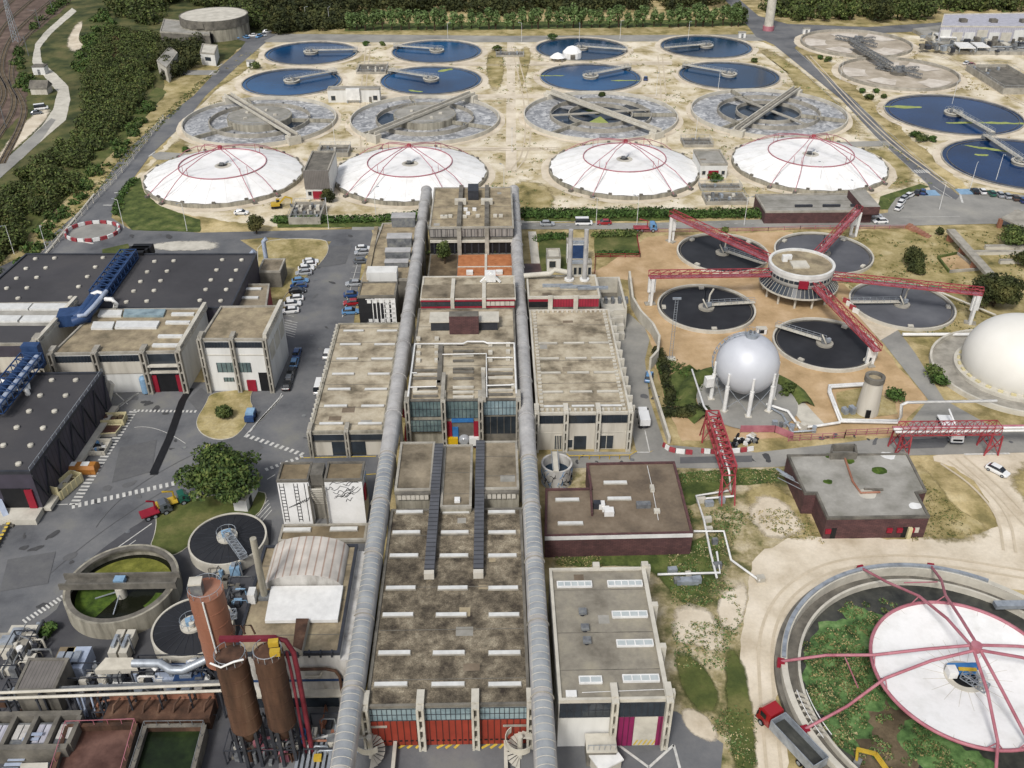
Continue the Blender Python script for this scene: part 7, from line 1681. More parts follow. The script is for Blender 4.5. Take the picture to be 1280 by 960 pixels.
# process hall with arched sheet
h = 11; P = rect(292,424,819,683,h); x0, x1, y0, y1 = P[0][0], P[1][0], P[0][1], P[2][1]
t = slab_bldg('process_hall', 'process hall with arched weathered sheet roof and big white roof panel behind the silos', 'hall', P, h, 'dirtw', 'roofb', par=.25, pm='dsteel')
ya, yb = U(380,735,h).y, y1-.6; xa, xb = x0+1.6, x1-1.2
mb = MB(); n = 18; v = []
for i in range(n+1):
    u = PI*i/n; v += [((xa+xb)/2-(xb-xa)/2*math.cos(u), yy, h-.02+2.6*math.sin(u)) for yy in (ya, yb)]
mb.add(v, [(2*i, 2*i+2, 2*i+3, 2*i+1) for i in range(n)], K['arch'], True)
mb.add([v[2*i] for i in range(n+1)], [tuple(range(n+1))[::-1]], K['dirtw'])
mb.build('arched_roof', t)
c1 = [U(339,733,h+.7), U(429,732,h+.7), U(422,775,h+.7), U(331,776,h+.7)]
MB().prism([(p.x,p.y) for p in c1[::-1]], h+.2, h+.75, K['wpaint'], bottom=True).build('white_panel', t)
MB().prism(Q([(366,808),(377,813),(386,773),(370,773)],h+1.2), h-.05, h+1.2, K['conc'], K['rust']).build('rusty_hatch', t)
for k in range(9): x = x0+1+k*(x1-x0-2)/8; MB().box(x-.12, y0-.3, h-.4, x+.12, y0+.3, h+.5, K['dsteel']).build('edge_post', t)
MB().box(x0, y0-.1, 5.6, x1, y0-.02, 6.0, K['bluep']).build('blue_band', t); MB().box(x0, y0-1.2, 3.6, x1, y0-.02, 3.9, K['concl']).build('canopy', t); MB().box(x0+1, y0-.08, .2, x1-1, y0-.01, 3.4, K['glass']).build('opening', t)
MB().tube([(x0+8,y0-.5,8.6),(x1-2,y0-.5,8.6),(x1-.8,y0-.5,8.2),(x1-.3,y0-.5,7.0),(x1-.3,y0-.5,3)], .22, K['rust'], 8).build('pipe', t); MB().tube([(x0+9,y0-.4,7),(x1-3,y0-.4,7),(x1-2.6,y0-.4,7.8)], .15, K['concl'], 8).build('pipe', t)
MB().box(x1+.02, y0-.1, 0, x1+1.2, y1, 9.8, K['dirtw']).build('side_wall', t)
c = U(331,746,h); t2 = T('grey_flue', 'slim weathered grey flue standing on the process hall roof', 'chimney', (c.x,c.y,h)); zt = H*(1-c.y/U(319,673,0).y); MB().cyl(c.x,c.y,h,zt,.5,K['conct'],16,.45).build('pipe', t2); MB().obox((c.x-1.5,c.y-.6,h),1.0,1.6,1.8,0,K['wpaint']).build('fan_box', t2); MB().obox((c.x,c.y,h),1.5,1.5,.5,0,K['iron']).build('base', t2)
# round open basin with algae
cx, cy, R = circ(82,222,681,779,3.4); t = T('algae_basin', 'open round concrete basin half covered by bright green algae', 'basin', (cx,cy))
MB().ring(cx, cy, 0, 3.4, R-.35, R, K['conct'], 72).build('wall', t); MB().ring(cx, cy, 3.0, 3.4, R-1.1, R-.36, K['concd'], 72).build('gutter', t); MB().disc(cx, cy, 1.4, R-.35, K['blackw'], 64).build('water', t)
MB().add(*sector(cx,cy,.5,R-1.3,2.9,4.25,1.45), K['algae']).build('algae_mat', t); MB().add(*sector(cx,cy,2,R-1.2,.55,2.6,1.47), K['olive']).build('algae_mat', t); MB().add(*sector(cx,cy,5,R-1.2,5.6,6.2,1.44), K['algae']).build('algae_mat', t)
yb_ = U(150,725,4.2).y; mb = MB(); mb.box(cx-R, yb_-1.2, 3.45, cx+R, yb_+1.2, 3.7, K['concd'])
for s in (-1.1,1.1): mb.box(cx-R-.4, yb_+s-.15, 3.45, cx+R+.4, yb_+s+.15, 4.6, K['concd'])
mb.build('bridge', t); MB().box(cx-.8,yb_-.6,3.7,cx+.8,yb_+.6,4.6,K['ltblue']).build('drive_motor', t); MB().cyl(cx,cy-1,1.4,3.4,.8,K['concl'],16).build('centre_column', t)
for a in (2.2,.8,-.6): MB().bar((cx,cy-1,2.6),(cx+4*math.cos(a+2.5),cy-1+4*math.sin(a+2.5),1.6),.15,.15,K['steel']).build('scraper_arm', t)
# covered dark tanks
def dark_tank(spec, z, label, za, wall='concl'):
    cx, cy, R = circ(*spec, z); t = T('covered_dark_tank', label, 'tank', (cx,cy), 'dark covered tanks of the lower-left plant')
    MB().ring(cx, cy, 0, z, R-.3, R, K[wall], 64).build('wall', t); c = MB().lathe(cx, cy, [(R-.3,z-.15),(.02,z+.3)], K['sludge'], 64, False)
    for i in range(24): a = 2*PI*i/24; c.bar((cx+.3*math.cos(a),cy+.3*math.sin(a),z+.32),(cx+(R-.4)*math.cos(a),cy+(R-.4)*math.sin(a),z-.12),.07,.07,K['dsteel'])
    c.build('cover', t)
    m = MB().cyl(cx, cy, z+.1, z+.6, 1.7, K['concl'], 24); rail(m, cx, cy, z+.6, 1.6, K['steel'], 16); m.obox((cx,cy,z+.6),1.6,1.0,.9,.4,K['ltblue']); m.cyl(cx+.3,cy-.7,z+.6,z+1.5,.4,K['concl'],12); m.build('drive_unit', t)
    w = MB(); a = Vector((cx,cy,z+.7)); b = a+Vector((math.cos(za),math.sin(za),0))*(R+.6); lattice(w, a, b, 1.2, .9, K['steel'], 8, .1, .07); w.bar(a,b,1.0,.12,K['iron']); w.build('walkway', t)
dark_tank((236,333,641,706), 2.2, 'round dark covered tank with a blue motor beside the white cabin', -.95)
dark_tank((193,288,744,824), 2.6, 'round dark covered tank partly behind the orange silo', 0.2)
# silos
def silo(top, base, rpx, z0, m, label, cone=True, hb=0):
    y = U(*base).y; x = U(*base).x; zt = H*(1-y/U(top[0],top[1],0).y); d = (Vector((x,y,zt))-Vector((0,0,H)))
    R = rpx*(d.dot(Vector((-SY*CT, CY*CT, -ST))))/F
    t = T('silo', label, 'silo', (x, y)); b = MB().cyl(x, y, z0, zt, R, K[m], 40)
    for z in [z0+(zt-z0)*i/5 for i in range(6)]: b.ring(x, y, z-.08, z+.08, R-.05, R+.05, K[m], 40)
    b.build('shell', t)
    MB().lathe(x, y, [(.6,z0-3.2),(R,z0-.05)], K[m], 40).build('hopper', t)
    for k in range(6): a = k*PI/3+.3; MB().box(x+(R-.2)*math.cos(a)-.2, y+(R-.2)*math.sin(a)-.2, 0, x+(R-.2)*math.cos(a)+.2, y+(R-.2)*math.sin(a)+.2, z0-.1, K['dsteel']).build('leg', t)
    mb = MB()
    for k in range(6): a, b_ = k*PI/3+.3, (k+1)*PI/3+.3; mb.bar((x+(R-.2)*math.cos(a),y+(R-.2)*math.sin(a),z0*.5),(x+(R-.2)*math.cos(b_),y+(R-.2)*math.sin(b_),z0*.5),.15,.15,K['dsteel'])
    mb.build('leg_brace', t); r = MB(); rail(r, x, y, zt, R-.1, K['steel'], 24); r.build('top_rail', t)
    return t, x, y, zt, R
t, x, y, zt, R = silo((259,738),(284,846), 21.5, 4.2, 'terra', 'tall terracotta coloured silo with a white pipe down its side')
MB().tube([(x+.3,y-R-.2,zt+.3),(x+.5,y-R-.2,4)], .13, K['wpaint'], 8).build('downpipe', t); MB().obox((x-.9,y-.4,zt),1.5,1.3,2.0,.1,K['iron']).build('filter_box', t); MB().obox((x-.9,y-.4,zt+2),1.7,1.5,.25,.1,K['concl']).build('filter_lid', t)
t, x, y, zt, R = silo((298,822),(319,948), 20, 7.4, 'rust', 'rusty brown silo, left of the pair beside the red duct'); xl, yl, zl = x, y, zt
MB().tube([(x-R,y-R*.8,zt+.9),(x-R*.3,y-R-.1,zt+.7),(x+R*.5,y-R*.9,zt+1.3),(x+R,y-R*.6,zt+1.0)], .14, K['wpaint'], 6).build('top_pipe', t)
t, x, y, zt, R = silo((345,817),(362,945), 18.5, 7.4, 'rust', 'rusty brown silo, right of the pair beside the red duct')
for k in range(2):
    c = U(341+k*2, 800+k*12, zt+1.5); MB().obox((c.x,c.y,zt+.6),1.2,.7,.8,.1,K['yellow']).build('yellow_valve', t)
t = T('red_duct', 'crimson duct crossing the silo tops and dropping down on the right', 'duct', (x+2.5,y)); mb = MB()
mb.bar((xl-1.6,y+1.6,zt+.9),(x+.8,y+1.6,zt+.9),.6,.55,K['maroon']); mb.build('horizontal_duct', t)
MB().tube([(x+.6,y+1.6,zt+.9),(x+1.9,y+1.5,zt+.6),(x+2.7,y+1.2,zt-1.2),(x+2.9,y+.8,zt-4),(x+3.0,y+.4,4),(x+3.0,y+.2,.4)], .33, K['maroon'], 12).build('falling_duct', t); MB().tube([(x+2.0,y+.8,zt-.6),(x+2.3,y+.2,zt-4),(x+2.3,y-.2,1)], .2, K['maroon'], 8).build('falling_pipe', t)
for k in range(2): MB().tube([(xl+.2+k*1.2,y+2.0,zt+1.3),(xl+.4+k*1.2,y+2.0,zt+2.8),(xl+1.2+k*1.2,y+2.0,zt+2.8),(xl+1.5+k*1.2,y+2.0,zt+1.3)], .12, K['rust'], 6).build('pipe_hoop', t)
for k, (px, py, w, d, hh, m, lab) in enumerate([(318,935,3,2,1.6,'iron','grey pump skid below the left rusty silo'),(352,935,2.6,2,2.0,'conc','pale pump block below the right rusty silo'),(379,928,1.4,1.2,2.6,'blueb','bright blue barrel at the foot of the red duct'),(300,940,1.6,2.4,1.0,'concl','white looped pipe block left of the silo legs')]):
    c = U(px, py); t = T('pump_skid' if m != 'blueb' else 'blue_barrel', lab, 'pump' if m != 'blueb' else 'barrel', c)
    if m == 'blueb': MB().cyl(c.x,c.y,.1,2.2,.7,K[m],16).build('body', t); MB().cyl(c.x,c.y,2.2,2.4,.5,K['bluep'],16).build('lid', t)
    else: MB().box(c.x-w/2,c.y-d/2,.1,c.x+w/2,c.y+d/2,hh*.5,K['concd']).build('base', t); MB().cyl(c.x-w*.2,c.y,hh*.5,hh,.4,K[m],12).build('motor', t); MB().tube([(c.x,c.y,hh*.4),(c.x+w*.3,c.y,hh*1.2),(c.x+w*.45,c.y-.4,.3)], .2, K['pink' if k < 2 else 'wpaint'], 8).build('pipe', t)
c = U(400,948); t = T('steel_grating_deck', 'pale steel grating deck beside the left gallery foot', 'deck', c)
for i in range(9): MB().box(c.x-3+i*.7,c.y-2.5,.5,c.x-2.6+i*.7,c.y+3.2,.7,K['steel']).build('grating_panel', t)
MB().box(c.x-.6,c.y-1,.7,c.x+.4,c.y-.2,1.3,K['yellow']).build('yellow_motor', t)
# flat ribbed shed, ducts, hood
t = slab_bldg('ribbed_shed', 'low shed with ribbed grey roof at the left edge of the plant', 'shed', Q([(17,864),(68,863),(86,823),(36,823)],5), 5, 'concd', 'ribgrey', par=.08, pm='concd')
t = T('extraction_hood', 'pale trapezoid extraction hood with silver duct running to the orange silo', 'hood', U(140,845)); a = [U(118,838,3.5), U(172,836,3.5), U(166,822,5), U(132,822,5)]
MB().add([tuple(p) for p in a]+[(p.x,p.y,2.6) for p in a], [(0,1,2,3),(4,5,1,0),(5,6,2,1),(7,4,0,3),(6,7,3,2)], K['concl']).build('hood_sheet', t)
MB().tube([U(166,829,4.2),U(200,829,4.4),U(214,838,4.2),U(228,838,4.2),U(262,822,4.6),U(276,820,5)], .6, K['steel'], 12).build('duct', t); MB().tube([U(176,833,3.4),U(190,832,3.4),U(196,838,3)], .35, K['wpaint'], 10).build('duct', t)
for (px,) in ((124,),(166,)): c = U(px,842); MB().box(c.x-.15,c.y-.15,0,c.x+.15,c.y+.15,2.6,K['steel']).build('leg', t)
for k, (px, py, w, d, hh, m, lab) in enumerate([(150,814,1.2,4.5,2.2,'concl','left narrow pale bin behind the hood'),(163,814,1.2,4.5,2.2,'concl','right narrow pale bin behind the hood'),(84,838,2.2,4.2,2.6,'roofo','beige roofed cabinet right of the ribbed shed'),(94,838,2.2,4.0,2.6,'creamp','cream cabinet right of the ribbed shed'),(105,838,2.2,4.0,2.8,'gpipe','pale blue cabinet left of the hood'),(216,850,4.5,2.2,1.4,'gpipe','blue machinery skid under the silver duct'),(240,852,4.2,2.4,1.6,'bluep','blue machinery skid left of the silo legs'),(192,842,2.5,2,1.8,'iron','grey pump set in the middle of the pipework'),(222,878,3.2,2.6,2.4,'dirtw','white panelled box by the brown wall'),(240,878,3.4,2.6,2.4,'dirtw','right white panelled box by the brown wall'),(180,880,3,2,2.2,'iron','dull brown tank behind the red basin'),(20,812,5,3,2,'conc','cluttered pale tank group at the left edge'),(30,800,4,3,1.6,'concl','stack of pale blocks near the dashed line'),(52,786,1.4,1,.8,'crim','small crimson object at the end of the dashed line'),(296,718,1.6,1.4,2,'ltblue','light blue pump beside the process hall'),(262,748,3,2,1,'iron','tangle of dark fittings above the covered tank')]):
    c = U(px, py); t = T('equipment_unit', lab, 'equipment', c)
    MB().box(c.x-w/2,c.y-d/2,.25,c.x+w/2,c.y+d/2,hh,K[m]).build('body', t); MB().box(c.x-w/2+.1,c.y-d/2+.1,.05,c.x+w/2-.1,c.y+d/2-.1,.24,K['dsteel']).build('base', t)
    MB().box(c.x-w*.3,c.y-d*.3,hh,c.x+w*.1,c.y+d*.2,hh+.5,K['steel']).build('top_unit', t)
    if hh < 2.3: MB().tube([(c.x+w*.2,c.y,hh),(c.x+w*.3,c.y,hh+.9),(c.x+w*.6,c.y-.5,hh+.8),(c.x+w*.7,c.y-.6,.2)], .15, K['iron'], 6).build('pipe', t)
# pipe rack crossing
t = T('pipe_rack', 'two long white pipes on a steel rack crossing the lower left of the plant', 'pipe rack', U(140,880))
for (pa, pb, z) in (((-30,867),(286,855),6.0),((-30,874),(286,863),5.6)): MB().tube([U(*pa,z),U(*pb,z)], .22, K['concl'], 8).build('pipe', t)
for k in range(8): c = U(10+k*38, 868-k*1.3, 5.5); mb = MB(); mb.box(c.x-.12,c.y-.9,0,c.x+.12,c.y-.7,5.3,K['dsteel']); mb.box(c.x-.12,c.y+.5,0,c.x+.12,c.y+.7,5.3,K['dsteel']); mb.box(c.x-.15,c.y-1,5.1,c.x+.15,c.y+.8,5.32,K['dsteel']); mb.build('support_frame', t)
mb = MB()
for z in (4.2,): mb.bar(U(60,862,z),U(280,853,z),.9,.12,K['iron']); mb.bar(U(60,862,z+1),U(280,853,z+1),.07,.07,K['steel'])
mb.build('walkway', t)
# settling basins at the bottom
def basin(P, m, label, z=2.2):
    P = Q(P, z); c = sum((Vector(p) for p in P), Vector((0,0)))/len(P); t = T('open_tank', label, 'open tank', (c.x,c.y))
    for i in range(len(P)):
        a, b = P[i], P[(i+1) % len(P)]; d = (Vector(b)-Vector(a)).normalized()*.2; mb = MB().wall([Vector(a)+d*.0, Vector(b)-d*0], .4, 0, z+.02*i, K['rust' if i % 2 else 'concd']); mb.wall([a, b], .55, z+.03+.02*i, z+.16+.02*i, K['rust' if m == 'redmud' else 'concd']); mb.build('wall', t)
    MB().poly(P, z-.9, K[m]).build('liquid', t)
    mb = MB()
    for i in range(len(P)):
        a, b = Vector(P[i]), Vector(P[(i+1) % len(P)])
        mb.bar((a.x,a.y,z+1.1),(b.x,b.y,z+1.1),.08,.08,K['pink' if m == 'redmud' else 'iron'])
        for j in range(5): q = a+(b-a)*j/5; mb.bar((q.x,q.y,z),(q.x,q.y,z+1.1),.07,.07,K['pink' if m == 'redmud' else 'iron'])
    mb.build('railing', t)
basin([(60,985),(84,908),(170,905),(148,985)], 'redmud', 'open tank of red mud with a rusty railing at the bottom left')
basin([(158,985),(182,908),(256,907),(236,985)], 'gsludge', 'open tank of green-black liquid left of the silo legs')
t = T('rusty_platform', 'rusty brown walled platform behind the red mud tank', 'platform', U(190,892)); a, b = U(128,900,2.4), U(262,896,2.4); MB().box(a.x,a.y,0,b.x,a.y+3.2,2.4,K['rust']).build('deck', t); MB().box(a.x,a.y+3.21,0,b.x,a.y+3.6,3.4,K['terra']).build('wall', t)
for i in range(7): x = a.x+1+i*(b.x-a.x-2)/6; MB().tube([(x,a.y+1,2.4),(x+.3,a.y+1.4,3.6),(x+.8,a.y+2.6,3.6)], .16, K['rust'], 6).build('pipe', t)
t = T('cell_frame', 'dark concrete frame with three panelled cells at the lower left corner', 'frame', U(30,915)); 
a, b = U(-30,938,3), U(82,936,3); c = U(30,895,3)
MB().box(a.x,a.y,0,b.x,a.y+.8,3,K['concd']).build('front_beam', t); MB().box(a.x,c.y,0,b.x,c.y+.8,3,K['concd']).build('rear_beam', t)
for k in range(5): x = a.x+(b.x-a.x)*k/4; MB().box(x-.3,a.y+.81,0,x+.3,c.y-.01,3,K['concd']).build('divider', t)
for k in range(4):
    x0_, x1_ = a.x+(b.x-a.x)*(k+.16)/4, a.x+(b.x-a.x)*(k+.84)/4; mb = MB().box(x0_,a.y+1.2,1.6,x1_,c.y-.5,2.2,K['iron'])
    for s in (.06,.54): mb.box(x0_+(x1_-x0_)*s,a.y+1.5+(k%2)*.6,2.2,x0_+(x1_-x0_)*(s+.4),c.y-.9,2.35,K['dirtw' if k % 2 else 'lav'])
    mb.build('panel', t)
t = T('blue_walk_frame', 'blue-grey stair frame at the bottom left corner', 'stair', U(15,955)); a = U(8,960,1); 
for k in range(8): MB().box(a.x-1+k*.35,a.y+k*.5,.3+k*.35,a.x+1.2+k*.35,a.y+.45+k*.5,.4+k*.35,K['gpipe']).build('step', t)
t = T('white_sheet_roof', 'corrugated pale sheet roof at the bottom edge left of the red mud tank', 'roof', U(40,958)); P = Q([(22,975),(58,975),(60,953),(26,954)],2.4); MB().prism(P,2.2,2.4,K['concl'],bottom=True).build('sheet', t)
for p in P: MB().box(p[0]-.1,p[1]-.1,0,p[0]+.1,p[1]+.1,2.2,K['steel']).build('post', t)
# slanting white support struts
t = T('white_struts', 'white slanting struts standing behind the red mud tank', 'strut', U(105,890))
for (x0_,y0_,z0_,x1_,y1_) in ((95,868,4,106,898),(101,868,4,110,896),(106,870,3,106,902),(113,868,4,121,896)): MB().bar(U(x0_,y0_,z0_), U(x1_,y1_), .22, .22, K['gpipe']).build('strut', t)
# densely packed process skids
def skid(px0, px1, py0, py1, n, label, pal, hmax=2.6):
    c = U((px0+px1)/2, (py0+py1)/2); t = T('process_skid', label, 'process skid', c)
    for k in range(n):
        q = U(random.uniform(px0, px1), random.uniform(py0, py1)); m_ = K[random.choice(pal)]; z = random.uniform(.5, hmax); j = random.random()
        if j < .4: w, d = random.uniform(.4,1.5), random.uniform(.4,1.3); MB().box(q.x-w/2,q.y-d/2,.05,q.x+w/2,q.y+d/2,z,m_).build('equipment_box', t)
        elif j < .62: MB().cyl(q.x,q.y,.05,z,random.uniform(.2,.6),m_,12).build('vessel', t)
        else:
            l = random.uniform(1.2,4.5); a = random.choice([0,0,PI/2,.3]); e = (q.x+l*math.cos(a), q.y+l*math.sin(a))
            MB().tube([(q.x,q.y,.1),(q.x,q.y,z),(q.x+.3*math.cos(a),q.y+.3*math.sin(a),z+.25),(e[0],e[1],z+.25),(e[0]+.1,e[1],.1)], random.uniform(.07,.2), m_, 6).build('pipe', t)
    fr = MB(); a, b = U(px0,py1), U(px1,py0)
    for (x_, y_) in ((a.x,a.y),(b.x,a.y),(b.x,b.y),(a.x,b.y)): fr.box(x_-.08,y_-.08,0,x_+.08,y_+.08,hmax+.5,K['dsteel'])
    for xx in (a.x,b.x): fr.bar((xx,a.y,hmax+.5),(xx,b.y,hmax+.5),.1,.1,K['dsteel'])
    for yy in (a.y,b.y): fr.bar((a.x,yy,hmax+.5),(b.x,yy,hmax+.5),.14,.14,K['dsteel'])
    fr.build('pipe_stand', t); return t
GREY = ['iron','steel','concl','dsteel','wpaint','iron']
skid(170,262,836,858,60,'dense grey and blue pipework between the hood and the orange silo',GREY+['bluep','gpipe'])
skid(88,160,846,866,34,'grey fittings packed under the two long white pipes',GREY)
skid(2,50,806,850,34,'cluttered grey machinery at the left edge above the ribbed shed',GREY+['concd'])
skid(120,262,876,904,44,'rusty pumps and pipes crowding behind the open tanks',['rust','terra','iron','dsteel','rust','concl'],1.8)
skid(2,78,862,892,34,'dull grey pipework left of the white struts',GREY+['rust'],2.0)
skid(262,300,708,760,24,'dark fittings between the covered tanks and the process hall',['iron','dsteel','concd','ltblue'],1.6)
skid(382,428,905,950,28,'pipes and boxes crowded at the foot of the left gallery',GREY+['terra'],1.8)
skid(284,376,926,956,36,'pumps and twisted pipes among the legs of the rusty silos',['iron','rust','dsteel','concl','pink','iron'],2.4)
# ------------------------------------------------------------------ vegetation
def leaves(mb_name, lobes, n, size, m, parent=None, off=None, squash=.8):
    """leaf-sized faces spread through the volume of the lobes (x,y,z,r)"""
    L = np.array([l[:4] for l in lobes]); wts = L[:,3]**2; wts = wts/wts.sum()
    k = rng.choice(len(L), n, p=wts)
    d = rng.normal(size=(n,3)); d /= np.linalg.norm(d, axis=1)[:,None]
    r = L[k,3]*(.55+.5*rng.random(n)**.6)
    c = L[k,:3]+d*r[:,None]*np.array([1,1,squash])
    c[:,2] = np.maximum(c[:,2], .1)
    nrm = d*.75+rng.normal(size=(n,3))*.55+np.array([0,0,.35]); nrm /= np.linalg.norm(nrm, axis=1)[:,None]
    a = np.cross(nrm, rng.normal(size=(n,3))); a /= np.linalg.norm(a, axis=1)[:,None]; b = np.cross(nrm, a)
    s = size*(.6+.8*rng.random(n))[:,None]
    V = np.empty((n,4,3)); V[:,0] = c-a*s; V[:,1] = c+b*s*.6; V[:,2] = c+a*s; V[:,3] = c-b*s*.6
    me = bpy.data.meshes.new(mb_name); me.vertices.add(n*4); me.loops.add(n*4); me.polygons.add(n)
    me.vertices.foreach_set('co', V.reshape(-1)); me.loops.foreach_set('vertex_index', np.arange(n*4, dtype=np.int32)); me.polygons.foreach_set('loop_start', np.arange(0, n*4, 4, dtype=np.int32))
    ms = m if isinstance(m, (list, tuple)) else [m]
    for q in ms: me.materials.append(K[q])
    if len(ms) > 1: me.polygons.foreach_set('material_index', (rng.random(n)*len(ms)).astype(np.int32))
    me.update(calc_edges=True)
    o = bpy.data.objects.new(mb_name, me); COL.objects.link(o)
    if parent is not None: o.parent = parent
    return o
def tree(name, label, loc, hh, w, n, size, m, trunk_h=.3, group=None, cat='tree', lob=9, flat=1.0):
    t = T(name, label, cat, loc, group); cz = hh*(trunk_h+1)/2; rz_ = hh*(1-trunk_h)/2
    lobes = []; big = lob > 15
    for i in range(lob):
        a = random.random()*2*PI; rr = w*.5*(random.uniform(.35,.84) if big else random.uniform(.25,.68)); z = cz+random.uniform(-.62,.62)*rz_
        taper = 1-.45*max(0, (z-cz)/rz_); lobes.append((rr*taper*math.cos(a), rr*taper*math.sin(a), z, w*(random.uniform(.1,.19) if big else random.uniform(.2,.3))))
    lobes.append((0,0,cz+rz_*.5,w*.27)); lobes.append((0,0,cz,w*.33))
    leaves('crown', lobes, n, size, m, t, squash=min(1.1, rz_/(w*.5)*.95)*flat)
    tr = MB(); tr.tube([(0,0,0),(.05*w*.2,0,hh*trunk_h),(0,.03*w,cz)], [hh*.035+.06,hh*.025+.05,.04], K['bark'], 7)
    for i in range(5): l = lobes[i]; tr.tube([(0,0,hh*trunk_h*.8),(l[0]*.5,l[1]*.5,(hh*trunk_h+l[2])*.5),(l[0]*.9,l[1]*.9,l[2])], [hh*.016+.03,hh*.011+.02,.02], K['bark'], 5)
    o = tr.build('trunk'); o.parent = t
    return t
# the big tree on the yard and other single trees
c = U(281,622); tree('broad_tree', 'big spreading dark green tree on the grass island in the yard', (c.x,c.y,.2), 9.5, 14.5, 9500, .33, ['leaft','leafm'], .18, lob=34)
c = U(321,292); tree('small_tree', 'small dark tree at the road corner by the straw island', c, 5.5, 5.5, 1500, .3, 'leafd', .25)
c = U(409,253); tree('small_tree', 'round dark shrub-like tree beside the grey concrete chamber', c, 4.2, 4.6, 1200, .3, 'leafd', .1)
c = U(556,330,6); tree('courtyard_tree', 'slender bright green tree in the raised court', (c.x,c.y,6), 6.5, 4.2, 1500, .28, 'leafm', .2)
c = U(1241,383); tree('round_tree', 'large round dark tree beside the end of the long red bridge', c, 8.5, 13.5, 6500, .34, 'leafd', .08, lob=30)
c = U(1138,332); tree('dry_lawn_tree', 'taller dark bush in the dry grass right of the tower', c, 5.5, 6.5, 2000, .3, 'leafd', .05)
c = U(1146,340); tree('dry_lawn_tree', 'lower dark bush touching the taller one in the dry grass', c, 3.4, 5.0, 1200, .3, 'leafd', .05)
c = U(1268,307); tree('edge_tree', 'dark spreading tree at the right edge below the parked cars', c, 5, 12, 2600, .34, 'leafm', .1)
c = U(1282,332); tree('edge_tree', 'dark bush at the right edge beside the low concrete walls', c, 4, 8, 1500, .34, 'leafd', .1)
c = U(1174,294); tree('small_bush', 'small dark round bush near the brick steps', c, 2.2, 2.6, 500, .25, 'leafd', .05, cat='bush')
c = U(279,524); tree('round_bush', 'clipped round dark bush on the grass island of the yard', (c.x,c.y,.2), 2.9, 4.2, 1500, .24, 'leafm', .02, cat='bush', lob=12)
for k, (px, py, w, lab) in enumerate([(1118,500,5,'dark bush by the stub tower lawn'),(1167,470,5,'dark bush before the white dome base, upper'),(1175,482,4.5,'dark bush before the white dome base, lower'),(985,492,4,'dark bush on the bank right of the sphere'),(1025,74,3.4,'left dark bush beside the emptied tanks'),(1034,77,4,'right dark bush beside the emptied tanks'),(1077,116,3.4,'upper left bush of the clump by the navy tank'),(1087,125,4.6,'lower bush of the clump by the navy tank'),(1095,116,3,'upper right bush of the clump by the navy tank'),(1105,123,3,'right bush of the clump by the navy tank'),(1143,172,4.5,'left olive bush below the navy tank'),(1153,177,5,'middle olive bush below the navy tank'),(1164,177,3.6,'right olive bush below the navy tank'),(942,78,3.6,'bush right of the far right blue tank'),(458,57,4,'low bush between the far left blue tanks'),(478,57,3.5,'second low bush between the far left blue tanks'),(690,50,6,'low hedge-like bush behind the third far tank'),(622,64,5,'small scrub patch right of the second far tank'),(62,792,3,'weedy bush by the plant edge'),(905,290,2.5,'dry bush on the terrace edge'),(893,226,5,'clipped green bush before the low pump house'),(752,121,3.5,'dry tuft between the right aeration tanks'),(233,190,3.2,'dark bush behind the left dome'),(320,86,6,'dark hedge beside the left blue tank')]):
    c = U(px, py); tree('low_bush', lab, c, w*.55, w, 520, .3, 'leafm' if k % 2 else 'leafh', .02, cat='bush', lob=7, flat=.8)
# hedges
def hedge(pts, w, hh, n, size, label, m='leafh', name='hedge'):
    P = spl(Q(pts), 10); t = T(name, label, 'hedge', (P[0].x, P[0].y)); lobes = [(p.x-P[0].x+random.uniform(-.4,.4), p.y-P[0].y+random.uniform(-.3,.3), hh*.5, w*random.uniform(.5,.7)) for p in P]
    leaves('foliage', lobes, n, size, m, t, squash=hh/w*.9)
    return t
hedge([(655,270),(720,270),(800,269),(860,270),(948,270)], 4.5, 2.0, 7000, .36, 'long clipped green hedge between the domes and the main road')
hedge([(347,277),(400,277),(460,276),(522,271)], 3.2, 1.6, 3500, .34, 'clipped green hedge along the road left of the top block')
hedge([(146,268),(152,246),(168,226)], 2.2, 1.2, 1200, .32, 'low green hedge curving around the left dome lawn')
hedge([(822,440),(832,470),(838,505)], 2.0, 1.3, 1200, .3, 'dark narrow hedge along the service yard wall','leafd')
hedge([(834,517),(855,518),(877,516)], 2.6, 1.6, 1500, .3, 'dark clipped hedge below the small lawn by the sphere','leafd')
hedge([(745,296),(770,294),(795,294)], 3, 1.4, 900, .32, 'green hedge at the back of the garden plots','leafm')
hedge([(748,318),(775,317),(797,318)], 1.6, .8, 600, .3, 'low hedge at the front of the garden plots','leafh')
hedge([(674,300),(690,297),(706,298)], 3, 1.2, 700, .32, 'shrubby border of the garden beside the right gallery','leafh')
hedge([(520,345),(560,342),(600,341),(645,341)], 1.6, 1.2, 500, .3, 'thin green strip at the front of the raised court','leafm').location.z = 6
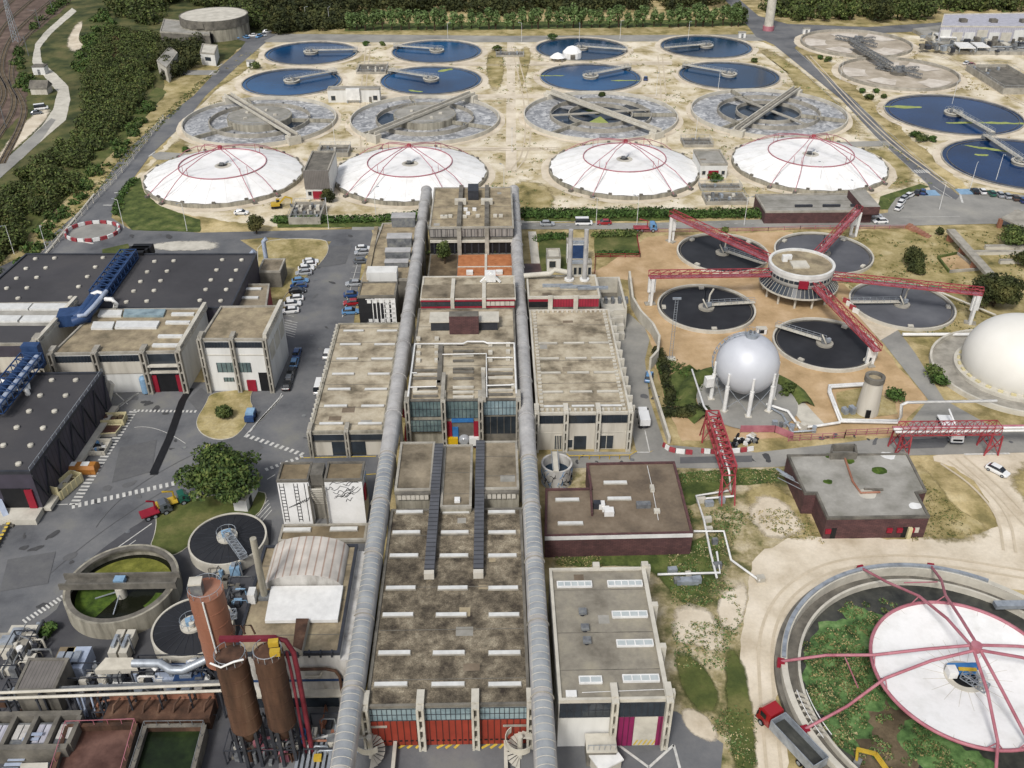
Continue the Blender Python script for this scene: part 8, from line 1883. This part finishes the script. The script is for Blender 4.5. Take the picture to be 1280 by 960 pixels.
# wooded hillside and far woods: masses nobody could count
def inside(p, P):
    c = False; j = len(P)-1
    for i in range(len(P)):
        if ((P[i][1] > p[1]) != (P[j][1] > p[1])) and p[0] < (P[j][0]-P[i][0])*(p[1]-P[i][1])/(P[j][1]-P[i][1])+P[i][0]: c = not c
        j = i
    return c
def wood(name, px, n_cr, per, size, wr, hr, m, world=None):
    P = Q(px); xs = [p[0] for p in P]; ys = [p[1] for p in P]; lobes = []
    while len(lobes) < n_cr*3:
        x, y = random.uniform(min(xs), max(xs)), random.uniform(min(ys), max(ys))
        if not inside((x, y), P): continue
        w = random.uniform(*wr); hh = random.uniform(*hr)*(.7+.6*noise.noise(Vector((x*.03, y*.03, 1))))
        for k in range(3): lobes.append((x+random.uniform(-.35,.35)*w, y+random.uniform(-.35,.35)*w, hh*random.uniform(.3,.85), w*random.uniform(.32,.5)))
    o = leaves(name, lobes, n_cr*per, size, m, squash=.85); return tag(o, kind='stuff')
wood('hillside_wood', [(-90,415),(10,318),(90,228),(142,168),(186,112),(192,80),(205,64),(190,50),(165,44),(140,40),(124,72),(108,100),(110,135),(96,170),(60,202),(-30,272)], 520, 330, .42, (3,7.5), (2,6), ['leafd','leafm','leafd','leafm'])
wood('hillside_wood', [(215,100),(246,80),(250,60),(205,60),(200,85)], 40, 230, .6, (5,8), (4,7), ['leafd'])
wood('hillside_wood', [(330,-14),(335,36),(306,40),(300,10),(200,6),(190,30),(150,20),(120,-14)], 170, 240, .75, (6,11), (5,9), ['leafd','leafm'])
wood('hillside_wood', [(106,66),(94,95),(102,118),(112,95),(126,64),(150,26),(134,18),(118,24)], 50, 170, .55, (3,5), (1.5,3), ['leafm','leafh'])
wood('hillside_wood', [(140,50),(175,40),(178,62),(150,78),(130,70)], 26, 200, .6, (4,6), (2,3), ['leafr'])
wood('hillside_wood', [(20,110),(36,120),(44,100),(30,80),(26,55),(60,20),(90,0),(80,-6),(44,30),(22,60)], 40, 150, .5, (2.5,5), (1.2,2.6), ['leafm','leafh'])
wood('verge_scrub', [(120,232),(168,172),(196,128),(188,120),(150,172),(100,232),(30,310),(-30,390),(-20,395),(40,325)], 60, 100, .5, (2,4), (1,2.2), ['leafm','leafh'])
wood('far_wood', [(322,-14),(640,-18),(930,-16),(905,6),(905,12),(640,18),(430,20),(330,34)], 330, 260, .75, (8,13), (6,11), ['leafd'])
wood('far_wood', [(968,24),(962,0),(975,-16),(1400,-16),(1400,14),(1180,14),(1160,24),(1080,26),(1046,25)], 210, 200, .9, (7,12), (5,9), ['leafd','leafm'])
wood('far_wood', [(330,40),(345,42),(430,36),(430,20),(330,32)], 45, 210, .8, (6,9), (5,8), ['leafd'])
c = U(351,41); tree('roadside_tree', 'rounded dark tree beside the far road junction at left', c, 12, 15, 1700, .6, 'leafd', .05)
c = U(1096,27); tree('roadside_tree', 'rounded dark tree beside the far right side road', c, 12, 17, 1700, .6, 'leafd', .05)
# row of young trees: shared crowns, one object per tree
pr = []
for v in range(3): pr.append(tree('young_tree', 'x', (0,0,0), 9.5+v*.6, 5.6+.4*v, 420, .55, 'leafl', .16, 'young trees in a row along the far road', lob=6))
N = 46; used = set()
for i in range(N):
    px = 436+(924-436)*i/(N-1)+random.uniform(-2.2,2.2); py = 38.5-5.5*i/(N-1)+random.uniform(-1,1); c = U(px, py); v = i % 3
    lab = f'young pale green tree in the far row, {ordn(i)} from the left'; s = random.uniform(.8,1.12)
    if v not in used: used.add(v); o = pr[v]; o.location = c; o['label'] = lab
    else: o = dup(pr[v], c, random.random()*6, lab)
    o.scale = (s, s, s*random.uniform(.9,1.1))
pr2 = tree('verge_tree', 'x', (0,0,0), 7, 5.6, 420, .5, 'leafm', .12, 'scattered trees on the far verge', lob=6)
for i, (px, py) in enumerate([(440,34),(452,35),(470,31),(1000,27),(1012,26),(1030,27),(1048,25),(1062,26),(1125,26),(1140,25),(1155,24),(920,26),(928,30),(908,22)]):
    lab = f'dark bushy tree on the far verge, {ordn(i)} in the scatter from the left'; o = pr2 if i == 0 else dup(pr2, None, random.random()*6)
    o.location = U(px, py); o['label'] = lab; o.scale = (random.uniform(.9,1.4),)*3
# weeds in the lower right basin and grass on the waste ground
cx, cy, R = 64.2, 85.3, 23.7
L1 = []
for (px, py, r, q) in [(1050,850,7,60),(1035,805,5.5,45),(1045,910,5,40),(1085,780,3,16),(1120,770,2.5,10),(1155,930,3.2,24),(1190,952,3.2,22),(1100,940,3,8),(1060,760,2.5,8),(1062,830,4,40),(1068,880,4,34),(1022,870,3.5,34),(1040,840,5,40)]:
    c = U(px, py, .2)
    for k in range(q):
        x, y = c.x+random.gauss(0, r*.5), c.y+random.gauss(0, r*.5)
        if math.hypot(x-cx, y-cy) < R-3: L1.append((x, y, .3, random.uniform(.4, .9)))
tag(leaves('basin_weeds', L1, 24000, .16, ['reed','reed','leafm','straw'], squash=.5), kind='stuff')
def tufts(name, px, n, per, size, m, r=(.3,.8), z=.15, thr=-.1):
    P = Q(px); xs = [p[0] for p in P]; ys = [p[1] for p in P]; L = []
    k = 0
    while len(L) < n and k < n*20:
        k += 1; x, y = random.uniform(min(xs), max(xs)), random.uniform(min(ys), max(ys))
        if inside((x, y), P) and noise.noise(Vector((x*.12, y*.12, 5))) > thr and all((x-c[0])**2+(y-c[1])**2 > c[2]**2 for c in CIRC): L.append((x, y, z, random.uniform(*r)))
    return tag(leaves(name, L, len(L)*per, size, m, squash=.55), kind='stuff')
tufts('weed_tufts', [(842,590),(970,586),(985,610),(940,640),(905,700),(930,780),(905,820),(945,900),(945,960),(905,960),(845,870),(838,720),(870,680)], 1600, 9, .13, ['leafh','reed','straw'], (.15,.45), .06)
tufts('weed_tufts', [(690,690),(860,680),(840,708),(700,708)], 320, 9, .13, ['leafm','leafh','straw'], (.15,.4), .06)
tufts('weed_tufts', [(985,600),(1030,680),(940,662),(920,610)], 250, 8, .13, ['leafh','straw','straw'], (.15,.4), .06)
tufts('weed_tufts', [(1140,585),(1200,640),(1240,665),(1140,678)], 350, 8, .12, ['leafh','straw','straw'], (.15,.4), .06)
tufts('weed_tufts', [(820,442),(860,456),(880,470),(866,508),(836,508)], 200, 14, .22, ['leafm','leafh'])

tufts('dry_tufts', [(300,62),(940,54),(975,66),(1180,235),(1090,262),(660,262),(180,255),(240,140)], 1100, 6, .25, ['straw','straw','reed'], (.3,.9), .06, .12)
tufts('dry_tufts', [(1010,50),(1140,60),(1280,130),(1280,150),(1210,230),(1120,170)], 220, 6, .25, ['straw','straw'], (.3,.8), .06, .08)
tufts('dry_tufts', [(1000,292),(1280,290),(1280,400),(1200,420),(1120,415),(1060,360)], 900, 7, .2, ['straw','leafh','straw'], (.2,.5), .06, -.05)
tufts('dry_tufts', [(245,105),(276,85),(195,165),(110,255),(20,350),(-20,390),(60,300),(160,185)], 700, 8, .25, ['straw','leafh','leafm'], (.25,.6), .06, -.2)
# ------------------------------------------------------------------ vehicles and street furniture
def wheel(t, x, y, r=.32, w=.22):
    o = MB(); v = []
    mb = MB()
    n = 14
    for s in (-1, 1): mb.add([(x+r*math.cos(2*PI*i/n), y+s*w/2, r+r*math.sin(2*PI*i/n)) for i in range(n)], [tuple(range(n)) if s < 0 else tuple(range(n))[::-1]], K['rub'])
    mb.add([(x+r*math.cos(2*PI*i/n), y+s*w/2, r+r*math.sin(2*PI*i/n)) for s in (-1,1) for i in range(n)], [((i+1) % n, i, n+i, n+(i+1) % n) for i in range(n)], K['rub'])
    q = mb.build('wheel'); q.parent = t
    s = 1 if y > 0 else -1
    rm = MB().add([(x+r*.6*math.cos(2*PI*i/n), y+s*(w/2+.012), r+r*.6*math.sin(2*PI*i/n)) for i in range(n)], [tuple(range(n)) if s < 0 else tuple(range(n))[::-1]], K['steel']).build('rim'); rm.parent = q
def ringloft(mb, st, m):
    """st: list of (x, halfwidth bottom, halfwidth top, z0, z1)"""
    v = []
    for (x, wb, wt, z0, z1) in st: zm = z0+(z1-z0)*.55; v += [(x,-wb*.94,z0),(x,wb*.94,z0),(x,wb,zm),(x,wt*.95,z1),(x,-wt*.95,z1),(x,-wb,zm)]
    k = len(st); f = [(6*i+j, 6*i+(j+1) % 6, 6*i+6+(j+1) % 6, 6*i+6+j)[::-1] for i in range(k-1) for j in range(6)]
    f += [(0,1,2,3,4,5)[::1], tuple(6*(k-1)+j for j in range(6))[::-1]]
    return mb.add(v, f, m)
def part(mb, name, t): o = mb.build(name); o.parent = t; return o
def car_proto(name, L=4.2, W=.88, roofz=1.45, cab=(-1.75,-1.15,.35,1.15), cat='car', nose=.74):
    t = T(name, 'x', cat); hl = L/2
    part(ringloft(MB(), [(-hl,W*.8,W*.74,.42,.78),(-hl+.12,W*.96,W*.9,.28,.9),(-hl+.9,W,W*.95,.22,.93),(0,W,W*.95,.22,.92),(hl-1.2,W,W*.94,.22,.9),(hl-.2,W*.94,W*.86,.26,nose),(hl,W*.76,W*.66,.36,nose-.14)], K['cwhite']), 'body', t)
    a, b, c, d = cab
    part(ringloft(MB(), [(a,W*.86,W*.76,.88,.92),(b,W*.88,W*.72,.88,roofz-.04),(c,W*.88,W*.74,.88,roofz-.04),(d,W*.86,W*.8,.86,.9)], K['carg']), 'window_glass', t)
    part(MB().add([(b-.12,-W*.67,roofz-.05),(c+.06,-W*.69,roofz-.05),(c+.06,W*.69,roofz-.05),(b-.12,W*.67,roofz-.05),(b,-W*.58,roofz+.02),(c-.08,-W*.6,roofz+.02),(c-.08,W*.6,roofz+.02),(b,W*.58,roofz+.02)], [(4,5,6,7),(0,1,5,4),(1,2,6,5),(2,3,7,6),(3,0,4,7)], K['cwhite']), 'roof', t)
    for x in (-hl+.78, hl-.82):
        for y in (-W+.1, W-.1): wheel(t, x, y)
    for s in (-1, 1):
        part(MB().box(hl-.16,s*W*.66-.16,.52,hl-.03,s*W*.66+.16,.66,K['lampw']), 'headlight', t); part(MB().box(-hl+.0,s*W*.72-.12,.6,-hl+.08,s*W*.72+.12,.8,K['lampr']), 'tail_light', t)
    return t
P_car = car_proto('parked_car'); P_van = car_proto('delivery_van', 5.0, .98, 2.2, (-2.42,-2.3,1.3,1.95), 'van', .95)
setv = {}
used_p = set()
CN = {'cwhite':'white','csilver':'silver','cblack':'black','cgrey':'dark grey','cred':'red','cblue':'dark blue','clblue':'light blue','cbrown':'brown','cgreen':'dark green'}
def put(P, px, py, rz, col, label, group=None, z=.09):
    c = U(px, py); o = P if P not in used_p else dup(P, None)
    used_p.add(P); o.location = (c.x, c.y, z); o.rotation_euler = (0,0,rz); o['label'] = label
    if group: o['group'] = group
    elif 'group' in o.keys(): del o['group']
    for q in ('body','roof'): setmat(o, q, K[col])
    return o
# left car park row
L_ = [(388.5,329.5,'cwhite'),(386,333.5,'cwhite'),(383,338,'cwhite'),(380,343.5,'csilver'),(375.5,353.5,'clblue'),(373.5,360,'cblue'),(372,366,'cblack'),(369,376,'cwhite'),(366,382.5,'cwhite'),(363,391,'cwhite')]
for i, (x, y, c) in enumerate(L_): put(P_car, x, y, .18+PI*(i % 2), c, f'{CN[c]} parked car, {ordn(i)} from the far end of the left car park row', 'cars parked on the left side of the car park')
R_ = [(454,313,'cwhite'),(453,318,'csilver'),(452,329,'cgrey'),(442.5,357,'csilver'),(440.5,371,'cblue'),(440,381,'cred'),(438.5,392,'clblue')]
for i, (x, y, c) in enumerate(R_): put(P_car, x, y, .1+PI*(i % 2), c, f'{CN[c]} parked car, {ordn(i)} from the far end of the right car park row', 'cars parked on the right side of the car park')
D_ = [(371.5,444,'cblue'),(368.5,456,'clblue'),(365,467,'cblack'),(362,476,'cgrey'),(359.5,484,'cblack')]
for i, (x, y, c) in enumerate(D_): put(P_car, x, y, PI/2+.02, c, f'{CN[c]} car in the line along the white office wall, {ordn(i)} from the far end', 'cars lined up along the white office block')
put(P_car, 409.5, 445, PI/2, 'cwhite', 'white car parked against the left wall of the west hall, farther one'); put(P_van, 399.5, 487, PI/2, 'cwhite', 'white van parked against the left wall of the west hall, nearer one')
for i, (x, y, c, rz) in enumerate([(1123,262,'cwhite',.9),(1126,255.5,'cwhite',.9),(1130,250,'csilver',.8),(1136,246.5,'cwhite',.7),(1146,243,'cblack',1.0),(1153,242,'cblue',1.2)]): put(P_car, x, y, rz, c, f'{CN[c]} car in the curved parking bay by the dome, {ordn(i)} from the left', 'cars in the curved parking bay')
for i, (x, y, c) in enumerate([(1218,241,'cblack'),(1227,241.5,'cwhite'),(1239,244,'cgreen'),(1249,245.5,'csilver'),(1258,247,'csilver'),(1268,249.5,'cbrown'),(1277,252.5,'cblue')]): put(P_car, x, y, 1.5, c, f'{CN[c]} car parked in the row below the navy tank, {ordn(i)} from the left', 'cars parked below the navy tank')
for (P, x, y, rz, c, lab) in [(P_car,1276,270,.3,'csilver','silver car at the right edge beside the concrete shelter'),(P_car,1093,272,.05,'csilver','silver car driving on the main road, farther lane'),(P_car,1100,279,PI+.05,'cwhite','white car driving on the main road, nearer lane'),(P_car,755,280.5,PI,'cred','red car driving on the main road behind the garden'),(P_van,729.5,281,0,'cwhite','white van on the main road left of the red car'),(P_car,684,282,0,'csilver','silver car on the main road beside the right gallery'),(P_car,1246,591,-.9,'cwhite','white car alone on the dusty track right of the brown block'),(P_car,302,268,0,'cwhite','white car parked alone below the left dome'),(P_car,217,92,0,'cwhite','white car beside the hillside shed'),(P_van,52,137,.4,'cwhite','white van on the service road by the rail yard'),(P_car,46,143,.4,'cgrey','dark grey car on the service road by the rail yard'),(P_car,807,100,1.4,'cblue','dark blue car right of the third blue settling tank'),(P_car,334,41,.3,'cwhite','white car near the far left road junction'),(P_car,1208,80.5,.6,'cwhite','white car near the half-dug basin, left one'),(P_car,1214,82.5,.6,'cred','red car near the half-dug basin, right one'),(P_car,700,27,0,'csilver','distant silver car by the young tree row'),(P_car,811,474,1.35,'clblue','light blue car in the service yard beside the small lawn')]:
    put(P, x, y, rz, c, lab)
for k, (px, py) in enumerate([(294,49),(301,47),(308,48),(316,46),(324,47),(330,45)]): put(P_car, px, py, .3+k, ['clblue','cwhite','clblue','cwhite','clblue','csilver'][k], f'{["light blue","white","light blue","white","light blue","silver"][k]} vehicle near the round reservoir, {ordn(k)} from the left', 'vehicles parked near the reservoir')
pb_ = MB()
for (px, py, w) in ((1161,241.5,5.5),(1208,240,5.5),(1153,241,2.2)): c = U(px, py); pb_.box(c.x-w/2,c.y-2.2,.13,c.x+w/2,c.y+2.2,.143,K['ltblue'],False)
tag(pb_.build('blue_bay_paint'), kind='structure')
def lorry(name, px, py, rz, label, cabm, bedm, L=7.5, kind='tipper', fill=None, s=1.0):
    t = T(name, label, 'truck', (*U2(px, py), .09), None, rz)
    W = 1.25*s; hl = L/2; cl = 2.2*s
    part(MB().box(-hl,-.45,.65,hl-.4,.45,.95,K['dsteel']), 'chassis', t)
    c = ringloft(MB(), [(hl-cl,W*.96,W*.9,.7,2.85*s),(hl-.7,W*.98,W*.9,.55,2.9*s),(hl-.15,W*.98,W*.86,.5,2.3*s),(hl,W*.94,W*.84,.5,1.5*s)], K[cabm]); cab = part(c, 'cab', t)
    part(MB().add([(hl-.16,-W*.8,1.75*s),(hl-.16,W*.8,1.75*s),(hl-.58,W*.76,2.72*s),(hl-.58,-W*.76,2.72*s)], [(0,1,2,3)], K['carg']).box(hl-.3,-W*.8,1.7*s,hl-.06,W*.8,1.78*s,K['black']), 'windscreen', cab)
    part(MB().box(hl-.02,-W*.7,1.0,hl+.04,W*.7,1.45*s,K['black']).box(hl-.05,-W*.95,.5,hl+.1,W*.95,.72,K['dsteel']), 'grille', cab)
    for y in (-W-.2, W+.2): part(MB().box(hl-.5,y-.12,1.7*s,hl-.4,y+.12,2.3*s,K['black']), 'mirror', cab)
    for y in (-W, W): part(MB().box(hl-cl+.6,y-.02,1.7*s,hl-.75,y+.02,2.5*s,K['carg']), 'side_window', cab)
    x1 = hl-cl-.25
    if kind == 'tipper':
        b = MB().box(-hl,-W,1.0,x1,W,1.15,K[bedm])
        for y in (-W+.05, W-.05): b.box(-hl,y-.05,1.15,x1,y+.05,2.5*s,K[bedm])
        b.box(-hl,-W+.1,1.15,-hl+.1,W-.1,2.4*s,K[bedm]); b.box(x1-.1,-W+.1,1.15,x1,W-.1,2.6*s,K[bedm]); part(b, 'tipper_body', t)
        if fill: 
            fm = MB(); n = 10
            vv = [(-hl+.15+(x1+hl-.3)*i/n, (-W+.12)+(2*W-.24)*j/4, 1.5+.5*math.sin(PI*j/4)*math.sin(PI*(i+.5)/(n+1))+.12*noise.noise(Vector((i,j,2)))) for i in range(n+1) for j in range(5)]
            fm.add(vv, [(i*5+j, i*5+5+j, i*5+6+j, i*5+1+j) for i in range(n) for j in range(4)], K[fill]); part(fm, 'load', t)
    elif kind == 'box': part(MB().box(-hl,-W,1.0,x1,W,3.0*s,K[bedm]), 'cargo_box', t)
    elif kind == 'tank': 
        q = MB().tube([(-hl,0,2.0),(-hl+.3,0,2.0),(x1-.2,0,2.0),(x1,0,2.0)],[.7,1.05,1.05,.7],K[bedm],20); part(q, 'tank_vessel', t)
    else: part(MB().box(-hl,-W,1.0,x1,W,1.2,K[bedm]), 'flat_bed', t); part(MB().tube([(x1-.4,0,1.2),(x1-.4,0,3.0),(-hl+1.5,0,3.6)],.18,K[bedm],8), 'crane_arm', t)
    for x in (hl-1.1, -hl+1.0, -hl+2.2):
        for y in (-W+.15, W-.15): wheel(t, x, y, .5, .34)
    for y in (-W*.75, W*.75): part(MB().box(hl-.03,y-.16,.75,hl+.03,y+.16,.95,K['lampw']), 'headlight', t)
    return t
lorry('tipper_truck', 986, 930, 2.07, 'red-cabbed tipper truck with a long grey body full of dark soil', 'cred', 'steel', 10.5, 'tipper', 'mud', 1.08)
lorry('white_lorry', 1186, 541, -1.65, 'white crane lorry driving under the red pipe bridge', 'cwhite', 'cwhite', 8.5, 'crane')
lorry('yellow_lorry', 566, 551, PI/2, 'yellow box lorry parked before the glass hall, leftmost of three', 'cyellow', 'cyellow', 6.0, 'box', None, .9)
lorry('tank_lorry', 581, 551, PI/2, 'silver tank lorry parked before the glass hall, middle of three', 'cwhite', 'csilver', 6.4, 'tank', None, .9)
lorry('white_box_lorry', 594.5, 551, PI/2, 'white box lorry parked before the glass hall, rightmost of three', 'cwhite', 'cwhite', 6.0, 'box', None, .9)
lorry('white_box_lorry', 803.5, 528, PI/2, 'small white box lorry in the lane right of the east hall', 'cwhite', 'cwhite', 5.4, 'box', None, .8)
lorry('road_tractor', 196, 644, .55, 'dark road tractor with red frame parked by the painted bay', 'cgrey', 'crim', 5.2, 'flat', None, .85)
lorry('hook_lorry', 217, 632, .5, 'teal cabbed flat lorry with yellow underframe near the big tree', 'cgreen', 'yellow', 5.6, 'flat', None, .8)
lorry('blue_lorry', 806, 289, 0, 'blue and white lorry with a red trailer frame beside the terrace railing', 'clblue', 'red', 6.5, 'flat', None, .9)
def digger(px, py, rz, label, s=1.0):
    t = T('excavator', label, 'excavator', (*U2(px, py), .09), None, rz)
    for y in (-1.0, 1.0): part(MB().add([(x*s,(y+d)*s,z*s) for d in (-.28,.28) for (x,z) in ((-1.6,.2),(1.6,.2),(1.9,.5),(1.6,.85),(-1.6,.85),(-1.9,.5))], [(0,1,2,3,4,5),(11,10,9,8,7,6)]+[(i,6+i,6+(i+1)%6,(i+1)%6) for i in range(6)], K['rub']), 'crawler_track', t)
    part(MB().box(-1.8*s,-1.2*s,.95*s,1.2*s,1.2*s,1.8*s,K['yellow']), 'body', t); part(MB().box(.1*s,.2*s,1.8*s,1.2*s,1.15*s,2.8*s,K['carg']).box(.05*s,.15*s,2.8*s,1.25*s,1.2*s,2.9*s,K['yellow']), 'cab', t)
    part(MB().bar((1*s,-.3*s,1.6*s),(3.4*s,-.3*s,3.9*s),.4*s,.55*s,K['yellow']).bar((3.3*s,-.3*s,3.9*s),(5.6*s,-.3*s,3.0*s),.36*s,.45*s,K['yellow']), 'boom', t)
    part(MB().bar((5.5*s,-.3*s,3.1*s),(5.2*s,-.3*s,1.0*s),.3*s,.35*s,K['yellow']), 'arm', t); part(MB().box(4.6*s,-.8*s,.3*s,5.5*s,.2*s,1.1*s,K['iron']), 'bucket', t)
    return t
digger(346,260,.2,'yellow excavator working beside the left dome and concrete chamber', .85); digger(1118,985,2.5,'yellow excavator reaching into the overgrown basin at the bottom edge', 1.0)
# lamp posts
lp = T('lamp_post', 'x', 'lamp post', (0,0,0), 'slim white lamp posts around the site')
part(MB().cyl(0,0,0,8.4,.10,K['wpaint'],8,.06), 'post', lp); part(MB().bar((0,0,8.35),(1.3,0,8.6),.08,.08,K['wpaint']), 'arm', lp); part(MB().box(1.0,-.14,8.54,1.7,.14,8.68,K['steel']), 'lamp_head', lp)
LPS = [(383,31,'behind the far left settling tank'),(412,32,'by the far left verge'),(419,183,'between the two left aeration tanks'),(652,52,'in the middle of the far road'),(724,52,'behind the third far settling tank'),(775,49,'right of the third far settling tank'),(869,176,'between the two right aeration tanks'),(897,117,'below the fourth second-row tank'),(796,281,'on the main road right of the red car'),(745,282,'on the main road left of the terrace'),(640,190,'on the central field path'),(560,52,'behind the second far tank'),(470,270,'by the clipped hedge left of the top block'),(411,286,'at the corner of the car park road'),(155,285,'on the lawn curve below the left dome'),(234,289,'on the lawn edge right of the left dome'),(860,50,'behind the fourth far tank'),(1010,222,'in front of the right dome'),(1212,238,'beside the lower right car row'),(1062,262,'on the main road before the low brick building'),(1174,262,'in the curved car park'),(18,318,'on the wooded verge at left'),(60,318,'by the boundary fence near the roundabout'),(930,282,'on the main road behind the far left red bridge'),(820,120,'between the third and fourth aeration tanks'),(630,240,'right of the central dome'),(1023,235,'right front of the right dome'),(1245,225,'by the navy tank above the parked cars'),(1050,100,'beside the nearer emptied tank'),(1190,130,'behind the navy tank')]
for i, (x, y, lab) in enumerate(LPS):
    o = lp if i == 0 else dup(lp); o.location = U(x, y); o.rotation_euler = (0,0,i*1.1); o['label'] = 'slim white lamp post '+lab
# tall mast with ladder rungs in front of the left dark tank
c = U(838,449); t = T('lattice_light_mast', 'tall thin grey lattice light mast on the tan terrace before the dark tank', 'light mast', c); mb = MB()
for s in (-.35,.35): mb.bar((c.x+s,c.y,0),(c.x+s*.8,c.y,15),.09,.09,K['steel'])
for k in range(24): mb.bar((c.x-.34,c.y,.4+k*.6),(c.x+.34,c.y,.4+k*.6),.05,.05,K['steel'])
mb.build('lattice_frame', t); MB().box(c.x-1.1,c.y-.8,.02,c.x+1.1,c.y+.8,.3,K['concl']).build('footing', t); MB().box(c.x-.9,c.y-.2,14.9,c.x+.9,c.y+.2,15.3,K['steel']).build('lamp_bar', t)
# ------------------------------------------------------------------ camera and daylight
cam = bpy.data.cameras.new('camera'); co = bpy.data.objects.new('camera', cam); COL.objects.link(co)
co.location = (0, 0, H); co.rotation_euler = (math.radians(90)-TILT, 0, YAW)
cam.sensor_fit = 'HORIZONTAL'; cam.sensor_width = 36; cam.lens = 36*F/1280; cam.clip_start = 1; cam.clip_end = 6000
sc.camera = co
EL, AZ = math.radians(49), math.radians(203)   # azimuth from +Y clockwise: behind the camera, to its left
w = bpy.data.worlds.new('World'); sc.world = w; w.use_nodes = True
nt = w.node_tree; bg = nt.nodes['Background']
sk = nt.nodes.new('ShaderNodeTexSky'); sk.sky_type = 'NISHITA'; sk.sun_disc = False; sk.sun_elevation = EL; sk.sun_rotation = AZ
sk.air_density = 1.0; sk.dust_density = 3.0; sk.ozone_density = 1.0
hs = nt.nodes.new('ShaderNodeHueSaturation'); hs.inputs['Saturation'].default_value = .5; nt.links.new(sk.outputs[0], hs.inputs['Color']); nt.links.new(hs.outputs[0], bg.inputs[0]); bg.inputs[1].default_value = .145
sl = bpy.data.lights.new('sun', 'SUN'); sl.energy = 2.55; sl.angle = math.radians(11); sl.color = (1, .98, .95)
so = bpy.data.objects.new('sun', sl); COL.objects.link(so)
d = Vector((math.sin(AZ)*math.cos(EL), math.cos(AZ)*math.cos(EL), math.sin(EL)))
so.rotation_euler = d.to_track_quat('Z', 'Y').to_euler(); so.location = (0, 0, 200)
vs = sc.view_settings; vs.view_transform = 'Standard'; vs.look = 'None'; vs.exposure = 0; vs.gamma = 1
sc.cycles.use_denoising = True
sc.cycles.max_bounces = 6
